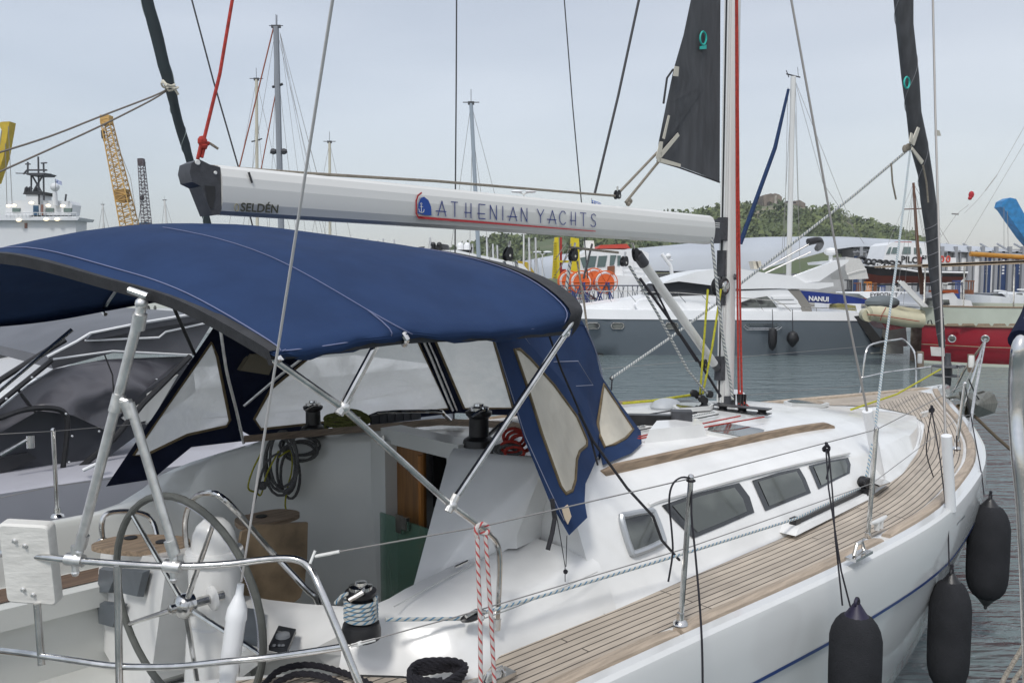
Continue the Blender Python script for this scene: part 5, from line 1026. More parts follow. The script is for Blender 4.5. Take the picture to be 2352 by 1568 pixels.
def leaves(pts, seed, nper=70):
    random.seed(seed); m = MB()
    for p, r in pts:
        for k in range(nper):
            th_, ph = random.uniform(0, 2 * pi), random.uniform(-.2, pi / 2); rr = r * random.uniform(.55, 1.0) * (1 + .25 * sin(3 * th_ + p.x))
            c = p + V(cos(th_) * cos(ph) * rr, sin(th_) * cos(ph) * rr, sin(ph) * rr * .75); s_ = r * random.uniform(.10, .22)
            a = V(random.gauss(0, 1), random.gauss(0, 1), random.gauss(0, 1)).normalized(); b = a.orthogonal().normalized(); m.add([c + a * s_, c + b * s_, c - a * s_, c - b * s_ * .8], [(0, 1, 2, 3)])
    return m
foli = mat('scrub_leaves', (.135, .165, .055), .8, noise=.5, nscale=.18, col2=(.04, .062, .022)); foli2 = mat('pine_leaves', (.075, .10, .045), .8, noise=.5, nscale=.4)
random.seed(11); pts = []
for i in range(1700):
    u = random.uniform(900, 2330); k = random.uniform(.25, 1.0); D = lerp(165, 330, k); p = B(u, 640, D); ztop = B(u, hv(u) + 12, 330).z
    if 1725 < u < 1875 and k > .62: continue
    if 1205 < u < 1300 and .3 < k < .7 : continue
    pts.append((V(p.x, D, .6 + (ztop - .6) * sin(k * pi / 2) ** 1.25 - .3), random.choice((1.4, 1.8, 2.4, 3.6, 4.4))))
solo('scrub', leaves(pts, 12, 34), foli, 'dense green scrub covering the hillside', 'scrub', base=(0, 165, 0), kind='stuff', recalc=False, flat=True)
# trees that stand out against the sky
for i, (u, v, r, lb) in enumerate(((1140, 548, 5, 'dark pine on the ridge just right of the twin mast tips under the boom'), (1175, 552, 4, 'small round pine beside the grey mast under the boom'), (1275, 540, 5.5, 'broad pine on the ridge left of the yellow gantry'), (1012, 583, 3.2, 'low bushy tree behind the superyacht domes'), (1755, 488, 2.2, 'narrow dark cypress left of the ruined fort gate'), (1776, 486, 1.8, 'small dark cypress under the fort gate'), (2060, 528, 4.5, 'rounded tree at the right shoulder of the hill'), (2085, 540, 4, 'lower tree just right of the dark stay at the foot of the hill'), (2190, 572, 3, 'small bushy tree above the long hall roof'))):
    p = B(u, v, 325); o = thing('tree', lb, 'tree', V(p.x, 325, p.z - r * 1.6), group='trees on the ridge'); mm2 = leaves([(V(p.x + dx * r, 325 + dy, p.z - r * .45 + dz * r), r * q) for dx, dy, dz, q in ((0, 0, 0, .8), (-.5, 0, -.2, .55), (.5, 1, -.15, .6), (.1, -1, -.3, .6))], 40 + i, 90); part('crown', mm2, foli2, o, recalc=False, flat=True)
    t = MB(); t.tube([V(p.x, 325, p.z - r * 1.9), V(p.x + .2, 325, p.z - r * .3)], [.35, .15], 6); part('trunk', t, mat('bark', (.10, .07, .05), .9), o)
# fort
stone = mat('fort_stone', (.27, .22, .18), .95, noise=.5, nscale=.45, bump=.8, bscale=2)
def ex(poly, D, dep, mb=None):                    # outline in the picture set at distance D and given real depth
    mb = mb or MB(); P = [B(u, v, D) for u, v in poly]; mb.hexa(P, [V(p.x, p.y + dep, p.z) for p in P]); return mb
fo = thing('ruined_fort', 'ruined brown stone fort with arched gate on top of the hill', 'ruin', B(1780, 486, 318))
m = MB(); ex(((1757, 482), (1754, 462), (1753, 449), (1757, 447), (1765, 446), (1770, 444), (1776, 446), (1780, 444), (1790, 447), (1796, 452), (1796, 482)), 318, 12, m); part('gatehouse', m, stone, fo, flat=True)
m = MB(); ex(((1762, 473), (1762, 466), (1768, 462), (1774, 466), (1775, 473)), 317.6, .6, m); ex(((1786, 470), (1786, 462), (1790, 458), (1793, 462), (1793, 470)), 317.6, .6, m); parts('arch', m, mat('deep_shade_stone', (.06, .05, .042), .95), fo)
m = MB(); ex(((1778, 474), (1780, 449), (1784, 449), (1784, 474)), 317.8, .5, m); part('quoin', m, mat('pale_quoin', (.50, .46, .40), .9, noise=.5, nscale=1.5), fo, flat=True)
m = MB(); ex(((1794, 482), (1797, 470), (1804, 468), (1810, 463), (1820, 464), (1824, 461), (1833, 462), (1836, 459), (1843, 463), (1850, 467), (1850, 482)), 321, 10, m); ex(((1700, 484), (1700, 476), (1712, 474), (1720, 476), (1726, 480), (1726, 486)), 322, 8, m); parts('wall', m, stone, fo, flat=True)
# ================================================================ HULL BUILDER
def ship(P0, t, L, beam, sheer, zk=-.4, bowf=.35, sw=.8, flare=.12, rake=.15, n=26, gun=.0):
    t = Vector(t).normalized(); nn = V(-t.y, t.x, 0); rows = []; dk = []
    for i in range(n + 1):
        s_ = i / n; b = beam / 2 * (min(1, max(.0, (1 - s_) / bowf)) ** .62) * lerp(sw, 1, min(1, s_ / .35)); z = sheer(s_); r = []
        for f, zz, q in ((1, 1, 0), (1 - flare * .3, .7, .3), (1 - flare, .35, .65), (1 - flare * 1.7, 0, 1), (.5, None, 1.2)):
            zz_ = zk if zz is None else z * zz; off = t * (L * s_ - rake * q * z * s_ ** 3 * 2); r.append((P0 + off + nn * b * f + V(0, 0, zz_), P0 + off - nn * b * f + V(0, 0, zz_)))
        rows.append([a for a, _ in r] + [c_ for _, c_ in r[::-1]]); dk.append([P0 + t * L * s_ + nn * max(b - .04, .01) + V(0, 0, z - .06), P0 + t * L * s_ - nn * max(b - .04, .01) + V(0, 0, z - .06)])
    h = MB(); h.grid(rows, caps=True); d = MB(); d.grid(dk); return h, d
dgh = mat('dark_grey_hull', (.13, .155, .18), .10, noise=.06, nscale=1, coat=.6)
# ---------------- grey hulled motor yacht
D0 = 29.0; st = B(2035, 640, D0); c0 = V(st.x, D0 + 2.2, 0)
gy = thing('motor_yacht', 'motor yacht with dark grey hull and white superstructure moored behind the mast', 'motor yacht', V(st.x - 6, D0 + 2.2, 0))
zt = lambda v: B(1700, v, D0).z
h, d = ship(c0, (-1, 0, 0), 14.6, 4.4, lambda s_: lerp(1.24, 1.34, s_), bowf=.33, sw=.95, flare=.06, rake=.5)
part('hull', h, dgh, gy, ang=50)
band, _ = ship(c0 + V(-.3, 0, 0), (-1, 0, 0), 14.5, 4.44, lambda s_: lerp(1.70, 1.97, s_), bowf=.33, sw=.95, flare=0, rake=0)
m = MB(); 
def side_strip(P0, L, beam, z0, z1, n=24, bowf=.33, sw=.95, inset=0):
    rows = []
    for i in range(n + 1):
        s_ = i / n; b = beam / 2 * (min(1, (1 - s_) / bowf) ** .62) * lerp(sw, 1, min(1, s_ / .35)) - inset; rows.append([P0 + V(-L * s_, -b, z0(s_)), P0 + V(-L * s_, -b + .05, z1(s_)), P0 + V(-L * s_, b - .05, z1(s_)), P0 + V(-L * s_, b, z0(s_))])
    mb = MB(); mb.grid(rows, caps=True); return mb
part('bulwark', side_strip(c0, 14.55, 4.46, lambda s_: lerp(1.22, 1.32, s_), lambda s_: lerp(1.48, 1.66, s_ ** .6)), white, gy, ang=30)
m = MB(); ex(((1330, 712), (1345, 702), (1400, 694), (1460, 686), (1500, 678), (1560, 672), (1640, 668), (1720, 690), (1720, 720), (1330, 720)), D0 + .9, 2.6, m); part('foredeck', m, white, gy)
m = MB(); ex(((1460, 700), (1470, 690), (1560, 680), (1640, 678), (1662, 668), (1700, 668), (1790, 664), (1808, 664), (1832, 690), (1845, 722), (1470, 722)), D0 + .45, 3.4, m); part('cabin', m, white, gy)
m = MB(); ex(((1498, 673), (1522, 650), (1545, 643), (1624, 646), (1640, 660), (1660, 668), (1660, 676), (1520, 678)), D0 + .62, 3.0, m); part('windscreen_cover', m, mat('black_mesh', (.018, .02, .025), .7), gy)
m = MB(); ex(((1518, 652), (1545, 640), (1600, 624), (1650, 617), (1705, 618), (1760, 627), (1826, 634), (1850, 650), (1914, 649), (1915, 657), (1880, 664), (1790, 662), (1700, 664), (1640, 656), (1560, 646)), D0 + .40, 3.5, m); fly = part('flybridge', m, white, gy)
m = MB(); ex(((1826, 634), (1925, 597), (1950, 596), (1948, 602), (1882, 646), (1850, 650)), D0 + .5, .35, m); ex(((1826, 634), (1925, 597), (1950, 596), (1948, 602), (1882, 646), (1850, 650)), D0 + 3.5, .35, m); ex(((1915, 600), (1950, 596), (1948, 602), (1918, 606)), D0 + .85, 2.7, m); part('radar_arch', m, white, gy)
m = MB(); ex(((1700, 707), (1703, 694), (1725, 686), (1762, 680), (1773, 690), (1785, 706)), D0 + .43, .05, m); part('side_window', m, dglass, gy)
m = MB()
for a, b, c_, e_ in ((1772, 681, 1820, 687), (1778, 691, 1828, 697), (1784, 699, 1836, 706)): ex(((a, b), (c_, b - 1), (c_ + 5, e_), (a + 6, e_)), D0 + .38, .06, m)
part('louvre', m, white, gy)
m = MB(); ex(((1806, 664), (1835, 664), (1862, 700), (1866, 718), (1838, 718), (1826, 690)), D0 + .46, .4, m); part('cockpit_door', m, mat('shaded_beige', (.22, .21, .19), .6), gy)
m = MB(); a, b = B(1708, 744, D0 - .03), B(1796, 757, D0 - .03)
for k in (0, 1): m.tube([V(x, D0 - .02 , z) for x, z in ((a.x + .12 + k * .1, a.z - k * .05), (b.x - .12 - k * .1, a.z - k * .05), (b.x - k * .1, (a.z + b.z) / 2), (b.x - .12 - k * .1, b.z + k * .05), (a.x + .12 + k * .1, b.z + k * .05), (a.x + k * .1, (a.z + b.z) / 2))], .012, 5, close=True)
part('vent_trim', m, steel, gy)
for u in (1362, 1418, 1542):
    c = B(u, 748, D0 + .06); m = MB(); P = [V(c.x + .22 * cos(a) * (1 if abs(cos(a)) < .7 else 1.0), c.y - .06, c.z + .10 * (1 if sin(a) > 0 else -1) * min(1, abs(sin(a)) * 1.5)) for a in [2 * pi * k / 20 for k in range(20)]]; m.tube(P, .022, 6, close=True); pf = part('porthole', m, steel, gy); g = MB(); g.add(P, [tuple(range(20))]); 
m = MB()
for u in (1362, 1418, 1542): c = B(u, 748, D0 + .06); m.hexa([V(c.x + .19 * cos(a), c.y - .055, c.z + .08 * sin(a)) for a in [2 * pi * k / 16 for k in range(16)]], [V(c.x + .19 * cos(a), c.y + .02, c.z + .08 * sin(a)) for a in [2 * pi * k / 16 for k in range(16)]])
part('porthole_glass', m, dglass, gy)
m = MB(); 
rail = [B(u, v, D0 + .25) for u, v in ((1335, 669), (1400, 668), (1560, 672), (1700, 684), (1780, 690), (1800, 700), (1818, 716))]; m.tube(rail, .016, 6)
for u, v, v2 in ((1340, 669, 695), (1385, 668, 693), (1440, 669, 693), (1495, 671, 693), (1555, 672, 695), (1610, 676, 697), (1735, 688, 716)): m.tube([B(u, v, D0 + .25), B(u + 20, v2, D0 + .25)], .012, 5)
m.tube([B(1840, 706, D0 + .3), B(1965, 709, D0 + .3), B(1967, 722, D0 + .3)], .014, 6); m.tube([B(1875, 706, D0 + .3), B(1875, 720, D0 + .3)], .012, 5); part('handrail', m, steel, gy)
m = MB(); ex(((1965, 735), (1985, 728), (2030, 790), (2075, 795), (2075, 812), (2000, 812)), D0 + .3, 3.8, m); ex(((1995, 730), (2080, 745), (2085, 795), (2045, 796)), D0 + .5, 3.4, m); part('swim_platform', m, mat('stern_grey', (.36, .37, .34), .5, noise=.1), gy)
m = MB(); ex(((1962, 726), (1982, 724), (2035, 792), (2012, 798)), D0 + .06, .3, m); part('stern_steps', m, mat('stern_black', (.03, .03, .03), .5), gy)
m = MB(); ex(((1668, 619), (1675, 612), (1700, 612), (1705, 619)), D0 + 1, 1.2, m)
for u in (1728, 1740): ex(((u, 600), (u + 7, 599), (u + 12, 618), (u + 5, 618)), D0 + 1.4, .5, m)
part('flybridge_seat', m, cream, gy)
for v0, v1, lb in ((604, 640, 0), (612, 650, 1)):
    m = MB(); m.tube([B(1862, v0 - 43 + lb * 12 - 2, D0 + 1 + lb * 2), B(1752, v1 - 20, D0 + 1.2 + lb * 2)], .03, 8); part('awning_pole', m, steel, gy)
m = MB(); m.tube([B(1856, 556, D0 + 1), B(1880, 552, D0 + 1.2), B(1884, 562, D0 + 2), B(1878, 570, D0 + 3)], .13, 8, sm=3); part('awning_roll', m, blk, gy)
m = MB(); m.tube([B(1908, 602, D0 + 2), B(1908, 575, D0 + 2)], .07, 10); m.ball(B(1908, 578, D0 + 2), .26, 10, (1, 1, .6)); part('radar', m, white, gy)
m = MB(); m.box((c0.x - 13, D0 + .35, -.05), (c0.x + .2, D0 + 4, .05)); part('boot_top', m, blk, gy)
for (u, v0, v1, w, sh, lb) in ((1775, 752, 805, 20, 0, 'slim black cylindrical fender against the grey hull'), (1821, 760, 797, 28, 1, 'round black ball fender against the grey hull')):
    o = thing('fender', lb, 'fender', B(u, v1, D0 - .25), group='fenders on the grey motor yacht'); m = MB(); a, b = B(u, v0, D0 - .25), B(u, v1, D0 - .25); L_ = a.z - b.z; r = w / 2 * D0 / 1900
    m.lathe([(r * .3, 0), (r * .8, .08 * L_), (r, .25 * L_), (r, .65 * L_), (r * .7, .88 * L_), (r * .15, L_)] if not sh else [(r * .2, 0), (r * .7, .12 * L_), (r, .4 * L_), (r * .95, .6 * L_), (r * .5, .85 * L_), (r * .1, L_)], a, (0, 0, -1), 16); part('body', m, blk, o); m = MB(); m.tube([a, B(u - 1, 710, D0 - .15)], .012, 5); part('fender_line', m, blackrope, o)
# ---------------- red gulet at the right
D1 = 24.7; redh = mat('red_hull', (.33, .014, .028), .18, noise=.12, nscale=1.2, coat=.5, stretch=(.5, .5, 3)); creamh = mat('cream_bulwark', (.50, .54, .46), .35, noise=.08, nscale=2)
gu = thing('wooden_gulet', 'large red hulled wooden boat with cream bulwark and round portholes', 'boat', B(2250, 848, D1))
gt = V(.905, -.425, 0).normalized(); gn_ = V(-gt.y, gt.x, 0); gc = B(2123, 640, 25.9); gc.z = 0; c1 = gc + gn_ * 2.5
def BP(u, v, off=0.0):                 # point on the near side of the gulet
    q = ray(u, v); o = gc - gn_ * off; k = (o.x * gn_.x + o.y * gn_.y) / (q.x * gn_.x + q.y * gn_.y); return V(0, 0, EYE) + q * k
def gb(s_): return 2.5 * (min(1, (1 - s_) / .3) ** .62) * min(1, .80 + s_ * 2.0)
def gz(s_): return 1.24 + .5 * max(0, s_ - .3) ** 1.3
n = 40; rows = []
for i in range(n + 1):
    s_ = i / n; b = gb(s_); z = gz(s_); r = []
    for f, zz in ((1, z), (.99, z * .7), (.955, z * .35), (.87, 0), (.5, -.5)): r.append((c1 + gt * 16 * s_ - gn_ * b * f + V(0, 0, zz), c1 + gt * 16 * s_ + gn_ * b * f + V(0, 0, zz)))
    rows.append([p for p, _ in r] + [p for _, p in r[::-1]])
m = MB(); m.grid(rows, caps=True); part('hull', m, redh, gu, ang=50)
m = MB(); m.grid([[c1 + gt * 16 * i / n + gn_ * sg * (gb(i / n) * .885 + .02) + V(0, 0, z) for sg, z in ((-1, -.02), (-1, .085), (1, .085), (1, -.02))] for i in range(n + 1)]); part('waterline_band', m, creamh, gu)
m = MB(); rows = []
for i in range(n + 1):
    s_ = i / n; b = gb(s_); z = gz(s_); c_ = c1 + gt * 16 * s_; rows.append([c_ - gn_ * (b + .02) + V(0, 0, z), c_ - gn_ * (b + .04) + V(0, 0, z + .60), c_ - gn_ * (b - .07) + V(0, 0, z + .60), c_ - gn_ * (b - .09) + V(0, 0, z)])
m.grid(rows, True, caps=True); m.grid([[p + gn_ * 2 * gb(i / n) for p in r] for i, r in enumerate(rows)], True, caps=True); e_ = rows[0]; m.hexa([e_[0], e_[3], e_[3] + gn_ * 2 * gb(0), e_[0] + gn_ * 2 * gb(0)], [p + gt * .1 for p in (e_[1], e_[2], e_[2] + gn_ * 2 * gb(0), e_[1] + gn_ * 2 * gb(0))]); part('bulwark', m, creamh, gu)
m = MB()
for zz, r_ in ((0, .025), (.60, .028), (-.62, .016)): m.tube([c1 + gt * 16 * i / n - gn_ * (gb(i / n) + .035 - (.03 if zz < -.1 else 0)) + V(0, 0, gz(i / n) + zz) for i in range(n + 1)], r_, 6)
parts('rubbing_strake', m, wood, gu)
m = MB()
for k in range(6): u = 2172 + 36 * k; P = [BP(u, 748, .03), BP(u + 3, 743, .03), BP(u + 28, 743, .03), BP(u + 32, 748, .03)]; m.hexa(P, [p + gn_ * .05 for p in P])
parts('scupper', m, wood, gu)
m = MB(); m.tube([BP(u, v, .05) for u, v in ((2131, 744), (2132, 737), (2138, 735), (2141, 745))], .02, 5); part('hawse_hole', m, blk, gu)
for u in (2186.5, 2263):
    c = BP(u, 778, .03); m = MB(); m.tube([c + gt * .10 * cos(a) + V(0, 0, .10 * sin(a)) for a in [2 * pi * k / 16 for k in range(16)]], .022, 6, close=True); pf = part('porthole', m, steel, gu); m = MB(); m.lathe([(.085, -.01), (.085, .03)], c, gn_, 16); part('pane', m, dglass, pf)
m = MB(); ex(((2118, 700), (2145, 678), (2190, 672), (2200, 686), (2230, 690), (2235, 705), (2118, 705)), D1 + 1.4, 2.2, m); part('deckhouse', m, white, gu)
m = MB(); ex(((2122, 703), (2130, 684), (2145, 683), (2143, 703)), D1 + 1.3, .1, m); ex(((2160, 700), (2162, 688), (2180, 688), (2182, 700)), D1 + 1.3, .1, m); part('window', m, dglass, gu)
m = MB(); ex(((2165, 672), (2166, 667), (2200, 665), (2202, 674)), D1 + 1.5, .9, m); part('liferaft', m, mat('orange', (.62, .13, .03), .5, noise=.1), gu)
m = MB(); P = [B(u, v, D1 + .8) for u, v in ((2120, 612), (2230, 605), (2400, 600))]; m.hexa([P[0], P[2], P[2] + V(0, 3.4, .0), P[0] + V(0, 3.4, .0)], [p + V(0, 0, .06) for p in (P[0], P[2], P[2] + V(0, 3.4, .0), P[0] + V(0, 3.4, .0))]); m.hexa([P[0] + V(0, 0, -.04), P[2] + V(0, 0, -.05), P[2] + V(0, .05, -.05), P[0] + V(0, .05, -.04)], [p + V(0, 0, .05) for p in (P[0], P[2], P[2] + V(0, .05, 0), P[0] + V(0, .05, 0))]); part('awning', m, mat('tan_awning', (.38, .29, .20), .8, noise=.2, nscale=3), gu)
m = MB()
for u in (2125, 2215, 2330): m.tube([B(u, 612, D1 + .85), B(u - 2, 704, D1 + .85)], .025, 6)
part('awning_pole', m, steel, gu)
m = MB(); m.tube([B(2228, 583, D1 + 1.6), B(2400, 594, D1 + 1.6)], .075, 10); part('boom', m, mat('golden_wood', (.48, .23, .03), .4, noise=.2), gu)
m = MB(); m.tube([B(2098, 420, D1 + 2.4), B(2107, 560, D1 + 2.4), B(2121, 705, D1 + 2.4)], [.04, .055, .08], 8); m.tube([B(2074, 481, D1 + 2.4), B(2120, 479, D1 + 2.4)], .02, 5); gm = part('mizzen_mast', m, mat('brown_mast', (.13, .06, .035), .6), gu)
m = MB()
for u2, v2 in ((2040, 560), (2062, 660), (2075, 700), (2110, 640), (2150, 700), (2128, 560), (2180, 560)): m.tube([B(2098, 422, D1 + 2.4), B(u2, v2, D1 + 2.2)], .006, 4)
part('stays', m, wire, gm)
m = MB()
for k in (0, 1): m.tube([B(2062 + 6 * k, 645, D1 + .4 + k * .5), B(2118 + 8 * k, 704, D1 + .6 + k * .5)], .03, 6)
m.hexa([B(2064, 650, D1 + .3), B(2120, 706, D1 + .3), B(2132, 706, D1 + .9), B(2076, 648, D1 + .9)], [p + V(0, 0, .04) for p in (B(2064, 650, D1 + .3), B(2120, 706, D1 + .3), B(2132, 706, D1 + .9), B(2076, 648, D1 + .9))]); part('gangway', m, alu, gu)
# inflatable tender hoisted at its stern
rb = thing('inflatable_dinghy', 'cream inflatable dinghy with red bottom hanging behind the red boat', 'dinghy', B(2050, 762, D1 + .5))
m = MB()
tub = mat('cream_tube', (.50, .47, .33), .5, noise=.12, nscale=4)
m.tube([B(u, v, D1 + .4) for u, v in ((2118, 736), (2080, 733), (2030, 723), (2004, 720), (1992, 722))], [.22, .24, .25, .23, .13], 16, sm=3); m.tube([B(u, v, D1 + 1.7) for u, v in ((2118, 726), (2080, 722), (2030, 712), (2004, 712), (1992, 720))], [.21, .23, .24, .22, .13], 16, sm=3); m.tube([B(1996, 724, D1 + .4), B(1988, 722, D1 + 1.0), B(1996, 720, D1 + 1.7)], .2, 12, sm=3); part('tube', m, tub, rb)
m = MB(); ex(((2012, 736), (2110, 742), (2095, 750), (2060, 756), (2045, 758), (2035, 754), (2025, 742)), D1 + .6, .9, m); part('hull', m, redh, rb)
m = MB(); m.tube([B(2022, 736, D1 + .10), B(2026, 722, D1 + .02), B(2035, 706, D1 + .2)], .012, 5); m.tube([B(1992, 722, D1 + .2), B(2040, 727, D1 + .08), B(2112, 738, D1 + .08)], .014, 5); part('trim', m, mat('dull_red', (.30, .05, .03), .6), rb)
m = MB(); m.ball(B(2026, 695, D1 + 1.1), .42, 14, (1.3, .8, .55)); part('cover', m, mat('grey_cover', (.13, .15, .16), .8), rb)
pier = mat('pier_stone', (.36, .34, .29), .95, noise=.5, nscale=3, bump=1, bscale=6, col2=(.13, .11, .08))
m = MB(); a, b = B(2086, 640, 27.5).x, B(2121, 640, 27.5).x; m.hexa([V(a, 27.2, -1), V(b, 27.2, -1), V(b + .6, 28.3, -1), V(a + .6, 28.3, -1)], [V(a + .05, 27.3, 1.15), V(b, 27.3, 1.15), V(b + .6, 28.3, 1.15), V(a + .6, 28.3, 1.15)]); solo('pier', m, pier, 'rough pale stone pier head between the grey yacht and the red boat', 'pier', flat=True)
# cream dinghy bow, covered boom with name
o = thing('sailing_boat', 'white sailing boat with blue sail cover reading NANUI behind the grey yacht stern', 'sailing boat', B(1925, 700, 36))
m = MB(); P = [B(u, v, 35) for u, v in ((1838, 667), (1870, 670), (1930, 676), (1990, 687), (1997, 690), (1997, 698), (1960, 697), (1900, 697), (1858, 694))]; m.hexa(P, [p + V(0, .35, 0) for p in P]); cv = part('sail_cover', m, mat('royal_canvas', (.012, .035, .22), .8, noise=.25, nscale=3, bump=.4, bscale=5), o)
m = text_mb('NANUI', .27, B(1857, 690, 34.97), B(1897, 692, 35) - B(1857, 690, 35), V(0, 0, 1), .005, .012); part('lettering', m, white, cv, flat=True, recalc=False)
m = MB(); m.tube([B(1822, 176, 36), B(1812, 604, 36)], .115, 10); m.tube([B(1812, 604, 36), B(1810, 700, 36)], .115, 10); mt = part('mast', m, alu, o)
m = MB()
for a_, b_ in (((1806, 170), (1838, 178)), ((1806, 463), (1828, 466)),): m.tube([B(*a_, 36), B(*b_, 36)], .03, 5)
m.tube([B(1812, 178, 36), B(1806, 162, 36)], .02, 4); m.tube([B(1834, 178, 36), B(1832, 155, 36)], .01, 4); part('masthead_gear', m, gry, mt)
m = MB()
for a_, b_ in (((1824, 180), (1966, 540)), ((1824, 180), (1890, 420)), ((1890, 420), (1985, 560)), ((1827, 180), (1838, 640)), ((1824, 190), (1836, 560)), ((1810, 200), (1800, 640)), ((1820, 180), (1795, 600))): m.tube([B(*a_, 36), B(*b_, 36)], .009, 4)
part('stays', m, wire, o)
m = MB(); m.tube([B(1811, 205, 36), B(1780, 340, 36), B(1700, 560, 36)], [.06, .09, .10], 8); part('furled_headsail', m, navy, o)
h, d = ship(V(B(1990, 640, 36).x, 36.6, 0), (-1, 0, 0), 11, 3.2, lambda s_: 1.25); part('hull', h, white, o); d.box((B(1900, 640, 36).x, 36, 1.1), (B(1980, 640, 36).x, 37.4, 1.7)); part('deck', d, white, o)
m = MB(); ex(((1920, 722), (1922, 700), (1935, 697), (1965, 702), (1970, 722)), 34.5, .8, m); solo('deck_cover', m, mat('khaki_cover', (.30, .27, .10), .8, noise=.3, nscale=3, bump=.5, bscale=5), 'khaki canvas cover on the stern deck behind the blue sail cover', 'cover')
# ================================================================ HARBOUR SIDE
memb = mat('membrane_roof', (.42, .45, .49), .6, noise=.12, nscale=.15)
hl = thing('storage_hall', 'long grey membrane roofed hall with blue doors behind the boats', 'hall', B(1800, 640, 92) - V(0, 0, 1.6))
m = MB(); rows = []
for i in range(40):
    u = 1190 + i * 31.5; k = min(1, ((u - 1190) / 190)) ** .5 if u < 1380 else 1; p = B(u, 640, 92); ridge = tab([(1190, 600), (1290, 582), (1500, 566), (1700, 548), (1775, 541), (1950, 541), (2100, 549), (2420, 578)], u); bot = tab([(1190, 645), (1500, 622), (1720, 625), (1900, 575), (1960, 566), (2420, 592)], u)
    zr, zb = B(u, ridge, 96).z, B(u, bot, 92).z; r = []
    for j in range(11):
        a = pi * j / 10; r.append(V(p.x, 100 - 9 * k * cos(a), lerp(zb, zr, max(0, sin(a)) ** .6)))
    rows.append(r)
m.grid(rows, caps=True); part('membrane_roof', m, memb, hl, ang=60)
m = MB(); xa, xb = B(1960, 640, 91.6).x, B(2440, 640, 91.6).x; m.box((xa, 91.6, 1.15), (xb, 95, B(2100, 572, 91.6).z)); m.box((B(1480, 640, 93).x, 93, 1.1), (xa, 96, B(1600, 628, 93).z)); part('wall', m, mat('hall_wall', (.45, .46, .47), .7, noise=.25, nscale=.5), hl)
m = MB()
for k in range(15): u = 1975 + 31 * k; a = B(u, 640, 91.2); m.box((a.x - .16, 91.0, 1.1), (a.x + .16, 91.4, B(u, 566, 91).z)); m.box((a.x - .9, 91.05, B(u, 580, 91).z), (a.x + .9, 91.3, B(u, 577, 91).z)); m.box((a.x + .5, 91.1, 1.1), (a.x + .6, 91.3, B(u, 577, 91).z))
for k in range(12): u = 1970 + 39 * k; m.tube([B(u, 577, 91), B(u - 30, 560, 97)], .12, 5)
part('steel_column', m, mat('column_grey', (.27, .28, .30), .6), hl)
for k, u in enumerate((1962, 2256, 2294, 2333)):
    m = MB(); a, b = B(u, 588, 91.5), B(u + 21, 588, 91.5); m.box((a.x, 91.45, 1.15), (b.x, 91.6, a.z)); dr_ = part('door', m, mat('door_blue', (.02, .05, .15), .5, noise=.2, nscale=1), hl); t = MB(); mx0 = (a.x + b.x) / 2
    for j in range(5): t.box((mx0 - .12, 91.40, a.z - .6 - j * .35), (mx0 + .12, 91.44, a.z - .4 - j * .35))
    part('door_marking', t, white, dr_)
m = MB()
for k in range(10): u = 1990 + 31 * k; m.box((B(u, 640, 91.5).x, 91.5, 1.2), (B(u + 16, 640, 91.5).x, 91.58, B(u, 592, 91.5).z))
part('wall_panel', m, white, hl)
# street lamps
def lamp(u, v, D, vb, lb, w=12):
    o = thing('street_lamp', lb, 'street lamp', V(B(u, vb, D).x, D, 1), group='twin headed street lamps'); m = MB(); m.tube([V(B(u, v, D).x, D, 1), B(u, v + 4, D)], .06, 6); m.tube([B(u - w, v - 1, D), B(u, v + 5, D), B(u + w, v - 1, D)], .05, 6); part('pole', m, alu, o); m = MB(); m.ball(B(u - w, v - 1, D), .22, 8, (2, 1, .5)); m.ball(B(u + w, v - 1, D), .22, 8, (2, 1, .5)); part('lamp_head', m, white, o)
lamp(1246, 580, 80, 640, 'twin headed street lamp in front of the grey membrane hall'); lamp(1203, 441, 60, 640, 'tall twin headed street lamp showing just above the boom', 16)
# ---------------- work ship with hose reels
D2 = 56; wsx = B(1420, 640, D2).x
ws = thing('work_ship', 'white work boat with red roof, broad wheelhouse and railing behind the quay fence', 'work boat', V(wsx, D2 + 2, 0))
h, d = ship(V(B(1580, 640, D2).x, D2 + 3, 0), (-1, 0, 0), 16, 6, lambda s_: 1.1 + .5 * s_); part('hull', h, white, ws); part('deck', d, mat('deck_orange', (.35, .08, .03), .7), ws)
m = MB(); ex(((1325, 640), (1330, 586), (1342, 578), (1345, 572), (1475, 574), (1490, 582), (1490, 700), (1395, 700), (1330, 660)), D2, 4.5, m); ex(((1395, 630), (1520, 640), (1535, 700), (1395, 700)), D2 - .5, 5, m); part('wheelhouse', m, white, ws)
m = MB(); ex(((1372, 571), (1378, 563), (1440, 560), (1448, 570)), D2 + .4, 3.6, m); part('roof', m, mat('red_roof', (.45, .05, .03), .6), ws)
for q in (((1332, 592), (1345, 590), (1347, 612), (1340, 616)), ((1350, 588), (1371, 588), (1366, 613), (1349, 614)), ((1375, 588), (1395, 587), (1390, 612), (1371, 613)), ((1402, 586), (1416, 586), (1410, 608), (1400, 610)), ((1418, 587), (1426, 587), (1424, 610), (1418, 610))):
    m = MB(); ex(q, D2 - .06, .08, m); part('window', m, mat('ship_glass', (.10, .15, .15), .08), ws)
for q in (((1396, 560), (1417, 560), (1417, 580), (1396, 580)),): pass
m = MB(); ex(((1395, 612), (1412, 610), (1412, 640), (1395, 640)), D2 - .08, .08, m); part('door', m, mat('brown_door', (.20, .07, .03), .6), ws)
m = MB()
for v in (600, 612, 622): m.tube([B(1430, v, D2 - .3), B(1480, v + 4, D2 - .3)], .03, 5)
for u in (1430, 1455, 1478): m.tube([B(u, 598, D2 - .3), B(u, 635, D2 - .3)], .03, 5)
part('railing', m, white, ws)
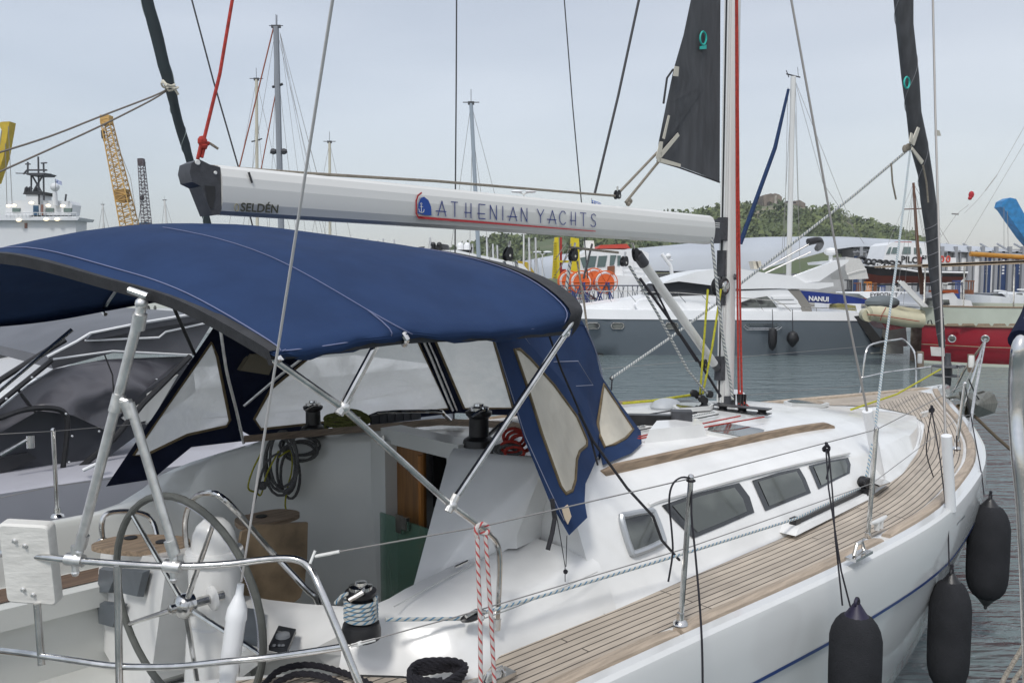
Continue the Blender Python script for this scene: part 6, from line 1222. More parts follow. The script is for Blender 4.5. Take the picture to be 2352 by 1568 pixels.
m = MB(); m.tube([B(1520, 583, D2), B(1540, 610, D2), B(1545, 640, D2)], .13, 8); m.tube([B(1525, 597, D2), B(1545, 598, D2)], .05, 5); m.ball(B(1535, 588, D2), .2, 8); part('signal_mast', m, white, ws)
m = MB(); ex(((1344, 571), (1344, 552), (1364, 553), (1366, 571)), D2 + 1, 1.2, m); m.lathe([(.28, 0), (.28, .05)], B(1352, 562, D2 + .95), (0, -1, 0), 14); part('air_conditioner', m, whiteo, ws)
gan = thing('gantry', 'tall yellow steel gantry with red pipes standing left of the orange hose reels', 'gantry', B(1300, 660, D2 - 3))
yg = mat('gantry_yellow', (.62, .50, .01), .5, noise=.15, nscale=2); m = MB()
ex(((1274, 545), (1283, 545), (1286, 640), (1268, 640)), D2 - 3, .5, m); ex(((1311, 545), (1330, 548), (1333, 632), (1308, 632)), D2 - 3, .5, m); ex(((1283, 598), (1312, 598), (1312, 603), (1283, 603)), D2 - 2.9, .4, m)
for k in range(14): ex(((1271, 556 + 6 * k), (1278, 555 + 6 * k), (1278, 557 + 6 * k), (1271, 558 + 6 * k)), D2 - 3.1, .1, m)
part('frame', m, yg, gan); m = MB(); ex(((1286, 545), (1291, 545), (1291, 640), (1286, 640)), D2 - 2.8, .3, m); ex(((1291, 618), (1300, 618), (1300, 640), (1291, 640)), D2 - 2.8, .3, m); part('pipe', m, mat('pipe_red', (.35, .02, .015), .5), gan)
m = MB()
for a_, b_ in (((1270, 640), (1305, 585)), ((1272, 600), (1300, 560)), ((1290, 610), (1312, 560))): m.tube([B(*a_, D2 - 3), B(*b_, D2 - 3)], .03, 4)
part('bracing', m, wire, gan)
ora = mat('reel_orange', (.72, .13, .02), .5, noise=.12, nscale=2)
def reel(u, v, D, lb):
    c = B(u, v, D); o = thing('hose_reel', lb, 'hose reel', V(c.x, D + .6, 1.0), group='orange hose reels on the quay'); m = MB(); m.lathe([(.47, 0), (.47, .06)], c, (0, 1, 0), 28); m.lathe([(.47, 1.1), (.47, 1.16)], c, (0, 1, 0), 28); dsk = parts('disc', m, ora, o)
    rr = .70 * 2
    m = MB()
    for yy in (0, 1.15): m.tube([c + V(.64 * cos(a), yy - .03, .64 * sin(a)) for a in [2 * pi * k / 28 for k in range(28)]], .028, 5, close=True)
    for k in range(6): a = k * pi / 3; m.tube([c + V(0, -.03, 0), c + V(.64 * cos(a), -.03, .64 * sin(a))], .022, 4)
    parts('rim', m, ora, o); m = MB(); m.lathe([(.54, .08), (.58, .6), (.54, 1.1)], c, (0, 1, 0), 26); part('hose', m, white, o)
    m = MB()
    for yy in (-.08, 1.25): m.tube([c + V(-.6, yy, 1.0 - c.z + .02), c + V(0, yy, 0), c + V(.6, yy, 1.0 - c.z + .02)], .05, 5)
    m.tube([c + V(.12, -.2, .0), c + V(.2, -.25, -1.0)], .06, 6); part('stand', m, mat('stand_blue', (.03, .05, .20), .6), o)
reel(1336, 648, 47, 'orange hose reel beside the yellow gantry, left one of the front pair'); reel(1392, 648, 47, 'orange hose reel with dark hub, right one of the front pair')
reel(1308, 646, 50, 'orange hose reel half hidden behind the canopy edge, furthest left'); reel(1366, 640, 51, 'white wound reel showing between the two front orange reels')
m = MB()
for v in (656, 700): m.tube([B(1250, v, 45.2), B(1535, v, 45.2)], .035, 5)
for k in range(26): u = 1255 + 11 * k; m.tube([B(u, 656, 45.2), B(u, 700, 45.2)], .018, 4)
for k in range(9): u = 1260 + 32 * k; m.tube([B(u, 658, 45.2), B(u + 14, 699, 45.2)], .016, 4); m.tube([B(u + 14, 658, 45.2), B(u, 699, 45.2)], .016, 4)
solo('quay_fence', m, mat('fence_dark', (.05, .06, .09), .5), 'dark metal lattice fence on the quay in front of the orange reels', 'fence')
m = MB(); P = [B(u, v, 60) for u, v in ((1183, 606), (1190, 599), (1212, 602), (1228, 626), (1190, 622))]; m.hexa(P, [p + V(0, 1.5, 0) for p in P]); solo('covered_boat', m, mat('yellow_cover', (.52, .38, .03), .8, noise=.3, nscale=1, bump=.5, bscale=2), 'yellow tarpaulin over a boat just above the canopy edge', 'covered boat', flat=True)
# ---------------- pilot boat ashore
D3 = 58; pb = thing('pilot_boat', 'black and red pilot boat with white cabin standing ashore, PILOT on its side', 'pilot boat', B(2100, 660, D3))
xl, xr = B(1990, 640, D3).x, B(2222, 640, D3).x
m = MB(); n = 20; rt = []; rm = []; rk_ = []
for i in range(n + 1):
    s_ = i / n; u = lerp(1984, 2222, s_); b = 2.1 * min(1, (s_ * 2.4 + .02)) ** .6; vt = tab([(1984, 602), (2050, 610), (2110, 620), (2222, 622)], u); vm = tab([(1984, 625), (2030, 633), (2222, 636)], u); vk = tab([(1984, 640), (2000, 652), (2222, 648)], u); sh_ = max(0, .22 - s_) * 1.2
    for rws, v, kk, q in ((rt, vt, 1, 0), (rm, vm, .92, 1), (rk_, vk, .5, 1.8)): c = B(u, v, D3); rws.append((V(c.x + q * sh_ * 2, D3 + 2.1 - b * kk, c.z), V(c.x + q * sh_ * 2, D3 + 2.1 + b * kk, c.z)))
m.grid([[a[0], b_[0]] for a, b_ in zip(rt, rm)]); m.grid([[a[1], b_[1]] for a, b_ in zip(rt, rm)]); m.grid([[a[0], a[1]] for a in rt]); m.add([rt[-1][0], rt[-1][1], rm[-1][1], rm[-1][0]], [(0, 1, 2, 3)]); part('hull', m, mat('pilot_black', (.015, .015, .018), .4), pb, recalc=False)
m = MB(); m.grid([[a[0], b_[0], b_[1], a[1]] for a, b_ in zip(rm, rk_)]); m.add([rm[-1][0], rm[-1][1], rk_[-1][1], rk_[-1][0]], [(0, 1, 2, 3)]); part('bottom', m, mat('antifouling', (.20, .045, .03), .7, noise=.2, nscale=1), pb, recalc=False)
m = MB(); m.tube([a[0] + V(0, -.04, -.12) for a in rt], .07, 6); part('white_strake', m, white, pb)
m = MB(); ex(((2027, 600), (2038, 563), (2050, 556), (2130, 558), (2150, 575), (2150, 608), (2125, 614), (2060, 606)), D3 + .7, 2.8, m); ex(((2150, 590), (2196, 592), (2196, 606), (2150, 610)), D3 + .8, 2.6, m); part('cabin', m, white, pb)
for q in (((2036, 583), (2043, 568), (2048, 567), (2044, 583)), ((2047, 582), (2052, 568), (2066, 568), (2064, 582)), ((2072, 583), (2076, 567), (2092, 567), (2092, 583)), ((2100, 583), (2100, 569), (2115, 569), (2118, 583))): m = MB(); ex(q, D3 + .64, .08, m); part('window', m, mat('pilot_glass', (.14, .19, .19), .08), pb)
m = text_mb('PILOT', .62, B(2069, 602, D3 + .66), V(1, 0, -.06), V(0, 0, 1), .01, .02); part('lettering', m, blk, pb, flat=True, recalc=False)
m = text_mb('53', .36, B(2117, 595, D3 + .66), V(1, 0, 0), V(0, 0, 1), .01, .01); part('lettering', m, blk, pb, flat=True, recalc=False)
m = text_mb('ΠY 53', .42, B(2010, 614, D3 - .25) , V(1, -.1, -.12), V(0, 0, 1), .01, .015); part('lettering', m, white, pb, flat=True, recalc=False)
m = MB(); ex(((2060, 559), (2061, 555), (2094, 555), (2094, 559)), D3 + .8, .5, m); part('roof_light', m, mat('brick_red', (.35, .07, .04), .6), pb)
m = MB(); ex(((2108, 590), (2116, 590), (2116, 602), (2108, 602)), D3 + .64, .05, m); part('pink_panel', m, mat('pink', (.65, .12, .18), .6), pb)
for k, u in enumerate((1977, 1993, 2006, 2019, 2033, 2047, 2061)):
    c = B(u, 600 + 1.0 * k, D3 + (1.8 if k == 0 else max(0, 1.6 - k * .5))); r = .34 if k == 0 else .2; m = MB(); m.tube([c + V(r * cos(a), -.1, r * sin(a) * .8) for a in [2 * pi * j / 12 for j in range(12)]], r * .38, 8, close=True); part('tyre', m, blk, pb)
for u in (2164, 2178): m = MB(); c = B(u, 595, D3 + .7); m.tube([c + V(.12 * cos(a), 0, .19 * sin(a)) for a in [2 * pi * j / 14 for j in range(14)]], .05, 6, close=True); part('lifebuoy', m, mat('buoy_red', (.6, .06, .03), .6), pb)
m = MB(); [m.tube([B(u, 648, D3 + 2), B(u + dx, 700, D3 + 1.5)], .07, 5) for u, dx in ((2020, -6), (2060, 5), (2110, -6), (2160, 6), (2210, 4))]; ex(((1995, 652), (2210, 650), (2210, 655), (1995, 656)), D3 + 1.6, 1, m); part('cradle', m, mat('cradle_steel', (.09, .10, .13), .7), pb)
# white boat bow ashore, left of the pilot boat
wbm = mat('dull_white_hull', (.60, .60, .58), .4, noise=.1)
o = thing('boat_on_stand', 'pale boat bow on a stand between the radar arch and the black pilot boat', 'boat', B(1965, 660, 56)); m = MB(); P = [B(u, v, 56) for u, v in ((1942, 590), (1975, 594), (1990, 620), (1995, 640), (1950, 642), (1942, 620))]; m.hexa(P, [p + V(0, 3, 0) for p in P]); part('hull', m, wbm, o); m = MB(); m.tube([B(1955, 642, 57), B(1955, 700, 57)], .07, 5); m.tube([B(1985, 640, 57), B(1985, 700, 57)], .07, 5); part('stand', m, gry, o)
m = MB(); m.tube([B(1945, 630, 55.9), B(1970, 622, 55.9), B(1990, 618, 55.9)], .03, 4); part('spray_rail', m, alu, o)
# long white cruise boat behind
o = thing('tour_boat', 'long white tour boat with a line of dark lettering behind the inflatable dinghy', 'tour boat', B(2100, 700, 42)); m = MB(); ex(((1972, 674), (1975, 672), (2115, 671), (2180, 678), (2180, 688), (1990, 685)), 42, 3, m); part('roof', m, white, o); m = MB(); ex(((2040, 686), (2150, 686), (2155, 702), (2040, 702)), 42.2, 2.6, m); part('side_windows', m, mat('purple_glass', (.05, .045, .10), .2), o)
m = text_mb('EYPΩΠH T.Λ. 1218', .30, B(1998, 682, 41.97), V(1, 0, 0), V(0, 0, 1), .01, .004); part('lettering', m, blk, o, flat=True, recalc=False); h, d = ship(V(B(2220, 640, 42).x, 43.6, 0), (-1, 0, 0), 8, 3, lambda s_: 1.2); part('hull', h, white, o)
# small powerboats at the right
def cabinboat(u, v, D, w, lb, cap=None, dark=False):
    o = thing('small_boat', lb, 'small boat', B(u, 640, D) - V(0, 0, 2.7), group='small boats behind the red hull'); L_ = w * D / 1900; h, d = ship(V(B(u + w / 2, 640, D).x, D + 1, 0), (-1, 0, 0), L_, 2.2, lambda s_: B(u, v + 8, D).z + .15 * s_); part('hull', h, white, o); part('deck', d, white, o)
    m = MB(); ex(((u - w * .2, v + 10), (u - w * .12, v), (u + w * .18, v - 1), (u + w * .34, v + 9), (u + w * .34, v + 12), (u - w * .2, v + 12)), D + .3, 1.5, m); part('cabin', m, mat('tinted', (.03, .035, .05), .15) if dark else white, o); m = MB(); ex(((u - w * .1, v + 7), (u - w * .06, v + 2), (u + w * .12, v + 2), (u + w * .14, v + 7)), D + .25, .06, m); part('window', m, dglass, o)
    m = MB(); m.tube([B(u + w * .36, v + 9, D + .2), B(u + w * .3, v - 5, D + .2), B(u - w * .05, v - 7, D + .2)], .04, 6, sm=3); part('arch_rail', m, white, o)
cabinboat(2287, 675, 40, 80, 'small cruiser with dark tinted windscreen at the right behind the red boat', dark=True); cabinboat(2045, 690, 40, 50, 'small white launch behind the cream dinghy'); cabinboat(2340, 672, 44, 70, 'white cruiser with roll bar at the right edge')
# clutter on the quay beneath the pilot boat
clut = [(mat('net_orange', (.60, .20, .02), .7), 'orange'), (mat('drum_blue', (.03, .07, .25), .6), 'blue'), (gry, 'dark'), (wbm, 'pale'), (mat('rust', (.20, .08, .04), .8), 'rust coloured')]
random.seed(21)
spots = [(1996, 665, 0, 9, 18), (2012, 668, 2, 14, 10), (2028, 668, 1, 8, 12), (1972, 665, 4, 8, 16), (2060, 668, 3, 12, 8), (2083, 667, 1, 10, 9), (2140, 666, 2, 12, 12), (2170, 664, 3, 10, 14), (2200, 662, 1, 9, 18), (2230, 660, 4, 12, 16), (1950, 664, 2, 8, 22), (2010, 661, 4, 5, 12)]
nm = ['standing just left of the pilot boat stern frame', 'low and wide under the pilot boat bow', 'beside the orange rack', 'nearest the pale boat on its stand', 'under the middle of the pilot boat', 'right of the pale one under the pilot boat', 'under the lettered cabin', 'under the lifebuoys', 'under the pilot boat stern', 'against the hall wall past the pilot boat', 'tall, below the radar arch', 'narrow, behind the orange rack']
for (u, v, ci, w, hh), q in zip(spots, nm):
    mm2, cn = clut[ci]; D = random.uniform(50, 55); m = MB(); a, b = B(u - w / 2, v, D), B(u + w / 2, v, D); z1 = B(u, v - hh, D).z
    for k in range(3): xx = lerp(a.x, b.x, k / 2); m.tube([V(xx, D, 1.15), V(xx, D, z1)], .035, 5)
    for zz in (1.5, z1): m.box((a.x, D - .1, zz - .08), (b.x, D + .5, zz))
    m.box((a.x + .05, D, 1.15), (b.x - .03, D + .5, 1.15 + (z1 - 1.15) * .6)); solo('boatyard_rack', m, mm2, cn + ' steel rack on the quay, ' + q, 'rack', group='racks and gear on the quay')
# ---------------- masts of the boats moored behind
def sboat(u0, v0, u1, v1, D, w, lb, mm2=alu, spr=(), hull=True, name='sailing_boat', stays=True, gear=True):
    a, b = B(u0, v0, D), B(u1, v1, D); o = thing(name, lb, 'sailing boat', V(b.x, D, 0), group='sailing boats moored behind'); m = MB(); foot_ = b + (b - a).normalized() * ((b.z - 1.2) / max(.05, abs((b - a).normalized().z))) if hull and b.z > 1.2 else b; r = w / 2 * D / 1900; m.tube([a, foot_], [r * .85, r], 8); mt = part('mast', m, mm2, o)
    m = MB(); H_ = a.z - 1
    if gear: m.tube([a + V(-.35, 0, .05), a + V(.35, 0, .05)], .02, 4); m.tube([a, a + V(0, 0, .6)], .012, 4); m.box((a.x - r * 1.4, D - .06, a.z - .05), (a.x + r * 1.4, D + .06, a.z + .08))
    for v in spr: c = lerp(a, b, (v - v0) / (v1 - v0)); sw_ = 10 * D / 1900 * 1.2; m.tube([c + V(-sw_, 0, -.05), c, c + V(sw_, 0, .1)], r * .4, 4)
    if m.v: part('masthead_gear', m, gry, mt)
    if stays:
        m = MB(); 
        for dx, f in ((-.30, 1), (.34, 1), (.12, .7), (-.1, .75)): s_ = lerp(a, foot_, 0 if f == 1 else .12); m.tube([s_, V(foot_.x + dx * H_ * .62, D + dx, 1.2)], .009 * max(1, D / 45), 4)
        part('stays', m, wire, o)
    if hull: h, d = ship(V(b.x - 5, D + .2, 0), (1, 0, 0), 11, 3.2, lambda s_: 1.15); part('hull', h, white, o)
    return o
creamm = mat('cream_mast', (.55, .52, .42), .5)
o = sboat(634, 62, 646, 530, 42, 15, 'ketch with the tallest grey mast carrying two radar domes, left of the white backstay', mat('grey_mast', (.24, .26, .29), .5), (196,))
m = MB(); [m.ball(B(u, 348, 42), .16, 8, (1.1, 1, 1)) for u in (628, 652)]; m.tube([B(620, 352, 42), B(660, 350, 42)], .03, 5); m.tube([B(636, 35, 42), B(636, 62, 42)], .02, 4); part('radar', m, gry, o)
m = MB(); [m.tube([B(630, y_, 42), B(634, y_, 42)], .015, 4) for y_ in range(110, 190, 10)]; m.tube([B(630, 75, 42), B(630, 200, 42)], .012, 4); part('mast_steps', m, wire, o)
m = MB(); m.tube([B(628, 65, 42), B(541, 420, 42)], .035, 5); m.tube([B(636, 200, 42), B(590, 440, 42)], .03, 5); part('red_stay', m, mat('rust_stay', (.30, .09, .05), .6), o)
m = MB()
for u2, v2 in ((752, 330), (745, 300), (700, 400), (735, 420), (760, 480)): m.tube([B(643, 75, 42), B(u2 + 10, v2 + 200, 42)], .008, 4)
part('rigging', m, wire, o)
sboat(589, 183, 591, 530, 44, 8, 'boat with the slim cream mast just left of the tall grey mast', creamm, (322,)); sboat(757, 327, 758, 560, 48, 7, 'boat with the cream mast rising behind the white backstay', creamm)
sboat(1082, 238, 1101, 620, 36, 10, 'boat with the blue grey mast leaning left in the middle of the sky', mat('bluegrey_mast', (.30, .35, .40), .5), ())
sboat(236, 470, 238, 525, 120, 4, 'distant boat whose mast tip shows left of the yellow lattice crane'); sboat(378, 460, 384, 525, 110, 5, 'distant boat whose mast tip shows right of the dark lattice crane')
k_ = 0
for u, v, D in ((772, 556, 60), (790, 553, 62), (818, 550, 58), (845, 548, 66), (868, 552, 64), (905, 550, 60), (988, 545, 66), (1085, 560, 62), (1118, 545, 58), (1132, 560, 56), (1142, 563, 60), (1215, 545, 58), (1230, 545, 55), (800, 548, 72), (880, 548, 75)):
    lbs = ['thin mast furthest left under the boom', 'second thin mast under the boom, over the canopy crest', 'thin mast under the middle of the boom left part', 'thin mast between two stays under the boom', 'thin pale mast right of the stay pair', 'thin mast left of the radar pod', 'mast behind the black satellite domes', 'thin mast left of the blue grey mast foot', 'white mast just right of the blue grey mast', 'white mast against the green hill, middle of three', 'white mast against the green hill, right of three', 'white mast left of the yellow tarpaulin', 'pale mast just behind the yellow tarpaulin', 'faint far mast over the canopy crest', 'faint far mast right of the canopy crest']
    sboat(u, v, u + 2, 628, D, 4.5 if v > 546 else 5, 'boat showing as a ' + lbs[k_], mat('pale_mast', (.52, .53, .54), .5), (), hull=(k_ % 2 == 0), gear=False); k_ += 1
# small flag
def flag(u, v, D, lb, w=10, h=8):
    a = B(u, v, D); s_ = D / 1900; o = thing('flag', lb, 'flag', a); rows = []
    bl, wh = mat('flag_blue', (.02, .10, .42), .7), white
    for j in range(9):
        m = MB(); rws = []
        for k in range(9): x = k / 8 * w * s_; yv = .08 * sin(k * .9); rws.append([a + V(x, yv, -h * s_ * j / 9 - x * .35), a + V(x, yv, -h * s_ * (j + 1) / 9 - x * .35)])
        m.grid(rws); part('stripe', m, bl if j % 2 == 0 else wh, o, recalc=False)
    m = MB(); c_ = [a + V(0, -.03, .0), a + V(w * s_ * .4, -.03 + .03, -w * s_ * .14), a + V(w * s_ * .4, -.0, -h * s_ * .55 - w * s_ * .14), a + V(0, -.03, -h * s_ * .55)]; m.add(c_, [(0, 1, 2, 3)]); part('canton', m, bl, o, recalc=False)
    m = MB(); mid_h = (c_[0] + c_[3]) / 2; mid_r = (c_[1] + c_[2]) / 2; m.tube([mid_h + V(0, -.03, 0), mid_r + V(0, -.03, 0)], h * s_ * .05, 4); m.tube([(c_[0] + c_[1]) / 2 + V(0, -.03, 0), (c_[2] + c_[3]) / 2 + V(0, -.03, 0)], h * s_ * .05, 4); part('cross', m, wh, o)
    m = MB(); m.tube([a + V(0, 0, .1), a + V(0, 0, -h * s_ * 3)], .02 * max(1, D / 60), 5); part('pole', m, wire, o); return o
flag(1359, 459, 50, 'blue and white striped Greek flag flying just above the boom', 22, 13); flag(127, 412, 118, 'blue and white striped Greek flag on the white ship mast', 14, 8)
# superyacht with domes under the boom
o = thing('superyacht', 'white superyacht top deck with black and white satellite domes showing under the boom', 'motor yacht', B(1010, 640, 55) - V(0, 0, 2.7)); m = MB(); ex(((940, 592), (948, 576), (1050, 574), (1075, 580), (1200, 606), (1230, 640), (930, 640)), 55, 4, m); part('superstructure', m, white, o); h, d = ship(V(B(1290, 640, 55).x, 57.3, 0), (-1, 0, 0), 14, 4.6, lambda s_: 2.2); part('hull', h, white, o)
m = MB(); ex(((985, 576), (992, 566), (1014, 560), (1028, 562), (1032, 576)), 55.3, 1.2, m); part('radar_mast', m, gry, o)
for u, r, mm2 in ((995, 11, blk), (1009, 11, blk)): m = MB(); m.ball(B(u, 562, 55), r / 2 * 55 / 1900 * 1.15, 12); m.lathe([(.12, -.4), (.12, 0)], B(u, 562, 55)); part('satellite_dome', m, mm2, o)
for u in (1057, 1073): m = MB(); m.ball(B(u, 565, 56), .24, 12); m.lathe([(.24, -.25), (.24, 0)], B(u, 565, 56), n=12); part('satellite_dome', m, white, o)
m = MB(); ex(((957, 573), (962, 567), (975, 566), (972, 573)), 55, .3, m); m.tube([B(967, 573, 55), B(965, 580, 55)], .04, 5); part('searchlight', m, gry, o); m = MB(); ex(((1048, 568), (1085, 568), (1080, 588), (1052, 588)), 56.4, .5, m); part('dome_bracket', m, blk, o)
# ================================================================ LEFT BACKGROUND
D4 = 120; sh = thing('white_ship', 'white working ship with funnel, bridge and mast platform at the far left', 'ship', B(80, 640, D4) - V(0, 0, 2.7))
shw = mat('ship_white', (.68, .70, .72), .5, noise=.06, nscale=.3)
m = MB(); ex(((-30, 640), (-30, 505), (0, 498), (175, 498), (172, 640)), D4, 3, m); part('hull', m, shw, sh)
m = MB(); ex(((-30, 494), (66, 494), (66, 500), (182, 500), (178, 506), (-30, 506)), D4 - .8, 4.4, m); ex(((12, 494), (14, 462), (58, 460), (160, 462), (166, 470), (162, 494)), D4 + .5, 2.5, m); part('bridge', m, shw, sh)
m = MB(); ex(((58, 494), (60, 446), (92, 446), (92, 494)), D4, 3, m); fn = part('funnel', m, shw, sh); m = MB(); ex(((52, 446), (56, 440), (98, 440), (96, 447)), D4 - .2, 3.4, m)
for u in (60, 68, 82): m.tube([B(u, 442, D4 + 1), B(u + 1, 434, D4 + 1), B(u + 4, 431, D4 + 1)], .28, 8)
part('exhaust', m, blk, fn)
m = MB(); ex(((76, 472), (88, 472), (88, 494), (76, 494)), D4 - .1, .2, m); part('door', m, mat('ship_door', (.02, .08, .16), .5), sh)
for u in (28, 105, 146): m = MB(); ex(((u, 478), (u + 18, 478), (u + 17, 487), (u, 487)), D4 + .35, .3, m); part('window', m, mat('green_ship_glass', (.12, .17, .16), .1), sh)
lampm = bpy.data.materials.new('lit_lamp'); lampm.use_nodes = True; lampm.node_tree.nodes['Principled BSDF'].inputs['Emission Color'].default_value = (1, .78, .42, 1); lampm.node_tree.nodes['Principled BSDF'].inputs['Emission Strength'].default_value = 1.6
for u, v in ((20, 473), (32, 472), (72, 466), (111, 472), (144, 473), (106, 504), (131, 504), (43, 506)): m = MB(); m.ball(B(u, v, D4 - .9), .22, 8, (1.8, 1, 1)); part('deck_lamp', m, lampm, sh)
m = MB()
for q in (((72, 398), (72, 440)), ((88, 360), (90, 470)), ((100, 398), (101, 460)), ((72, 400), (95, 440)), ((100, 400), (76, 440)), ((54, 400), (62, 391)), ((62, 391), (108, 391)), ((64, 372), (64, 398)), ((100, 376), (101, 396)), ((126, 462), (127, 432)), ((150, 462), (152, 446))): m.tube([B(*q[0], D4), B(*q[1], D4)], .13, 5)
m.tube([B(36, 398, D4), B(118, 400, D4)], .07, 4); m.tube([B(58, 377, D4), B(70, 377, D4)], .1, 4); m.tube([B(94, 375, D4), B(108, 374, D4)], .1, 4); part('mast', m, gry, sh)
m = MB(); ex(((54, 397), (104, 397), (98, 402), (62, 402)), D4 - 1, 3, m); part('mast_platform', m, gry, sh); m = MB(); m.ball(B(126, 430, D4), .62, 12); m.lathe([(.35, -2), (.3, 0)], B(126, 440, D4)); part('satellite_dome', m, shw, sh)
for a_, b_ in (((56, 512), (62, 524)), ((94, 470), (98, 494))): m = MB(); ex((a_, (b_[0], a_[1]), b_, (a_[0], b_[1])), D4 - .1, .2, m); part('panel', m, mat('brown_panel', (.22, .11, .08), .7), sh)
m = MB()
for v in (488,): m.tube([B(14, v, D4 - .9), B(176, v + 1, D4 - .9)], .05, 4)
for u in range(14, 180, 9): m.tube([B(u, 488, D4 - .9), B(u, 498, D4 - .9)], .035, 4)
part('railing', m, shw, sh)
def lattice(a, b, w0, w1, n, D, mm2, name, lb, cat='crane', grp=None, thick=.07):
    A, Bq = B(*a, D), B(*b, D); ax = (Bq - A); L_ = ax.length; ax.normalize(); e1 = V(0, 1, 0).cross(ax).normalized(); e2 = V(0, 1, 0); s0, s1 = w0 * D / 3800, w1 * D / 3800; o = thing(name, lb, cat, Bq, group=grp); m = MB(); C4 = []
    for i in range(n + 1):
        t = i / n; c = A + ax * L_ * t; s_ = lerp(s0, s1, t); C4.append([c + e1 * s_ * sx + e2 * s_ * sy for sx, sy in ((-1, -1), (1, -1), (1, 1), (-1, 1))])
    for k in range(4): m.tube([q[k] for q in C4], thick * 1.6, 5)
    for i in range(n):
        for k in range(4): m.tube([C4[i][k], C4[i][(k + 1) % 4]], thick, 4); m.tube([C4[i][k], C4[i + 1][(k + 1) % 4]] if i % 2 else [C4[i][(k + 1) % 4], C4[i + 1][k]], thick, 4)
    part('lattice_boom', m, mm2, o); return o, A, Bq
ylc = mat('crane_yellow', (.60, .36, .10), .6, noise=.2, nscale=1)
o, A_, Bq = lattice((244, 275), (300, 530), 18, 30, 22, 105, ylc, 'crane', 'yellow lattice boom crane behind the blue canopy', thick=.05)
m = MB(); m.box((A_.x - .55, 104.5, A_.z - .6), (A_.x + .6, 105.6, A_.z + .5)); m.tube([B(243, 265, 105), B(246, 275, 105)], .15, 5); part('crane_head', m, ylc, o)
c = B(281, 450, 105); m = MB(); m.box((c.x - .65, 104.3, c.z - .8), (c.x + .65, 105.6, c.z + .8)); part('winch_frame', m, mat('crane_ochre', (.34, .19, .05), .7, noise=.3, nscale=2), o)
m = MB(); m.tube([B(236, 300, 105), B(238, 318, 105)], .25, 8); m.tube([B(237, 308, 105), B(240, 325, 105)], .15, 8); part('sheave', m, blk, o)
m = MB(); m.tube([B(253, 290, 105), B(300, 410, 105), B(318, 525, 105)], .035, 4); part('cable', m, wire, o)
m = MB(); m.box((Bq.x - 2, 103, 0), (Bq.x + 2, 108, 2.2)); part('crane_base', m, gry, o)
dk = mat('dark_lattice', (.11, .09, .10), .7); o, A_, Bq = lattice((324, 365), (338, 530), 11, 17, 22, 112, dk, 'crane', 'smaller dark lattice boom crane right of the yellow one', thick=.03)
m = MB(); m.box((A_.x - .34, 111.7, A_.z - .9), (A_.x + .34, 112.3, A_.z)); part('crane_head', m, dk, o); m = MB(); m.tube([B(334, 372, 112), B(330, 450, 112)], .03, 4); m.ball(B(326, 455, 112), .35, 8); m.tube([B(326, 460, 112), B(316, 520, 112)], .05, 4); part('hook', m, blk, o)
m = MB(); m.box((Bq.x - 2, 110, 0), (Bq.x + 2, 116, 2.2)); part('crane_base', m, gry, o); 
m = MB(); ex(((315, 512), (338, 510), (338, 516), (314, 517)), 112, 1.5, m); part('machinery_house', m, mat('cab_blue', (.03, .08, .16), .6), o)
o = thing('crane', 'solid yellow jib crane cut off by the left edge of the picture', 'crane', B(-10, 640, 95) - V(0, 0, 2.7)); m = MB(); P = [B(u, v, 95) for u, v in ((-4, 283), (4, 280), (22, 279), (20, 292), (8, 360), (-12, 420), (-26, 420), (-4, 350), (4, 300))]; m.hexa(P, [p + V(0, 1.2, 0) for p in P]); m.tube([B(-20, 400, 95.6), B(-40, 640, 95.6), B(-42, 694, 95.6)], .9, 8); part('jib', m, mat('jib_yellow', (.60, .42, .02), .5, noise=.2, nscale=1), o)
m = MB(); m.tube([B(19, 290, 95), B(28, 470, 95)], .04, 4); m.tube([B(12, 330, 95), B(16, 470, 95)], .04, 4); m.tube([B(4, 300, 95), B(-2, 340, 95)], .06, 4); part('cable', m, wire, o)
# white superyacht seen under the canopy
D5 = 51; o = thing('motor_yacht', 'large white yacht hull with small oval portholes seen under the canopy edge', 'motor yacht', B(330, 738, D5)); P = [B(u, v, D5) for u, v in ((150, 742), (165, 720), (235, 690), (290, 670), (520, 655), (560, 660), (560, 742))]; m = MB(); m.hexa(P, [p + V(0, 5, 0) for p in P]); part('hull', m, mat('ivory_hull', (.60, .62, .57), .3, noise=.05), o)
for u in (247, 263, 341, 356, 404): m = MB(); c = B(u, 708, D5 - .02); m.hexa([V(c.x + .09 * cos(a), c.y - .01, c.z + .18 * sin(a)) for a in [2 * pi * k / 12 for k in range(12)]], [V(c.x + .09 * cos(a), c.y + .02, c.z + .18 * sin(a)) for a in [2 * pi * k / 12 for k in range(12)]]); part('porthole', m, dglass, o)
m = MB(); ex(((150, 732), (560, 730), (560, 733), (150, 734)), D5 - .1, .1, m); part('boot_stripe', m, blk, o)
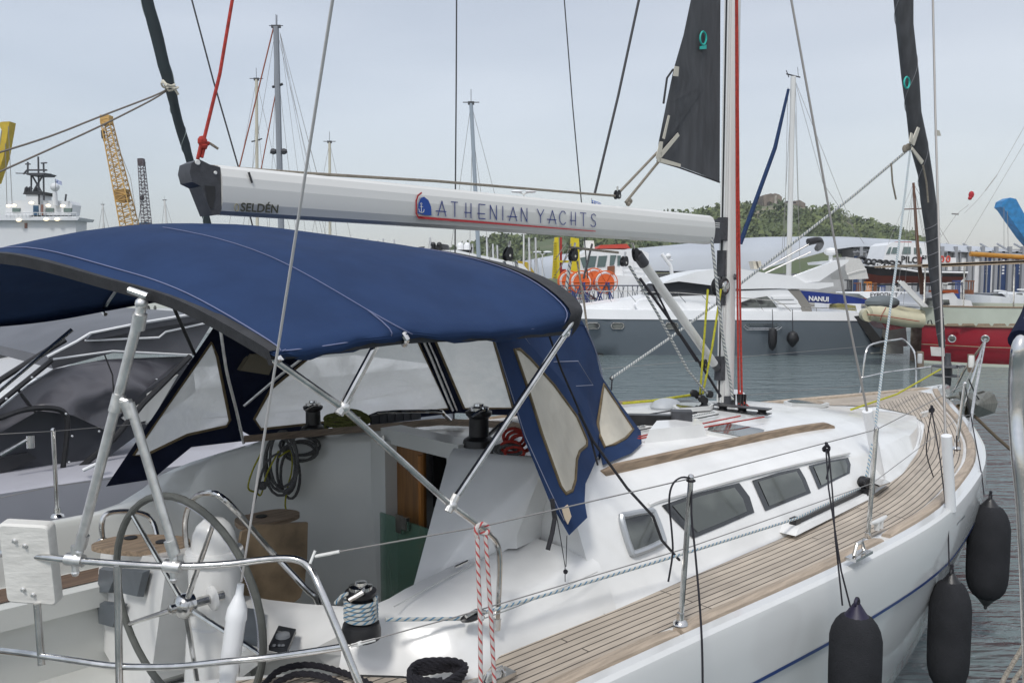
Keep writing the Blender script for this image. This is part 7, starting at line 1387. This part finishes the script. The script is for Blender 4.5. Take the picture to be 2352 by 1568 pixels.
# ================================================================ NEIGHBOUR ON THE PORT SIDE
nb = thing('motor_cruiser', 'dark grey and white motor cruiser with tinted windscreen moored alongside to port', 'motor cruiser', (3, 4.6, 0), 'Y')
lil = mat('lilac_gelcoat', (.40, .40, .44), .25, noise=.08, nscale=2, coat=.3)
dgr = mat('charcoal_gelcoat', (.06, .063, .075), .32, noise=.25, nscale=1.5)
def tintm():
    m = glassm('tinted_screen', (.10, .098, .112), .92, .22); t = m.node_tree; b = t.nodes['Principled BSDF']; L = t.links.new; b.inputs['Coat Weight'].default_value = .1
    c = t.nodes.new('ShaderNodeTexCoord'); w = t.nodes.new('ShaderNodeTexWave'); w.inputs['Scale'].default_value = .7; w.inputs['Distortion'].default_value = 14; w.inputs['Detail'].default_value = 3; w.inputs['Detail Scale'].default_value = .8; w.bands_direction = 'Z'; L(c.outputs['Object'], w.inputs[0])
    bp = t.nodes.new('ShaderNodeBump'); bp.inputs['Strength'].default_value = .9; bp.inputs['Distance'].default_value = .12; L(w.outputs[0], bp.inputs['Height']); L(bp.outputs[0], b.inputs['Normal']); return m
tint = tintm()
def yp(pts, yy, dep, mm2, name, parent=None, th=None):
    P = [Y(q[0], q[1], y=(q[2] if len(q) > 2 else yy)) for q in pts]; m = MB(); m.hexa(P, [p + V(0, dep, 0) for p in P]); return part(name, m, mm2, parent or nb)
h_, d_ = MB(), MB()
m = MB(); rows = []
for i in range(20):
    x = -6 + i * .68; b = 1.9 * (1 if x < 2.5 else max(0.02, 1 - ((x - 2.5) / 4.45) ** 2)); rows.append([V(x, 4.9 - b * .85, -.3), V(x, 4.9 - b * .95, .2), V(x, 4.9 - b, 1.22), V(x, 4.9 - b + .12, 1.30), V(x, 4.9 + b - .12, 1.30), V(x, 4.9 + b, 1.22), V(x, 4.9 + b * .85, -.3)])
m.grid(rows, caps=True); part('hull', m, lil, nb, ang=40)
yp(((-60, 1200), (0, 1172), (140, 1102), (250, 1090), (420, 1010), (540, 960), (560, 1040), (430, 1150), (250, 1200), (-60, 1330)), 3.25, 3.0, lil, 'deck_moulding')
yp(((-60, 960), (0, 935), (85, 941), (163, 952), (237, 986), (320, 905), (420, 838), (441, 835), (450, 900), (260, 1040), (141, 1108), (0, 1172), (-60, 1200)), 3.35, .12, dgr, 'side_panel')
m = MB(); P = YL(((-60, 975, 3.3), (0, 935, 3.3), (60, 885, 3.3), (122, 847, 3.35), (240, 825, 3.5), (437, 817, 3.6), (441, 835, 3.5), (320, 905, 3.38), (237, 986, 3.3), (163, 952, 3.3), (85, 941, 3.3), (0, 990, 3.28))); 
m.hexa([p - V(0, .04, 0) for p in P], [p - V(0, .0, 0) for p in P]); part('windscreen', m, tint, nb)
yp(((109, 819), (176, 786), (207, 767), (330, 742), (467, 719), (494, 732), (470, 770), (441, 817), (259, 810), (122, 847)), 3.45, 2.6, mat('grey_roof', (.10, .102, .115), .45, noise=.25, nscale=2), 'roof')
m = MB(); m.tube(YL(((109, 819, 3.4), (176, 784, 3.4), (207, 765, 3.4), (330, 740, 3.4), (467, 717, 3.4), (494, 730, 3.4))), .010, 6); m.tube(YL(((195, 782, 3.42), (365, 775, 3.42), (380, 762, 3.42), (490, 738, 3.42))), .009, 5); m.tube(YL(((122, 825, 3.42), (259, 806, 3.42), (440, 815, 3.42))), .008, 5); part('roof_edge', m, white, nb)
yp(((200, 778), (215, 764), (440, 726), (470, 722), (440, 740), (360, 752), (230, 778)), 3.40, .04, dgr, 'sunroof')
m = MB()
m.tube(YL(((-60, 930, 3.25), (0, 873, 3.25), (60, 835, 3.25), (120, 798, 3.25), (150, 780, 3.25))), .022, 8)
m.tube(YL(((139, 1112, 3.2), (260, 1010, 3.2), (330, 925, 3.2), (437, 818, 3.3))), .024, 8)
m.tube(YL(((-60, 985, 3.2), (0, 960, 3.2), (60, 940, 3.2), (120, 937, 3.2), (150, 950, 3.2), (155, 985, 3.2), (148, 1050, 3.2), (139, 1112, 3.2))), .02, 8, sm=3)
m.tube(YL(((-20, 940, 3.24), (60, 875, 3.24), (118, 828, 3.28))), .02, 8); part('black_frame', m, blk, nb)
m = MB()
for u, v in ((151, 950), (165, 1001), (227, 990), (158, 1061), (359, 871), (73, 867), (14, 916)): m.ball(Y(u, v, y=3.18), .012, 8)
part('snap_fastener', m, steel, nb)
m = MB(); m.tube(YL(((240, 814, 3.3), (258, 860, 3.28), (262, 905, 3.26))), .006, 5); m.tube(YL(((40, 893, 3.3), (80, 945, 3.28))), .03, 6, flat=.4); part('wiper', m, blk, nb)
m = MB(); m.tube(YL(((0, 1045, 3.1), (60, 1010, 3.1))), .016, 8); m.lathe([(.03, -.05), (.03, .04)], Y(70, 1012, y=3.1), n=12); part('fitting', m, steel, nb)
yp(((-60, 1065), (0, 1052), (65, 1038), (85, 1052), (0, 1090), (-60, 1110)), 3.30, .03, mat('recess_black', (.03, .03, .034), .3), 'side_recess')
yp(((340, 905), (410, 860), (352, 958), (336, 975)), 3.30, .03, mat('pale_window', (.50, .51, .50), .3), 'side_window'); yp(((280, 960), (340, 915), (338, 965), (300, 975)), 3.30, .03, mat('pale_window', (.50, .51, .50), .3), 'side_window')
m = MB(); m.tube([V(p.x, p.y, p.z) for p in YL(((190, 1080, 3.0), (215, 1068, 3.0), (235, 1060, 3.0)))], .014, 8); part('cleat', m, white, nb)
# a further cruiser beyond it: grey glass and white gunwale
o = thing('motor_yacht', 'white yacht with grey glass cabin at the left edge, beyond the charcoal cruiser', 'motor yacht', (3, 10, 0), 'Y')
def yp2(pts, yy, dep, mm2, name): P = [Y(q[0], q[1], y=yy) for q in pts]; m = MB(); m.hexa(P, [p + V(0, dep, 0) for p in P]); return part(name, m, mm2, o)
yp2(((-60, 880), (-60, 830), (0, 828), (180, 790), (300, 742), (300, 780), (130, 850), (0, 900)), 7.5, .5, white, 'hull'); yp2(((-60, 830), (-60, 735), (60, 738), (170, 742), (150, 790), (0, 826)), 7.7, .3, mat('grey_glass', (.075, .08, .085), .5, noise=.3, nscale=1), 'cabin_glass')
m = MB(); m.tube(YL(((54, 735, 7.3), (53, 825, 7.3))), .018, 6); m.tube(YL(((-40, 775, 7.3), (54, 770, 7.3), (170, 768, 7.3))), .012, 6); m.tube(YL(((222, 712, 7.3), (224, 745, 7.3))), .018, 6); m.tube(YL(((-30, 738, 7.3), (60, 735, 7.3))), .01, 5); part('handrail', m, steel, o)
m = MB(); P = [V(x, 9 + yy, z) for x, yy, z in ((-6, -1.4, -.2), (9, -1.4, -.2), (9, 1.4, -.2), (-6, 1.4, -.2))]; m.hexa(P, [V(p.x, p.y, 1.2) for p in P]); part('lower_hull', m, white, o)
# sailing yacht beyond: furled dark headsail, its ropes and shroud
o = thing('sailing_yacht', 'neighbouring sailing yacht showing as a dark furled headsail rising behind the boom end', 'sailing yacht', (4, 6, 0), 'Y', group='sailing boats moored behind')
q = ((328, -40, 27), (343, 20, 26), (362, 90, 26), (376, 150, 27), (392, 205, 23), (408, 275, 21), (425, 330, 20), (438, 375, 18), (455, 430, 17), (476, 510, 17), (510, 640, 16)); P = [Y(u, v, y=6.5) for u, v, w in q]; m = MB(); m.tube(P, [pr(p, w * (1 + .04 * (-1) ** i)) for i, (p, (_, _, w)) in enumerate(zip(P, q))], 14, sm=2); fm = part('furled_headsail', m, mat('dark_green_sailcover', (.018, .030, .036), .75, noise=.3, nscale=3, bump=.5, bscale=6), o)
m = MB(); rs = [pr(p, w) for p, (_, _, w) in zip(P, q)]; spiral(P, rs, 1.5, .005, .02, .35); spiral(P, rs, .45, .004, .4, .8); part('spiral_seam', m, mat('green_thread', (.25, .30, .29), .8), fm)
m = MB(); 
for u, v in ((386, 196), (394, 202)): c = Y(u, v, y=6.3); m.tube([c + V(.07 * cos(a), .08 * sin(a), .02 * cos(a * 2)) for a in [2 * pi * k / 12 for k in range(12)]], .012, 6, close=True)
m.tube(YL(((374, 186, 6.3), (382, 196, 6.2), (400, 202, 6.3))), .018, 6); m.tube(YL(((402, 205, 6.3), (410, 218, 6.3))), .015, 5); part('lashing', m, creamm, o)
m = MB(); m.tube(YL(((385, 205, 6.4), (350, 222, 6.2), (230, 268, 6.0), (110, 315, 5.8), (-40, 362, 5.6))), .010, 5, sm=3); m.tube(YL(((385, 207, 6.4), (345, 232, 6.3), (230, 290, 6.1), (110, 345, 6.0), (-40, 412, 5.8))), .010, 5, sm=3); part('sheet', m, mat('taupe_rope', (.17, .15, .13), .9), o)
m = MB(); m.tube(YL(((430, -40, 6.8), (490, 185, 6.8), (548, 385, 6.8), (590, 560, 6.8))), .011, 5); m.tube(YL(((1049, -40, 7.0), (1048, 200, 7.0), (1046, 450, 7.0), (1045, 640, 7.0))), .013, 5); m.tube(YL(((1293, -40, 6.5), (1315, 240, 6.5), (1336, 470, 6.5), (1350, 640, 6.5))), .011, 5); parts('shroud', m, dwire, o)
m = MB(); m.tube([V(-1, 7.2, 1.1), V(-1.1, 7.2, 17)], .09, 10); part('mast', m, alu, o); P = [V(x, 7.2 + s_, 1.15) for x, s_ in ((-9, -1.2), (-5, -1.5), (0, -1.3), (4.5, 0), (0, 1.3), (-5, 1.5), (-9, 1.2))]; m = MB(); m.hexa([V(p.x, lerp(p.y, 7.2, .3), -.3) for p in P], P); part('hull', m, white, o)
# steel rail of the boat we stand on, right edge, with its rope
o = thing('guard_rail', 'bent steel guard rail with navy sleeve close at the right edge', 'rail', B(2345, 1568, 1.6)); m = MB(); D = 1.5
m.tube([B(2380, 700, D + .1), B(2345, 780, D), B(2335, 850, D), B(2333, 950, D), B(2340, 1050, D - .02), B(2352, 1180, D - .03), B(2362, 1400, D - .05), B(2370, 1700, D - .08)], .0125, 14, sm=5); part('tube', m, steel, o); m = MB(); m.tube([B(2400, 640, D + .12), B(2375, 720, D + .08), B(2344, 782, D)], .021, 14, sm=4); part('sleeve', m, navyd, o)
m = MB(); m.tube([B(2375, 1440, 2.4), B(2340, 1500, 2.3), B(2300, 1570, 2.2), B(2280, 1640, 2.1)], .0065, 8, sm=4); m.tube([B(2390, 1500, 2.3), B(2350, 1535, 2.25), B(2310, 1590, 2.2)], .0065, 8, sm=4); solo('rope', m, brope, 'slack beige rope crossing the bottom right corner over the water', 'rope')
# blue crane and its wires at the right edge
blc = mat('crane_blue', (.02, .22, .50), .5, noise=.35, nscale=2); o = thing('crane', 'bright blue crane jib with ragged head at the right edge above the hall', 'crane', B(2360, 640, 100) - V(0, 0, 1.5))
P = [B(u, v, 100) for u, v in ((2300, 475), (2304, 462), (2320, 454), (2334, 457), (2352, 490), (2420, 580), (2400, 600), (2352, 545), (2320, 500), (2308, 482))]; m = MB(); m.hexa(P, [p + V(0, 1.5, 0) for p in P]); m.tube([B(2410, 590, 100.7), B(2430, 690, 100.7)], .9, 8); part('jib', m, blc, o)
m = MB(); m.tube([B(2306, 475, 100), B(2306, 580, 100)], .03, 4); m.tube([B(2314, 485, 100), B(2316, 580, 100)], .03, 4); part('cable', m, wire, o)
D = 24; st_ = thing('mast_stay', 'thin grey twin stays with a red tell-tale crossing the sky at the right edge', 'rigging', B(2170, 545, D))
m = MB(); m.tube([B(2400, 205, D), B(2318, 400, D)], .001, 3) if False else None
m = MB(); m.tube([B(2390, 225, D), B(2317, 400, D) if False else B(2290, 402, D)], .006, 4); m.tube([B(2290, 402, D), B(2263, 438, D)], .013, 4); m.tube([B(2263, 438, D), B(2247, 458, D), B(2193, 492, D) if False else B(2215, 490, D)], .006, 4); m.tube([B(2186, 491, D), B(2202, 492, D)], .02, 4); m.tube([B(2225, 470, D), B(2197, 492, D), B(2160, 545, D)], .006, 4); m.tube([B(2400, 250, D), B(2236, 525, D), B(2215, 560, D)], .006, 4); part('wire', m, wire, st_)
m = MB(); m.ball(B(2231, 447, D), .08, 8, (1, 1, 1.3)); m.ball(B(2228, 455, D), .06, 8); part('tell_tale', m, mat('flag_red', (.45, .03, .04), .8), st_)

# ================================================================ THIN HARBOUR HAZE
hz_m = bpy.data.materials.new('air'); hz_m.use_nodes = True; t = hz_m.node_tree; t.nodes.clear(); vo = t.nodes.new('ShaderNodeVolumePrincipled'); vo.inputs['Color'].default_value = (.86, .90, .95, 1); vo.inputs['Density'].default_value = .0004; vo.inputs['Anisotropy'].default_value = .2
mo = t.nodes.new('ShaderNodeOutputMaterial'); t.links.new(vo.outputs[0], mo.inputs['Volume'])
m = MB(); m.box((-420, -40, -3), (420, 760, 70)); solo('haze', m, hz_m, 'thin pale harbour haze', 'haze', base=(0, 0, -3), kind='stuff', flat=True)
